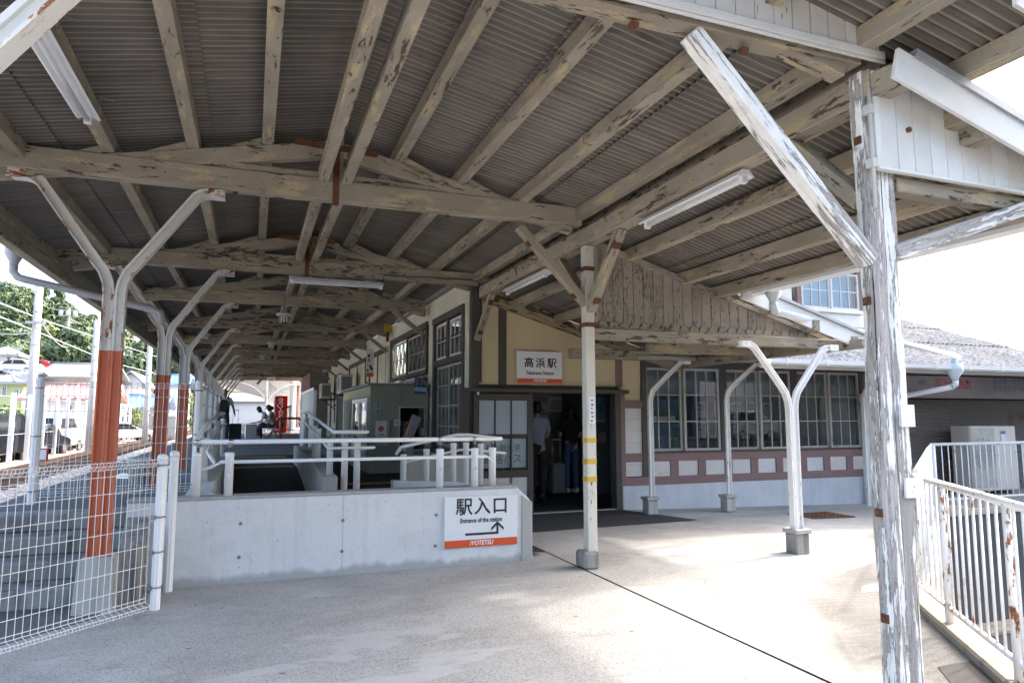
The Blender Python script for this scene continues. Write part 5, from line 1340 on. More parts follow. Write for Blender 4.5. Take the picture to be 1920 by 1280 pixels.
# blue banner with tide mark
a = ay(777, 738, 12.02); c = ay(799, 708, 12.02)
t = thing('wave_sign', 'blue hanging sign with a white wave and yellow figures beside the booth', 'sign', tuple(a))
b = MB(); b.box(a.x, c.x, 12.0, 12.015, a.z, c.z); b.build('panel', M['blue'], t)
w_ = c.x - a.x; h_ = c.z - a.z
b = MB(); b.prism([(a.x, 11.998, a.z + h_ * .18), (c.x, 11.998, a.z + h_ * .1), (c.x, 11.998, a.z + h_ * .42), (a.x + w_ * .75, 11.998, a.z + h_ * .36), (a.x + w_ * .6, 11.998, a.z + h_ * .45), (a.x + w_ * .4, 11.998, a.z + h_ * .36), (a.x + w_ * .2, 11.998, a.z + h_ * .46), (a.x, 11.998, a.z + h_ * .36)], (0, .002, 0)); b.build('wave', M['bluelight'], t)
text_mesh("3.7m", .15, M['yellow'], t, (a.x + w_ * .62, 11.997, a.z + h_ * .7), E1, EZ, sx=.8)
# two tube lamps below the lattice window
for y0, y1, l in ((12.45, 13.7, 'nearer tube lamp under the lattice window above the booth'), (14.1, 15.4, 'farther tube lamp under the lattice window above the booth')):
    batten((WX - .09, y0, 2.13), (WX - .09, y1, 2.13), l)
# platform name sign on the wall
t = thing('platform_name_sign', 'white station name board with red foot projecting from the platform wall', 'sign', (2.85, 18.5, 2.1))
a = ay(686, 706, 17.3); c = ay(701, 653, 17.3)
b = MB(); b.box(a.x, c.x, 17.28, 17.31, a.z, c.z); b.build('sign_board', M['signwhite'], t)
b = MB(); b.box(a.x + .002, c.x - .002, 17.277, 17.28, a.z, a.z + .1); b.build('red_band', M['signred'], t)
cx = (a.x + c.x) / 2; text_mesh("高", .10, M['ink'], t, (cx - .03, 17.276, c.z - .2), E1, EZ, bold=.003, sx=.7); text_mesh("浜", .10, M['ink'], t, (cx - .03, 17.276, c.z - .31), E1, EZ, bold=.003, sx=.7)
b = MB(); b.box(a.x + .02, c.x - .02, 17.277, 17.28, a.z + .26, a.z + .27); b.box(cx - .01, cx + .03, 17.277, 17.28, c.z - .52, c.z - .42); b.box(a.x + .02, a.x + .06, 17.277, 17.28, a.z + .13, a.z + .19); b.box(c.x - .07, c.x - .02, 17.277, 17.28, a.z + .16, a.z + .24); b.build('text_line', M['ink'], t)
# wall mounted air conditioners
def ac_wall(y, label):
    t = thing('air_conditioner', label, 'air conditioner', (2.75, y, 2.1))
    b = MB(); b.box(2.42, 2.78, y - .42, y + .42, 2.12, 2.70); b.build('casing', M['acwhite'], t, .02)
    b = MB(); b.box(2.46, 2.75, y - .426, y - .42, 2.2, 2.62)
    for k in range(7): b.box(2.47, 2.74, y - .431, y - .426, 2.22 + k * .055, 2.235 + k * .055)
    b.tube([(2.415, y, 2.42), (2.408, y, 2.42)], .24, 20); b.build('grille', M['acdark'], t)
    b = MB(); b.box(2.40, 3.0, y - .36, y - .30, 2.06, 2.115); b.box(2.40, 3.0, y + .30, y + .36, 2.06, 2.115); b.beam((2.5, y - .33, 2.06), (2.98, y - .33, 1.7), .04, .04); b.build('bracket', M['rust'], t)
    b = MB(); b.tube([(2.75, y - .40, 2.3), (2.86, y - .44, 2.34), (2.92, y - .40, 2.2), (2.95, y - .40, 1.2)], .02, 8); b.build('pipe', M['wiredark'], t)
ac_wall(21.2, 'larger wall mounted air conditioner on a rusty bracket above the platform')
ac_wall(27.2, 'farther wall mounted air conditioner near the tiled pier')
# green panel and boards beside the booth
a = ay(655, 885, 15.9); c = ay(664, 738, 15.9)
t = thing('green_panel', 'tall green panel standing left of the ticket booth', 'panel', (a.x, 15.95, .46)); b = MB(); b.box(a.x - .1, c.x, 15.92, 15.98, .46, c.z); b.build('board', M['green'], t, .004)
b = MB(); b.box(a.x - .16, a.x - .1, 15.9, 15.99, .46, c.z); b.build('frame', M['paper'], t)
a = ay(632, 815, 17.5); c = ay(650, 745, 17.5)
t = thing('notice_board', 'plain grey board standing behind the ramp handrails', 'board', (a.x, 17.5, .46)); b = MB(); b.box(a.x, c.x, 17.48, 17.52, .46, c.z); b.build('board', M['galv'], t, .004)
b = MB(); b.box(c.x, c.x + .04, 17.46, 17.54, .46, c.z + .02); b.box(a.x - .04, a.x, 17.46, 17.54, .46, c.z + .02); b.build('frame', M['tile'], t)

# ------------------------------------------------------------------ things inside the hall
def notice(name, label, u0, v0, u1, v1, y, mat, lines=True):
    t, a, c = faceplate(name, label, 'notice', u0, v0, u1, v1, y, mat, .01)
    if lines:
        b = MB(); h_ = c.z - a.z; w_ = c.x - a.x
        for k in range(4): b.box(a.x + w_ * .1, c.x - w_ * (.1 + .12 * (k % 2)), y - .012, y - .0105, a.z + h_ * (.2 + .16 * k), a.z + h_ * (.255 + .16 * k))
        b.build('text_line', M['acdark'], t)
    return t, a, c
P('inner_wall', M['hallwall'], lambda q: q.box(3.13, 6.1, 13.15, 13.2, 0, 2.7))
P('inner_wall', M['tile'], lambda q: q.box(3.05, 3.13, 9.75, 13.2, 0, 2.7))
t, a, c = notice('notice_sheet', 'large white notice on the hall wall above the two people', 1028, 744, 1062, 772, 13.14, M['paper'])
notice('notice_sheet', 'white and blue notice right of the man in the blue shirt', 996, 756, 1028, 800, 13.14, M['paper'])
t, a, c = faceplate('poster', 'bright blue poster on the dark hall wall right of the slim post', 'poster', 1118, 744, 1134, 790, 11.55, M['posterblue'], .01)
b = MB(); m_ = (a + c) / 2; b.sphere((m_.x - .02, 11.54, m_.z + .03), .04, .004, .08); b.sphere((m_.x + .03, 11.54, m_.z - .03), .03, .004, .06); b.build('leaf_motif', M['green'], t)
b = MB(); b.box(a.x, c.x, 11.537, 11.54, a.z, a.z + .025); b.build('yellow_strip', M['yellow'], t)
notice('small_notice', 'small pinkish notice low on the dark hall wall', 1122, 810, 1136, 830, 11.55, M['redbrown'])
t = thing('vending_cabinet', 'blue and green drinks cabinet seen through the left window', 'vending machine', (7.0, 11.2, 0))
b = MB(); b.box(6.35, 7.75, 11.1, 11.55, 0, 1.78); b.build('cabinet', M['posterblue'], t, .02)
b = MB(); b.box(6.9, 7.6, 11.085, 11.1, 1.3, 1.55); b.build('green_panel', M['green'], t); b = MB(); b.prism([(7.0, 11.09, .5), (7.7, 11.09, .5), (7.7, 11.09, 1.1), (7.5, 11.09, 1.1)], (0, .008, 0)); b.build('green_panel', M['green'], t)
b = MB(); b.box(7.02, 7.5, 11.07, 11.085, 1.37, 1.45); b.build('white_mark', M['signwhite'], t)
for k in range(9):
    a_ = 8.35 + (k % 5) * .42; z_ = 1.42 if k < 5 else 1.02
    t = thing('posted_sheet', 'sheet of paper pinned up inside the station windows', 'paper', (a_, 11.58, z_), 'sheets pinned up inside the windows')
    b = MB(); b.box(a_, a_ + .24, 11.575, 11.595, z_, z_ + .32); b.build('sheet', M['galv'], t)
    b = MB(); b.box(a_ + .03, a_ + .2, 11.572, 11.575, z_ + .24, z_ + .27); b.box(a_ + .03, a_ + .15, 11.572, 11.575, z_ + .15, z_ + .17); b.build('text_line', M['red'] if k % 3 == 0 else M['acdark'], t)

# ------------------------------------------------------------------ shop with roller shutter
sh = thing('kiosk_shop', 'closed station shop with stained roller shutter and red and blue lettering', 'shop', (15, 10.2, -.1))
b = MB(); n = 46; z0, z1 = -.1, 1.80
for i in range(n):
    za = z0 + (z1 - z0) * i / n; zb = z0 + (z1 - z0) * (i + 1) / n
    b.add([(10.66, 10.20, za), (22, 10.20, za), (22, 10.17, za + (zb - za) * .35), (10.66, 10.17, za + (zb - za) * .35), (22, 10.20, zb), (10.66, 10.20, zb)], [(0, 1, 2, 3), (3, 2, 4, 5)])
b.build('roller_shutter', M['shutter'], sh)
P('shop_wall', M['dark'], lambda b: b.box(10.65, 22, 10.3, 10.4, -.1, 2.6), sh)
P('shutter_box', M['acdark'], lambda b: b.box(10.66, 22, 9.98, 10.3, 2.30, 2.50), sh)
b = MB(); b.box(10.66, 22, 10.06, 10.12, 1.82, 2.28); sg = b.build('shop_fascia', M['fascia'], sh, .004)
def ft(u, v, s, size, mat, sx=1.0, spacing=1.0): text_mesh(s, size, mat, sg, (ay(u, v, 10.057).x, 10.057, ay(u, v, 10.057).z), E1, EZ, bold=.004, sx=sx, spacing=spacing)
ft(1788, 721, "高浜駅売店", .235, M['shopred'], .92); ft(1726, 717, "・お酒", .115, M['shopblue']); ft(1722, 733, "サンドイッチ", .125, M['shopblue'], .8)
ft(1893, 715, "お土産・お弁当", .14, M['shopblue'], 1.0, 1.12); ft(1893, 729, "アイスクリーム", .14, M['shopblue'], 1.0, 1.12)
P('shop_roof', M['roofgrey'], lambda b: b.box(14.5, 34, 7.9, 16, 2.42, 2.52), sh)  # roof stretched out of view to keep sun off the shop front
P('shop_ceiling', M['roofgrey'], lambda b: b.box(10.66, 14.5, 9.8, 16, 2.56, 2.66), sh)
# outdoor unit
t = thing('outdoor_unit', 'grey outdoor air conditioner with round fan grille in front of the shutter', 'air conditioner', (14, 9.7, -.1))
a = ay(1790, 930, 9.9); c = ay(1903, 798, 9.5); s_ = c.x - a.x
b = MB(); b.box(a.x, c.x, 9.5, 9.9, -.02, c.z); b.build('casing', M['acwhite'], t, .015)
b = MB(); m_ = a.x + s_ * .27; zc = (c.z - .02) * .5; b.box(a.x + .02, a.x + s_ * .52, 9.492, 9.5, .05, c.z - .04); b.build('front_panel', M['galv'], t)
b = MB()
for k in range(6):
    r_ = .06 + k * .05; pts = [(m_ + r_ * math.cos(q * .2618), 9.487, zc + .1 + r_ * math.sin(q * .2618)) for q in range(25)]; b.tube(pts, .006, 4, False)
for k in range(12): q = k * math.pi / 6; b.tube([(m_, 9.487, zc + .1), (m_ + .33 * math.cos(q), 9.487, zc + .1 + .33 * math.sin(q))], .005, 4)
b.build('fan_grille', M['acwhite'], t)
b = MB(); b.box(a.x + s_ * .66, a.x + s_ * .76, 9.488, 9.499, c.z - .32, c.z - .1); lb = b.build('sticker', M['paper'], t); b = MB(); b.box(a.x + s_ * .66, a.x + s_ * .76, 9.485, 9.488, c.z - .16, c.z - .1); b.build('sticker_head', M['blue'], lb)
for q_ in (a.x + .1, c.x - .25): b = MB(); b.box(q_, q_ + .15, 9.5, 9.9, -.1, -.02); b.build('foot', M['acdark'], t)
# ================================================================== people
def skin_obj(name, nodes, edges, mat, parent, xf, sub=2):
    ks = list(nodes); me = bpy.data.meshes.new(name)
    off = Vector((0, 0, 0)); q = parent
    while q is not None: off += q.location; q = q.parent
    me.from_pydata([xf(nodes[k][0]) - off for k in ks], [(ks.index(a), ks.index(c)) for a, c in edges], [])
    o = bpy.data.objects.new(name, me); COL.objects.link(o)
    o.modifiers.new('skin', 'SKIN')
    for i, k in enumerate(ks):
        r = nodes[k][1]; r = r if isinstance(r, tuple) else (r, r)
        me.skin_vertices[0].data[i].radius = r
        me.skin_vertices[0].data[i].use_root = (i == 0)
    s_ = o.modifiers.new('sub', 'SUBSURF'); s_.levels = sub; s_.render_levels = sub
    dg = bpy.context.evaluated_depsgraph_get(); m2 = bpy.data.meshes.new_from_object(o.evaluated_get(dg))
    o.modifiers.clear(); o.data = m2; bpy.data.meshes.remove(me); m2.name = name
    m2.materials.clear(); m2.materials.append(mat)
    m2.polygons.foreach_set("use_smooth", [True] * len(m2.polygons))
    at = m2.attributes.new("gc", 'FLOAT_VECTOR', 'POINT'); 
    o.parent = parent; return o
def person(label, pos, yaw, H, J, cloth, hair='short', haircol='hair', extra=None, group=None):
    """J: joints in local metres for a 1.70 m body (x right, y forward, z up)"""
    s = H / 1.70; c_, s_ = math.cos(yaw), math.sin(yaw); pos = Vector(pos)
    def xf(p): return pos + Vector((p[0] * c_ - p[1] * s_, p[0] * s_ + p[1] * c_, p[2])) * s
    t = thing('person', label, 'person', tuple(pos), group)
    N = {}; E_ = []
    V_ = {k: Vector(v) for k, v in J.items()}
    def node(k, p, r): N[k] = (Vector(p), r * s if not isinstance(r, tuple) else tuple(x * s for x in r))
    node('pelvis', V_['pelvis'], (.115, .09)); node('waist', V_['waist'], (.105, .082)); node('chest', V_['chest'], (.125, .095)); node('neckb', V_['neck'], .055); node('neckt', V_['neck'].lerp(V_['head'], .45), .046)
    hd = V_['head']; up_ = (V_['head'] - V_['neck']).normalized()
    node('jaw', hd + up_ * .02 + Vector((0, .018, 0)), (.06, .066)); node('skull', hd + up_ * .10, (.072, .086)); node('crown', hd + up_ * .165, (.05, .06))
    E_ += [('pelvis', 'waist'), ('waist', 'chest'), ('chest', 'neckb'), ('neckb', 'neckt'), ('neckt', 'jaw'), ('jaw', 'skull'), ('skull', 'crown')]
    for sd in ('l', 'r'):
        sg = -1 if sd == 'l' else 1
        node('sh' + sd, V_['sh' + sd], .052); node('el' + sd, V_['el' + sd], .038); node('wr' + sd, V_['wr' + sd], .026)
        node('hip' + sd, V_['hip' + sd], .085); node('kn' + sd, V_['kn' + sd], .055); node('an' + sd, V_['an' + sd], .036)
        fwd_ = (V_['an' + sd] * 0 + Vector((0, 1, 0))); node('toe' + sd, V_['an' + sd] + fwd_ * .14 + Vector((0, 0, -.045)), .03)
        E_ += [('chest', 'sh' + sd), ('sh' + sd, 'el' + sd), ('el' + sd, 'wr' + sd), ('pelvis', 'hip' + sd), ('hip' + sd, 'kn' + sd), ('kn' + sd, 'an' + sd), ('an' + sd, 'toe' + sd)]
        d = (V_['wr' + sd] - V_['el' + sd]).normalized(); lat = d.cross(Vector((1, 0, 0))); lat = lat.normalized() if lat.length > .1 else Vector((0, 1, 0))
        palm = V_['wr' + sd] + d * .05; node('pa' + sd, palm, (.03, .018)); E_.append(('wr' + sd, 'pa' + sd))
        curl = Vector((-sg * .25, 0, 0))
        for k, (o, L) in enumerate(((-.028, .066), (-.010, .078), (.010, .072), (.027, .058))):
            a = palm + lat * o + d * .03; m_ = a + (d + curl * .5).normalized() * L * .55; e = m_ + (d + curl * 1.6).normalized() * L * .5
            node('f%s%d' % (sd, k), a, .0088); node('g%s%d' % (sd, k), m_, .008); node('h%s%d' % (sd, k), e, .0068); E_ += [('pa' + sd, 'f%s%d' % (sd, k)), ('f%s%d' % (sd, k), 'g%s%d' % (sd, k)), ('g%s%d' % (sd, k), 'h%s%d' % (sd, k))]
        a = palm + lat * .03 - d * .02; e = a + (d * .7 + lat * .8).normalized() * .045; node('t' + sd, e, .0095); E_.append(('pa' + sd, 't' + sd)); node('u' + sd, e + d * .028, .008); E_.append(('t' + sd, 'u' + sd))
    skin_obj('body', N, E_, M['skin'], t, xf)
    # face
    b = MB(); q = hd + up_ * .075; yv = Vector((0, 1, 0))
    b.sphere(xf(q + yv * .098 + up_ * -.012), .012 * s, .016 * s, .017 * s, 8, 6)
    for sg in (-1, 1): b.sphere(xf(q + Vector((sg * .074, 0, 0)) + up_ * -.01), .012 * s, .02 * s, .028 * s, 8, 6)
    b.build('face_relief', M['skin'], t)
    b = MB()
    for sg in (-1, 1): b.sphere(xf(q + yv * .08 + Vector((sg * .03, 0, 0)) + up_ * .012), .01 * s, .008 * s, .007 * s, 8, 6)
    b.beam(xf(q + yv * .082 + Vector((-.022, 0, 0)) - up_ * .05), xf(q + yv * .082 + Vector((.022, 0, 0)) - up_ * .05), .006 * s, .006 * s); b.build('eyes_and_mouth', M['hair'], t)
    # hair
    rot = Matrix.Rotation(yaw, 3, 'Z'); b = MB(); hc = hd + up_ * .118 + Vector((0, -.018, 0))
    b.sphere(xf(hc), .088 * s, .098 * s, .092 * s, 14, 10, rot)
    if hair == 'long':
        b.sphere(xf(hc + Vector((0, -.045, -.10))), .085 * s, .055 * s, .14 * s, 12, 9, rot); b.sphere(xf(hc + Vector((0, -.05, -.2))), .07 * s, .045 * s, .11 * s, 12, 9, rot)
    if hair == 'bob': b.sphere(xf(hc + Vector((0, -.03, -.06))), .092 * s, .085 * s, .10 * s, 12, 9, rot)
    if hair == 'short': b.sphere(xf(hc + Vector((0, -.03, -.05))), .078 * s, .07 * s, .075 * s, 12, 9, rot)
    b.build('hair', M[haircol], t)
    # shirt
    g = .016
    S_ = {'pelvis': (V_['pelvis'] + (V_['waist'] - V_['pelvis']) * -.25, ((.124 + g) * s, (.102 + g) * s)), 'waist': (V_['waist'], ((.112 + g) * s, (.09 + g) * s)), 'chest': (V_['chest'], ((.128 + g) * s, (.098 + g) * s)), 'neck': (V_['neck'] - up_ * .015, (.06 + g) * s)}
    SE = [('pelvis', 'waist'), ('waist', 'chest'), ('chest', 'neck')]
    for sd in ('l', 'r'):
        S_['sh' + sd] = (V_['sh' + sd], (.056 + g) * s); S_['m' + sd] = (V_['sh' + sd].lerp(V_['el' + sd], cloth.get('sleeve', .75)), (.05 + g) * s); SE += [('chest', 'sh' + sd), ('sh' + sd, 'm' + sd)]
    skin_obj('shirt', S_, SE, M[cloth['shirt']], t, xf)
    T_ = {'pelvis': (V_['pelvis'], ((.118 + .012) * s, (.095 + .012) * s)), 'top': (V_['pelvis'].lerp(V_['waist'], .62), ((.112 + .012) * s, (.088 + .012) * s))}; TE = [('pelvis', 'top')]
    for sd in ('l', 'r'):
        T_['hip' + sd] = (V_['hip' + sd], .094 * s); T_['kn' + sd] = (V_['kn' + sd], .068 * s); T_['an' + sd] = (V_['kn' + sd].lerp(V_['an' + sd], .95), .056 * s); TE += [('pelvis', 'hip' + sd), ('hip' + sd, 'kn' + sd), ('kn' + sd, 'an' + sd)]
    skin_obj('trousers', T_, TE, M[cloth['trousers']], t, xf)
    for sd in ('l', 'r'):
        b = MB(); a = V_['an' + sd]; b.sphere(xf(a + Vector((0, .055, -.045))), .046 * s, .135 * s, .045 * s, 12, 8, rot); b.sphere(xf(a + Vector((0, -.02, -.025))), .042 * s, .06 * s, .055 * s, 12, 8, rot); b.build('shoe', M[cloth.get('shoe', 'black')], t)
    return t, xf, s, rot
def standing(**k):
    J = dict(pelvis=(0, 0, .93), waist=(0, .01, 1.10), chest=(0, .0, 1.30), neck=(0, -.005, 1.44), head=(0, .015, 1.51), shl=(-.175, 0, 1.385), shr=(.175, 0, 1.385), ell=(-.23, -.03, 1.10), elr=(.23, -.03, 1.10), wrl=(-.22, .05, .85), wrr=(.22, .05, .85),
             hipl=(-.09, 0, .90), hipr=(.09, 0, .90), knl=(-.10, .02, .49), knr=(.10, .02, .49), anl=(-.10, -.01, .09), anr=(.10, -.01, .09)); J.update(k); return J
def sitting(lean=.1, **k):
    J = dict(pelvis=(0, 0, .52), waist=(0, .02 + lean * .3, .69), chest=(0, .03 + lean * .9, .89), neck=(0, .03 + lean * 1.3, 1.03), head=(0, .06 + lean * 1.5, 1.10), shl=(-.17, .03 + lean, .97), shr=(.17, .03 + lean, .97), ell=(-.2, .12 + lean, .72), elr=(.2, .12 + lean, .72), wrl=(-.08, .33 + lean, .66), wrr=(.08, .33 + lean, .66),
             hipl=(-.09, .04, .50), hipr=(.09, .04, .50), knl=(-.11, .45, .52), knr=(.11, .45, .52), anl=(-.10, .42, .09), anr=(.10, .42, .09)); J.update(k); return J
# hall: two people seen from behind
hz_ = ay(1006, 753, 10.9).z
person('man in pale blue shirt and black trousers standing in the dark doorway', (ay(1008, 850, 10.9).x, 10.9, 0), R(8), hz_ + .0, standing(elr=(.22, .02, 1.12), wrr=(.12, .2, 1.02), knl=(-.1, .05, .49)), dict(shirt='shirtblue', trousers='trousers', sleeve=.85))
hz_ = ay(1066, 762, 11.9).z
person('woman with long dark hair in black top and jeans inside the station hall', (ay(1071, 850, 11.9).x, 11.9, 0), R(4), hz_, standing(ell=(-.23, .05, 1.12), wrl=(-.1, .25, 1.08), elr=(.24, .04, 1.12), wrr=(.15, .24, 1.06)), dict(shirt='shirtblack', trousers='jeans', shoe='shirtwhite'), hair='long')
def suitcase(name, label, p, w_, d_, h_, mat, yaw=0, handle=.4, ribs=6):
    p = Vector(p); t = thing(name, label, 'suitcase', tuple(p))
    b = MB(); b.box(p.x - w_ / 2, p.x + w_ / 2, p.y - d_ / 2, p.y + d_ / 2, p.z + .05, p.z + h_); b.build('shell', M[mat], t, .03)
    b = MB()
    for k in range(ribs): xx = p.x - w_ * .4 + w_ * .8 * k / (ribs - 1); b.box(xx - .008, xx + .008, p.y - d_ / 2 - .006, p.y - d_ / 2 + .002, p.z + .10, p.z + h_ - .05)
    b.build('rib', M[mat], t)
    b = MB()
    for sx in (-1, 1): b.tube([(p.x + sx * .08, p.y, p.z + h_), (p.x + sx * .08, p.y, p.z + h_ + handle)], .008, 6)
    b.tube([(p.x - .085, p.y, p.z + h_ + handle), (p.x + .085, p.y, p.z + h_ + handle)], .014, 8); b.build('pull_handle', M['alu'], t)
    for sx in (-1, 1):
        for sy in (-1, 1): b = MB(); b.tube([(p.x + sx * w_ * .38 - .012, p.y + sy * d_ * .3, p.z + .026), (p.x + sx * w_ * .38 + .012, p.y + sy * d_ * .3, p.z + .026)], .026, 10); b.build('wheel', M['tyre'], t)
suitcase('suitcase', 'grey suitcase with raised handle standing between the two people in the hall', (ay(1043, 880, 11.6).x, 11.6, 0), .26, .26, .60, 'acdark', 0, .42)
# platform: man with a backpack, two seated people
px_, py_ = ay(419, 800, 23.3).x, 23.3
t, xf, s, rot = person('man with light hair, white tee and black backpack walking on the platform', (px_, py_, .6), R(-4), 1.68, standing(elr=(.27, -.02, 1.12), wrr=(.30, .12, .95), ell=(-.27, .02, 1.13), wrl=(-.22, .18, 1.0), knl=(-.1, .14, .52), anl=(-.1, .06, .10), knr=(.1, .04, .5), anr=(.1, -.16, .12)), dict(shirt='shirtwhite', trousers='navy', sleeve=.7), haircol='hairbrown')
bp = thing('backpack', 'black backpack on the back of the man in the white tee', 'backpack', tuple(xf((0, -.2, 1.0))))
b = MB(); b.prism([xf(p) for p in ((-.12, -.12, .95), (.12, -.12, .95), (.13, -.11, 1.22), (.09, -.12, 1.38), (-.09, -.12, 1.38), (-.13, -.11, 1.22))], xf((0, -.30, 0)) - xf((0, -.11, 0))); b.build('main_bag', M['bag'], bp, .03)
for sg in (-1, 1):
    b = MB(); b.tube([xf((sg * .10, -.11, 1.40)), xf((sg * .115, -.02, 1.475)), xf((sg * .12, .09, 1.40)), xf((sg * .13, .12, 1.2)), xf((sg * .14, -.08, .98))], .022, 6); b.build('strap', M['bag'], bp)
suitcase('suitcase', 'black upright suitcase wheeled by the man on the platform', (ay(441, 800, 23.6).x, 23.6, .6), .37, .26, .62, 'bag', 0, .42, 3)
bx, by = ay(513, 800, 26.0).x, 26.0
person('seated person in taupe top and black cap with legs crossed on the bench', (bx, by, .6), R(90), 1.66, sitting(.06, knr=(.06, .45, .60), anr=(-.06, .58, .26)), dict(shirt='shirtgrey', trousers='navy', shoe='shirtwhite'), hair='bob')
b = MB(); b.sphere((bx - .135, by, 1.735), .12, .115, .09, 12, 8); b.prism([(bx - .13, by - .07, 1.715), (bx - .13, by + .07, 1.715), (bx - .32, by + .055, 1.70), (bx - .32, by - .055, 1.70)], (0, 0, .012)); tag(b.build('cap', M['shirtblack']), 'black cap worn by the seated person in the taupe top', 'cap')
bx2 = ay(508, 800, 26.8).x
person('seated person in pale blue top leaning forward on the bench', (bx2, 26.75, .6), R(90), 1.62, sitting(.22), dict(shirt='shirtpale', trousers='navy'), hair='bob')
b = MB(); b.sphere((bx + .22, by - .05, 1.22), .13, .14, .19, 10, 8); tag(b.build('rucksack', M['bag']), 'black rucksack on the bench behind the seated person', 'rucksack')
suitcase('suitcase', 'silver ribbed suitcase in front of the seated people', (ay(471, 800, 25.6).x, 25.6, .6), .40, .28, .56, 'silver', 0, .05)
bn = thing('platform_bench', 'row of pale blue moulded seats on a steel frame on the platform', 'bench', (bx, by + .3, .6))
for k in range(4):
    y = by - .5 + k * .52
    b = MB(); b.prism([(bx - .22, y - .22, 1.01), (bx - .20, y - .22, 1.04), (bx + .10, y - .22, 1.0), (bx + .22, y - .22, 1.06), (bx + .36, y - .22, 1.42), (bx + .33, y - .22, 1.43), (bx + .18, y - .22, 1.04), (bx + .1, y - .22, .97)], (0, .44, 0)); b.build('seat_shell', M['seatblue'], bn, .01)
b = MB(); b.box(bx - .02, bx + .03, by - .75, by + 1.3, .93, .97); 
b.build('beam', M['acdark'], bn)
for y in (by - .6, by + .35, by + 1.2):
    b = MB(); b.beam((bx, y, .95), (bx - .2, y, .61), .03, .03); b.beam((bx, y, .95), (bx + .22, y, .61), .03, .03); b.build('leg', M['acdark'], bn)
# ------------------------------------------------------------------ far platform things
def vend():
    y = 37.0; a = ay(513, 830, y); c = ay(540, 742, y); a.z = .6
    t = thing('vending_machine', 'bright red vending machine with white script on its side', 'vending machine', ((a.x + c.x) / 2, y, .6))
    b = MB(); b.box(a.x, c.x, y, y + 1.0, .62, c.z); b.build('cabinet', M['red'], t, .02)
    b = MB(); b.box(a.x - .04, a.x, y + .02, y + .98, .7, c.z - .02); b.build('front_panel', M['paper'], t, .01)
    text_mesh("Coca-Cola", .40, M['inkwhite'], t, (a.x + (c.x - a.x) * .42, y - .006, c.z - (c.z - .62) * .40), (0, 0, 1), (-1, 0, 0), shear=.3, bold=.004, sx=.72)
vend()
t = thing('orange_fence', 'orange red railing on the platform behind the bench', 'railing', (2.2, 29, .6))
x0 = ay(522, 800, 25).x; A = Vector((x0 + .1, 25.2, 0)); B_ = Vector((x0 + .75, 32, 0))
b = MB(); b.tube([Vector((A.x, A.y, 1.72)), Vector((B_.x, B_.y, 1.9))], .035, 8); b.build('top_rail', M['orangerail'], t)
b = MB()
for i in range(9): p = A.lerp(B_, i / 8); b.box(p.x - .012, p.x + .012, p.y - .012, p.y + .012, .6, 1.72 + .18 * i / 8)
b.build('bar', M['orangerail'], t)
b = MB(); A2 = Vector((x0 + .05, 24.6, 0)); b.tube([(A2.x, A2.y, .6), (A2.x, A2.y, 1.3), (A2.x + .03, A2.y, 1.38), (A2.x + .6, A2.y + .2, 1.38), (A2.x + .75, A2.y + .2, 1.2)], .045, 8); b.build('hoop', M['orangerail'], t)
a = ay(501, 714, 38.7); c = ay(516, 702, 38.7)
t = thing('hanging_sign', 'small white sign hanging from the far end of the canopy', 'sign', ((a.x + c.x) / 2, 38.7, a.z)); b = MB(); b.box(a.x, c.x, 38.6, 38.66, a.z, c.z); b.build('panel', M['signwhite'], t)
b = MB(); w_ = c.x - a.x
for k in range(3): b.box(a.x + w_ * (.14 + .27 * k), a.x + w_ * (.30 + .27 * k), 38.59, 38.6, a.z + (c.z - a.z) * .55, c.z - .05)
b.box(a.x + w_ * .2, a.x + w_ * .8, 38.59, 38.6, a.z + .06, a.z + .10); b.build('text_line', M['ink'], t)
b = MB(); b.beam(ay(482, 720, 38.5), ay(494, 707, 38.5), .06, .12); tag(b.build('signal_arm', M['acdark']), 'dark tilted bar under the far end of the canopy', 'bar')
# arched canopy farther along
ac = thing('arched_canopy', 'white arched steel canopy curving away beyond the wooden canopy', 'canopy', (1, 60, .6))
for k in range(24):
    y = 41.6 + k * 2.2; xo = .78 + (y - 42) * .068 + (y - 42) ** 2 * .0006
    b = MB(); b.tube([(xo, y, .6), (xo, y, 3.5)], .07, 8)
    for sg, Lx in ((-1, 2.2), (1, 2.5)):
        pts = [(xo + sg * Lx * (1 - math.cos(q)), y, 2.0 + 1.45 * math.sin(q)) for q in [i * math.pi / 2 / 8 for i in range(9)]]; b.tube(pts, .055, 6)
    b.build('arch_rib', M['white'], ac)
b = MB(); vs = []; n = 17
for k in range(n):
    y = 41.5 + k * 3.16; xo = .78 + (y - 42) * .068 + (y - 42) ** 2 * .0006
    for dx, z in ((-2.9, 3.42), (-1.5, 3.52), (0, 3.62), (1.6, 3.52), (3.2, 3.42)): vs.append((xo + dx, y, z))
b.add(vs, [(5 * k + j, 5 * k + j + 1, 5 * k + j + 6, 5 * k + j + 5) for k in range(n - 1) for j in range(4)]); b.build('arched_roof', M['housewhite'], ac)
for u, l, mt in ((548, 'pale round column at the end of the tiled pier', 'pvc'), (556, 'rusty red round column beside the tiled pier', 'redbrown')):
    x = ay(u, 780, 43.0).x; t = thing('round_column', l, 'column', (x, 43.0 + (u == 556), .6)); b = MB(); b.lathe([(.20, .6), (.18, 4.6)], (x, 43.0 + (u == 556), 0), 14); b.build('shaft', M[mt], t)
    b = MB(); b.lathe([(.28, .6), (.28, .75)], (x, 43.0 + (u == 556), 0), 14); b.build('base', M['capconc'], t)
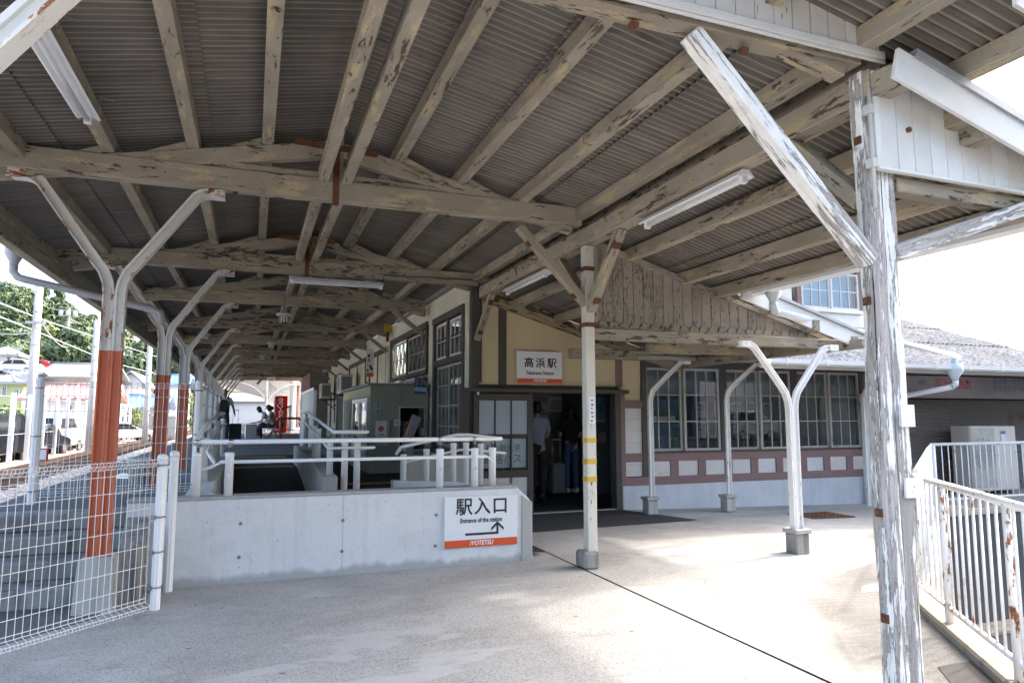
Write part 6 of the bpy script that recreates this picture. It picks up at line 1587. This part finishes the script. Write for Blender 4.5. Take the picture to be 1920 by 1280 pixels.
# planter at second column
t = thing('planter', 'grey blue plastic pot on the platform near the second column', 'planter', (-1.27, 10.0, .6))
b = MB(); b.lathe([(.125, .6), (.16, .90), (.175, .90), (.175, .93), (.15, .93), (.14, .88)], (-1.27, 9.75, 0), 16); b.build('pot', M['bluegrey'], t)
b = MB(); b.lathe([(.14, .86), (.02, .89)], (-1.27, 9.75, 0), 12); b.build('soil', M['earth'], t)
t = thing('track_sign', 'small white sign with red border on a short post by the track', 'sign', tuple(az(72, 905, -.34)))
p = ay(77, 852, 15.5); b = MB(); b.box(p.x - .16, p.x + .12, 15.48, 15.5, p.z - .12, p.z + .12); b.build('border', M['red'], t); b = MB(); b.box(p.x - .13, p.x + .09, 15.47, 15.48, p.z - .095, p.z + .095); b.build('face', M['paper'], t)
b = MB(); b.box(p.x - .10, p.x - .02, 15.51, 15.58, -.34, p.z + .1); b.build('post', M['pole'], t)
t.location = t.location
# ================================================================== background: houses, cars, poles, hill wood
GZ = -.40
def house(name, label, u0, u1, v_eave, v_ridge, y, depth, wall, roof, axis='x', over=.5, base=None, wins=(), hip=0):
    a = ay(u0, v_eave, y); c = ay(u1, v_eave, y); x0, x1 = a.x, c.x; ze = a.z; zr = ay((u0 + u1) / 2, v_ridge, y + depth / 2).z if axis == 'x' else ay((u0 + u1) / 2, v_ridge, y).z
    zb = GZ if base is None else base
    t = thing(name, label, 'house', ((x0 + x1) / 2, y, zb))
    b = MB(); b.box(x0, x1, y, y + depth, zb, ze)
    if axis != 'x': xm = (x0 + x1) / 2; b.prism([(x0, y, ze), (x1, y, ze), (xm, y, zr - .1)], (0, depth, 0))
    b.build('wall', M[wall], t)
    b = MB(); th = .18
    if axis == 'x':
        ym = y + depth / 2
        for ya, s in ((y - over, 1), (y + depth + over, -1)):
            zz = ze - (zr - ze) * over / (depth / 2)
            b.prism([(x0 - over, ya, zz), (x0 - over + hip, ym, zr), (x0 - over + hip, ym, zr + th), (x0 - over, ya, zz + th)], (0, 0, 0)) if False else None
            P_ = [Vector((x0 - over, ya, zz)), Vector((x1 + over, ya, zz)), Vector((x1 + over - hip, ym, zr)), Vector((x0 - over + hip, ym, zr))]
            b.prism(P_, (0, 0, th))
            n = int((x1 - x0) / .55)
            if 'tile' in roof or roof == 'roofblue':
                for k in range(n + 1):
                    f = k / n; b.tube([P_[0].lerp(P_[1], f) + Vector((0, 0, th)), P_[3].lerp(P_[2], f) + Vector((0, 0, th))], .07, 5, False)
        b.tube([(x0 - over + hip, ym, zr + th), (x1 + over - hip, ym, zr + th)], .16, 6)
        if hip:
            for xs, s in ((x0 - over, 1), (x1 + over, -1)):
                zz = ze - (zr - ze) * over / (depth / 2); b.prism([(xs, y - over, zz), (xs + s * hip, ym, zr), (xs, y + depth + over, zz)], (0, 0, th))
    else:
        xm = (x0 + x1) / 2
        for xs in (x0 - over, x1 + over): zz = ze - (zr - ze) * over / ((x1 - x0) / 2); b.prism([(xs, y - over, zz), (xm, y - over, zr), (xm, y - over, zr + th), (xs, y - over, zz + th)], (0, depth + 2 * over, 0))
    b.build('roof', M[roof], t)
    for (wu0, wv0, wu1, wv1) in wins:
        p = ay(wu0, wv1, y - .03); q = ay(wu1, wv0, y - .03)
        b = MB(); b.box(p.x, q.x, y - .06, y - .001, p.z, q.z); f = b.build('window', M['acwhite'], t)
        b = MB(); b.box(p.x + .08, (p.x + q.x) / 2 - .03, y - .075, y - .06, p.z + .08, q.z - .08); b.box((p.x + q.x) / 2 + .03, q.x - .08, y - .075, y - .06, p.z + .08, q.z - .08); b.build('pane', M['carglass'], f)
    return t
house('house', 'white walled house with a red tiled roof beyond the track', 52, 182, 748, 726, 50, 8, 'housewhite', 'rooftilered', wins=((121, 758, 128, 771), (130, 758, 136, 770)))
house('house', 'pinkish house with a plain grey roof rising behind the red tiled roof', 74, 186, 707, 686, 62, 12, 'housepink', 'roofgrey', wins=((129, 717, 145, 727),))
house('house', 'lime green house with a grey tiled roof at the left edge', -40, 44, 717, 699, 56, 9, 'housegreen', 'rooftilegrey', hip=3, wins=((2, 722, 14, 744), (26, 728, 37, 746)))
house('house', 'white house with a dark grey tiled roof up on the slope at left', -30, 27, 664, 646, 84, 10, 'housewhite', 'rooftilegrey', hip=2.5, base=5.0, wins=((12, 668, 22, 680),))
house('house', 'lower grey tiled roof below the white house on the slope', -30, 22, 690, 680, 78, 6, 'housewhite', 'rooftilegrey', base=2.5)
house('house', 'cream gabled house seen between the two orange columns', 222, 266, 716, 698, 74, 9, 'housewhite', 'roofgrey', axis='y', wins=((250, 742, 256, 760),))
house('house', 'small white house with a bright blue tiled roof', 240, 300, 764, 745, 64, 7, 'housewhite', 'roofblue', wins=((268, 774, 284, 788),))
house('house', 'white house with blue roof glimpsed behind the column row', 306, 345, 722, 706, 82, 9, 'housewhite', 'roofblue')
house('house', 'low white building in the glare beyond the end of the platform', 395, 560, 752, 738, 118, 10, 'housewhite', 'roofgrey')
t = thing('block_wall', 'grey block wall in front of the blue roofed house', 'wall', tuple(az(260, 800, GZ)))
a = ay(222, 782, 61); c = ay(330, 782, 61); b = MB(); b.box(a.x, c.x, 61, 61.2, GZ, a.z); b.build('blocks', M['capconc'], t); b = MB(); b.box(a.x - .05, c.x, 60.95, 61.25, a.z, a.z + .1); b.build('coping', M['pedconc'], t)
# cars
def car(label, p, yaw, L, W, H, mat, van=False, rear=True):
    p = Vector(p); t = thing('car', label, 'car', tuple(p)); c_, s_ = math.cos(yaw), math.sin(yaw)
    def W_(x, y, z): return p + Vector((x * c_ - y * s_, x * s_ + y * c_, z))
    hl = L / 2; hw = W / 2
    if van: prof = [(-hl, .35), (-hl, .95), (-hl + .12, H * .72), (-hl + .35, H - .04), (-hl + .7, H), (hl - 1.7, H), (hl - .9, H * .66), (hl - .15, H * .56), (hl, .8), (hl, .35)]
    else: prof = [(-hl, .35), (-hl, .85), (-hl + .25, H * .66), (-hl + .95, H * .95), (-hl + 1.5, H), (hl - 2.1, H * .98), (hl - 1.25, H * .66), (hl - .2, H * .56), (hl, .75), (hl, .35)]
    b = MB(); b.prism([W_(x, -hw, z) for x, z in prof], W_(0, hw, 0) - W_(0, -hw, 0)); b.build('body', M[mat], t, .06)
    z0, z1 = H * .66, H * .92
    for sg in (-1, 1):
        b = MB(); b.prism([W_(-hl + (.45 if van else .85), sg * (hw + .004), z0), W_(hl - 1.35, sg * (hw + .004), z0), W_(hl - 1.95, sg * (hw + .004), z1), W_(-hl + (.55 if van else 1.25), sg * (hw + .004), z1)], W_(0, sg * .012, 0) - W_(0, 0, 0)); b.build('side_window', M['carglass'], t)
    xr0, xr1 = (-hl + .10, -hl + .30) if van else (-hl + .32, -hl + .85)
    b = MB(); b.prism([W_(xr0 - .02, -hw * .82, z0), W_(xr0 - .02, hw * .82, z0), W_(xr1 - .02, hw * .74, z1), W_(xr1 - .02, -hw * .74, z1)], W_(-.015, 0, .012) - W_(0, 0, 0)); b.build('rear_window', M['carglass'], t)
    for sg in (-1, 1):
        b = MB(); b.box(0, .1, 0, .1, 0, .1) if False else b.prism([W_(-hl - .01, sg * hw * .98, .78), W_(-hl - .01, sg * hw * .6, .78), W_(-hl - .01, sg * hw * .6, .95), W_(-hl - .01, sg * hw * .98, 1.0)], W_(.12, 0, 0) - W_(0, 0, 0)); b.build('tail_light', M['lampred'], t)
    for sx in (-1, 1):
        for sg in (-1, 1):
            cc = W_(sx * (hl - .85), sg * (hw - .1), .32); d = (W_(0, sg, 0) - W_(0, 0, 0)) * .12
            b = MB(); b.tube([cc - d, cc + d], .32, 16); wl = b.build('wheel', M['tyre'], t); b = MB(); b.tube([cc + d * .9, cc + d * 1.06], .2, 12); b.build('rim', M['alu'], wl)
    b = MB(); b.prism([W_(-hl - .02, -.25, .55), W_(-hl - .02, .25, .55), W_(-hl - .02, .25, .70), W_(-hl - .02, -.25, .70)], W_(.02, 0, 0) - W_(0, 0, 0)); b.build('number_plate', M['paper'], t)
    return t
q = az(16, 848, GZ); car('dark navy minivan parked behind the white bars at the left edge', (ay(-22, 820, 33).x, 33, GZ), R(84), 4.8, 1.85, 1.95, 'carnavy', True)
car('dark hatchback with red tail lamp behind the track-side fence', (ay(66, 820, 38).x, 38, GZ), R(84), 4.0, 1.7, 1.5, 'carnavy')
car('white van parked beyond the fence near the dark hatchback', (ay(100, 800, 41).x, 41, GZ), R(85), 4.2, 1.7, 1.9, 'carwhite', True)
car('white car parked in front of the blue roofed house', (ay(232, 815, 55).x, 55, GZ), R(20), 4.2, 1.7, 1.45, 'carwhite')
car('white car parked high up on the slope beside the white house', (ay(28, 705, 74).x, 74, ay(28, 703, 74).z), R(170), 4.3, 1.75, 1.45, 'carwhite')
car('red car parked high up on the slope behind the pole', (ay(62, 705, 76).x, 76, ay(62, 703, 76).z), R(170), 4.2, 1.7, 1.45, 'carred')
b = MB(); a = ay(-20, 704, 72); c = ay(78, 704, 72); b.prism([(a.x, 72, GZ), (c.x, 72, GZ), (c.x, 72, a.z - .05), (a.x, 72, a.z - .05)], (0, 7, 0)); tag(b.build('retaining_wall', M['capconc']), 'retaining wall carrying the cars parked on the slope', 'retaining wall')
# across the forecourt, seen only as reflections in the station windows
t = thing('warehouse', 'white warehouse with a blue side, mirrored in the station windows', 'building', (16, -22, -.06))
b = MB(); b.box(28.6, 32.2, -26, -20, -.06, 5.2); b.build('wall', M['housewhite'], t)
b = MB(); b.box(-14, 28.6, -27, -21, -.06, 5.8); b.build('dark_reflection_wing', M['bluedim'], t)  # unseen dark wings, added to keep the window reflections dark
b = MB(); b.box(34.0, 60, -27, -21, -.06, 5.8); b.build('dark_reflection_wing', M['bluedim'], t)
b = MB(); b.box(32.2, 34.0, -26, -20.1, -.06, 6.0); b.build('blue_wing', M['seatblue'], t)
b = MB(); b.prism([(28.5, -26.3, 5.2), (28.5, -19.7, 5.2), (28.5, -23, 6.4)], (3.7, 0, 0)); b.build('roof', M['roofgrey'], t)
car('white van on the forecourt, mirrored in the station windows', (30.6, -17.5, -.06), R(5), 3.6, 1.5, 1.85, 'carwhite', True)
# track-side fences
t = thing('sleeper_fence', 'row of short dark brown posts along the far side of the track', 'fence', (-9.2, 45, GZ)); r3 = random.Random(4)
y = 24.
while y < 75:
    h_ = .95 + r3.uniform(-.08, .1)
    if r3.random() > .12: b = MB(); b.box(-9.32, -9.14, y, y + .2, GZ, GZ + h_); b.build('post', M['sleeper'], t)
    y += r3.choice((.62, .7, .9, 1.1))
t = thing('white_post_fence', 'tall white posts with thin wires beyond the track', 'fence', (-8.6, 45, GZ)); y = 23.
while y < 62:
    b = MB(); b.box(-8.68, -8.52, y, y + .10, GZ, 2.35); b.build('post', M['white'], t); y += 2.1
b = MB()
for z in (.75, 1.75, 2.2): b.tube([(-8.6, 21, z), (-8.6, 62, z)], .012, 4)
b.build('wire', M['wire'], t)
# utility poles
def pole(label, u, v_top, y, r=.15, base=GZ, arms=(), lamps=0, boxes=0):
    p = ay(u, v_top, y); t = thing('utility_pole', label, 'utility pole', (p.x, y, base))
    b = MB(); b.tube([(p.x, y, base), (p.x, y, p.z)], [r * 1.2, r * .85], 12); b.build('shaft', M['pole'], t)
    for dz, L in arms: b = MB(); b.box(p.x - L / 2, p.x + L / 2, y - .25, y - .17, p.z - dz, p.z - dz + .1); b.build('crossarm', M['galv'], t)
    for k in range(boxes): b = MB(); b.lathe([(.22, 0), (.22, .6), (.1, .65)], (p.x + (k - (boxes - 1) / 2) * .7, y - .45, p.z - 1.0), 10); b.build('transformer', M['acwhite'], t)
    b = MB()
    for dz in (1.4, 2.1, 2.8): b.tube([(p.x, y, p.z - dz), (p.x, y, p.z - dz + .05)], r * 1.05, 12)
    b.build('pole_band', M['galv'], t)
    return t, p
t, p1 = pole('tall concrete pole with bands rising behind the platform fence', 75, 525, 34, .17, arms=((1.9, .7),))
b = MB(); b.beam((p1.x - .1, 33.8, 3.9), (p1.x - .75, 33.8, 4.2), .16, .10); b.build('lamp_head', M['white'], t)
t, p2 = pole('distant pole with crossarms and pale transformers above the grey roof', 130, 578, 90, .16, base=2, arms=((.3, 3.2), (1.0, 2.2), (3.6, 1.4)), boxes=3)
pole('thin pole on the slope near the white house at left', 38, 620, 95, .12, base=4, arms=((.4, .8),))
t, p3 = pole('grey concrete pole half hidden behind the nearest orange column', 183, 600, 40, .17)
pole('concrete pole glimpsed between the first two orange columns', 283, 620, 48, .16)
b = MB(); s_ = ay(140, 700, 86); pole('short pole above the blue roof', 232, 660, 88, .1, base=2)
# overhead wires
def cable(label, pts, r, mat='wire', sag=.0):
    b = MB(); full = []
    for A, B_ in zip(pts, pts[1:]):
        for k in range(9): f = k / 8; q = A.lerp(B_, f); q.z -= sag * 4 * f * (1 - f); full.append(q)
    b.tube(full, r, 5); return tag(b.build('overhead_wire', M[mat]), label, 'wire')
cable('upper overhead line wire sloping down across the hill', [ay(-30, 556, 26), ay(75, 598, 38), ay(205, 640, 60), ay(330, 680, 95)], .028)
cable('lower overhead line wire sloping across the hill', [ay(-30, 582, 26), ay(75, 624, 38), ay(205, 678, 60), ay(330, 710, 95)], .026)
cable('pale cable from the tall pole to the distant transformer pole', [ay(78, 605, 34), ay(128, 650, 88)], .03, 'wire', .4)
cable('thin cable crossing the hillside at left', [ay(-20, 620, 70), ay(70, 622, 40)], .03, 'wire', .2)
cable('thin cable from transformer pole towards the columns', [ay(130, 598, 90), ay(290, 640, 110), ay(330, 650, 120)], .04, 'wire', .6)
cable('low dark cable behind the houses', [ay(40, 640, 95), ay(130, 655, 90), ay(300, 690, 100)], .035, 'wiredark', .5)
cable('guy wire leaning from the tall pole towards the slope', [ay(68, 615, 34), ay(28, 668, 34), ay(10, 705, 34)], .018)
cable('highest thin wire in the white sky at right', [ay(1660, 541, 30), ay(1960, 441, 26)], .010, 'wiredark')
cable('middle wire in the white sky above the slate roof', [ay(1660, 600, 30), ay(1960, 566, 24)], .009, 'wiredark')
cable('second dark wire in the sky above the slate roof', [ay(1700, 621, 34), ay(1960, 579, 26)], .012, 'wiredark')
cable('lowest thin wire just above the slate roof', [ay(1780, 640, 34), ay(1960, 608, 26)], .009, 'wiredark')

# ------------------------------------------------------------------ trees
def leafmat(name, c0, c1):
    k = NT(name); v = k.objc(); oi = k.n("ShaderNodeObjectInfo").outputs["Random"]
    n = k.noise(v, .55, 4, .6); c = k.mix(k.ramp(n, [(.32, 0.), (.68, 1.)]), c0, c1)
    c = k.mix(k.math('MULTIPLY', oi, .5), c, tuple((a + b_) * .5 * 1.3 for a, b_ in zip(c0, c1)))
    m = k.fin(c, .6, 0, None, .25); k.b.inputs["Subsurface Weight"].default_value = 0
    return m
LM = [leafmat('dark_leaves', (.075, .11, .055), (.135, .18, .09)), leafmat('blue_green_leaves', (.09, .13, .095), (.15, .205, .135)), leafmat('mid_green_leaves', (.115, .16, .07), (.19, .245, .115)), leafmat('yellow_green_leaves', (.17, .21, .07), (.26, .29, .11))]
M['bark'] = plain('bark', (.09, .07, .05), .9, 0, .4, 6)
def tree_proto(seed, kind, H, Rr, n, ls, mat):
    r_ = random.Random(seed); b = MB()
    cl = []
    for k in range(16 if kind != 'cone' else 20):
        if kind == 'round':
            q = r_.uniform(0, 6.283); ph = math.acos(r_.uniform(-.35, 1)); rad = Rr * r_.uniform(.35, .8); c = Vector((math.cos(q) * math.sin(ph) * rad, math.sin(q) * math.sin(ph) * rad, H * .62 + math.cos(ph) * H * .30)); cr = Rr * r_.uniform(.28, .45)
        elif kind == 'cone':
            f = r_.uniform(.0, 1); q = r_.uniform(0, 6.283); rad = Rr * (1 - f) * r_.uniform(.5, 1); c = Vector((math.cos(q) * rad, math.sin(q) * rad, H * (.22 + .74 * f))); cr = Rr * (.22 + .28 * (1 - f))
        else:
            q = r_.uniform(0, 6.283); rad = Rr * r_.uniform(.1, .8); c = Vector((math.cos(q) * rad, math.sin(q) * rad, H * r_.uniform(.4, .95))); cr = Rr * r_.uniform(.22, .38)
        cl.append((c, cr))
    for k in range(n):
        c, cr = r_.choice(cl); d = Vector((r_.gauss(0, 1), r_.gauss(0, 1), r_.gauss(0, 1) + .25)).normalized(); p = c + Vector((d.x, d.y, d.z * .8)) * cr * r_.uniform(.75, 1.08)
        nrm = (d + Vector((r_.gauss(0, .5), r_.gauss(0, .5), r_.gauss(0, .5) + .3))).normalized(); a = nrm.orthogonal().normalized(); bb = nrm.cross(a); ro = r_.uniform(0, 6.283); a, bb = a * math.cos(ro) + bb * math.sin(ro), bb * math.cos(ro) - a * math.sin(ro)
        L = ls * r_.uniform(.6, 1.3); w2 = L * r_.uniform(.35, .6)
        b.add([p - a * L * .5, p - bb * w2 * .5 + nrm * .06, p + a * L * .5, p + bb * w2 * .5 + nrm * .06], [(0, 1, 2, 3)])
    t = thing('tree', 'tree', 'tree', (0, 0, 0)); cr_ = b.build('crown', mat, t)
    b = MB(); b.tube([(0, 0, -.8), (.1, 0, H * .35), (0, .1, H * .75)], [Rr * .09, Rr * .06, Rr * .02], 7)
    for k in range(5): c, cr = cl[k]; b.tube([(.1, 0, H * .32), c * .6 + Vector((0, 0, H * .2)), c], [Rr * .04, Rr * .025, Rr * .01], 5)
    b.build('trunk', M['bark'], t); return t
protos = [tree_proto(1, 'round', 11, 4.2, 2600, .75, LM[0]), tree_proto(2, 'round', 9.5, 4.6, 2600, .7, LM[1]), tree_proto(3, 'cone', 13, 3.4, 2400, .65, LM[0]), tree_proto(4, 'round', 8.5, 4.0, 2400, .65, LM[2]), tree_proto(5, 'tall', 10, 3.2, 2200, .7, LM[3])]
KL = ['dark green broadleaf tree in the wood covering the hill', 'bluish green rounded tree in the wood covering the hill', 'dark pointed conifer in the wood covering the hill', 'mid green bushy tree in the wood covering the hill', 'yellow green feathery tree in the wood covering the hill']
r4 = random.Random(11); used = [False] * 5
def put(kind, x, y, z, sc, label=None, group='trees on the wooded hill'):
    if not used[kind]: t = protos[kind]; used[kind] = True; t.location = (x, y, z)
    else: t = dup(protos[kind], (x, y, z))
    t["label"] = label or KL[kind]; t["group"] = group if label is None else group
    t.rotation_euler = (0, 0, r4.uniform(0, 6.28)); t.scale = (sc, sc, sc * r4.uniform(.9, 1.15)); return t
for row, y in enumerate((92, 100, 109, 119, 130, 141, 153, 166, 178)):
    u = -60 + (row % 2) * 14
    while u < 345:
        yy = y + r4.uniform(-3, 3); x = ay(u, 700, yy).x; z = hz(x, yy)
        kind = r4.choices(range(5), (.26, .26, .12, .22, .14))[0]
        put(kind, x, yy, z - .6, r4.uniform(.75, 1.12)); u += r4.uniform(24, 36) * (110 / yy) ** .4
for k in range(15):
    put((0, 1, 0, 3)[k % 4], -16 + k * 4.6 + r4.uniform(-1, 1), -34 - r4.uniform(0, 5), -.4, r4.uniform(.9, 1.2), 'dark tree across the forecourt, mirrored in the station windows', 'trees across the forecourt')
for u, y, k, sc, l in ((100, 80, 3, .62, 'light green bush-like tree just above the grey roof'), (52, 70, 4, .45, 'yellow green shrub between the lime green house and the pole'), (12, 64, 3, .35, 'green shrub beside the lime green house'), (262, 84, 0, .62, 'dark tree behind the cream gabled house'), (272, 70, 3, .35, 'low green shrub near the cream house'), (255, 60, 4, .25, 'small yellow green weed clump by the block wall'), (6, 44, 3, .3, 'green hedge plant behind the minivan'), (300, 88, 3, .6, 'green tree behind the blue roof'), (560, 95, 3, .8, 'green tree seen beyond the tiled pier'), (575, 105, 0, .9, 'dark tree far beyond the tiled pier'), (505, 130, 4, .6, 'bright green tree beyond the arched canopy'), (535, 125, 3, .6, 'green tree past the vending machine'), (460, 140, 3, .7, 'green tree at the far left end of the platform')):
    x = ay(u, 780, y).x; put(k, x, y, max(GZ, hz(x, y)) - .3, sc, l)
b = MB(); r5 = random.Random(8)
for k in range(5200):
    y = r5.uniform(84, 185); u = r5.uniform(-70, 360); x = ay(u, 700, y).x; z = hz(x, y) + r5.uniform(-.2, 1.6); L = r5.uniform(.6, 1.3); q = r5.uniform(0, 6.28); tl = r5.uniform(-.5, .5)
    a = Vector((math.cos(q), math.sin(q), tl)) * L; c = Vector((-math.sin(q) * .5, math.cos(q) * .5 - .3, .8)) * L * .6
    b.add([Vector((x, y, z)) - a * .5, Vector((x, y, z)) + c * .5, Vector((x, y, z)) + a * .5, Vector((x, y, z)) - c * .5], [(0, 1, 2, 3)])
stuff(b.build('undergrowth', LM[0]))
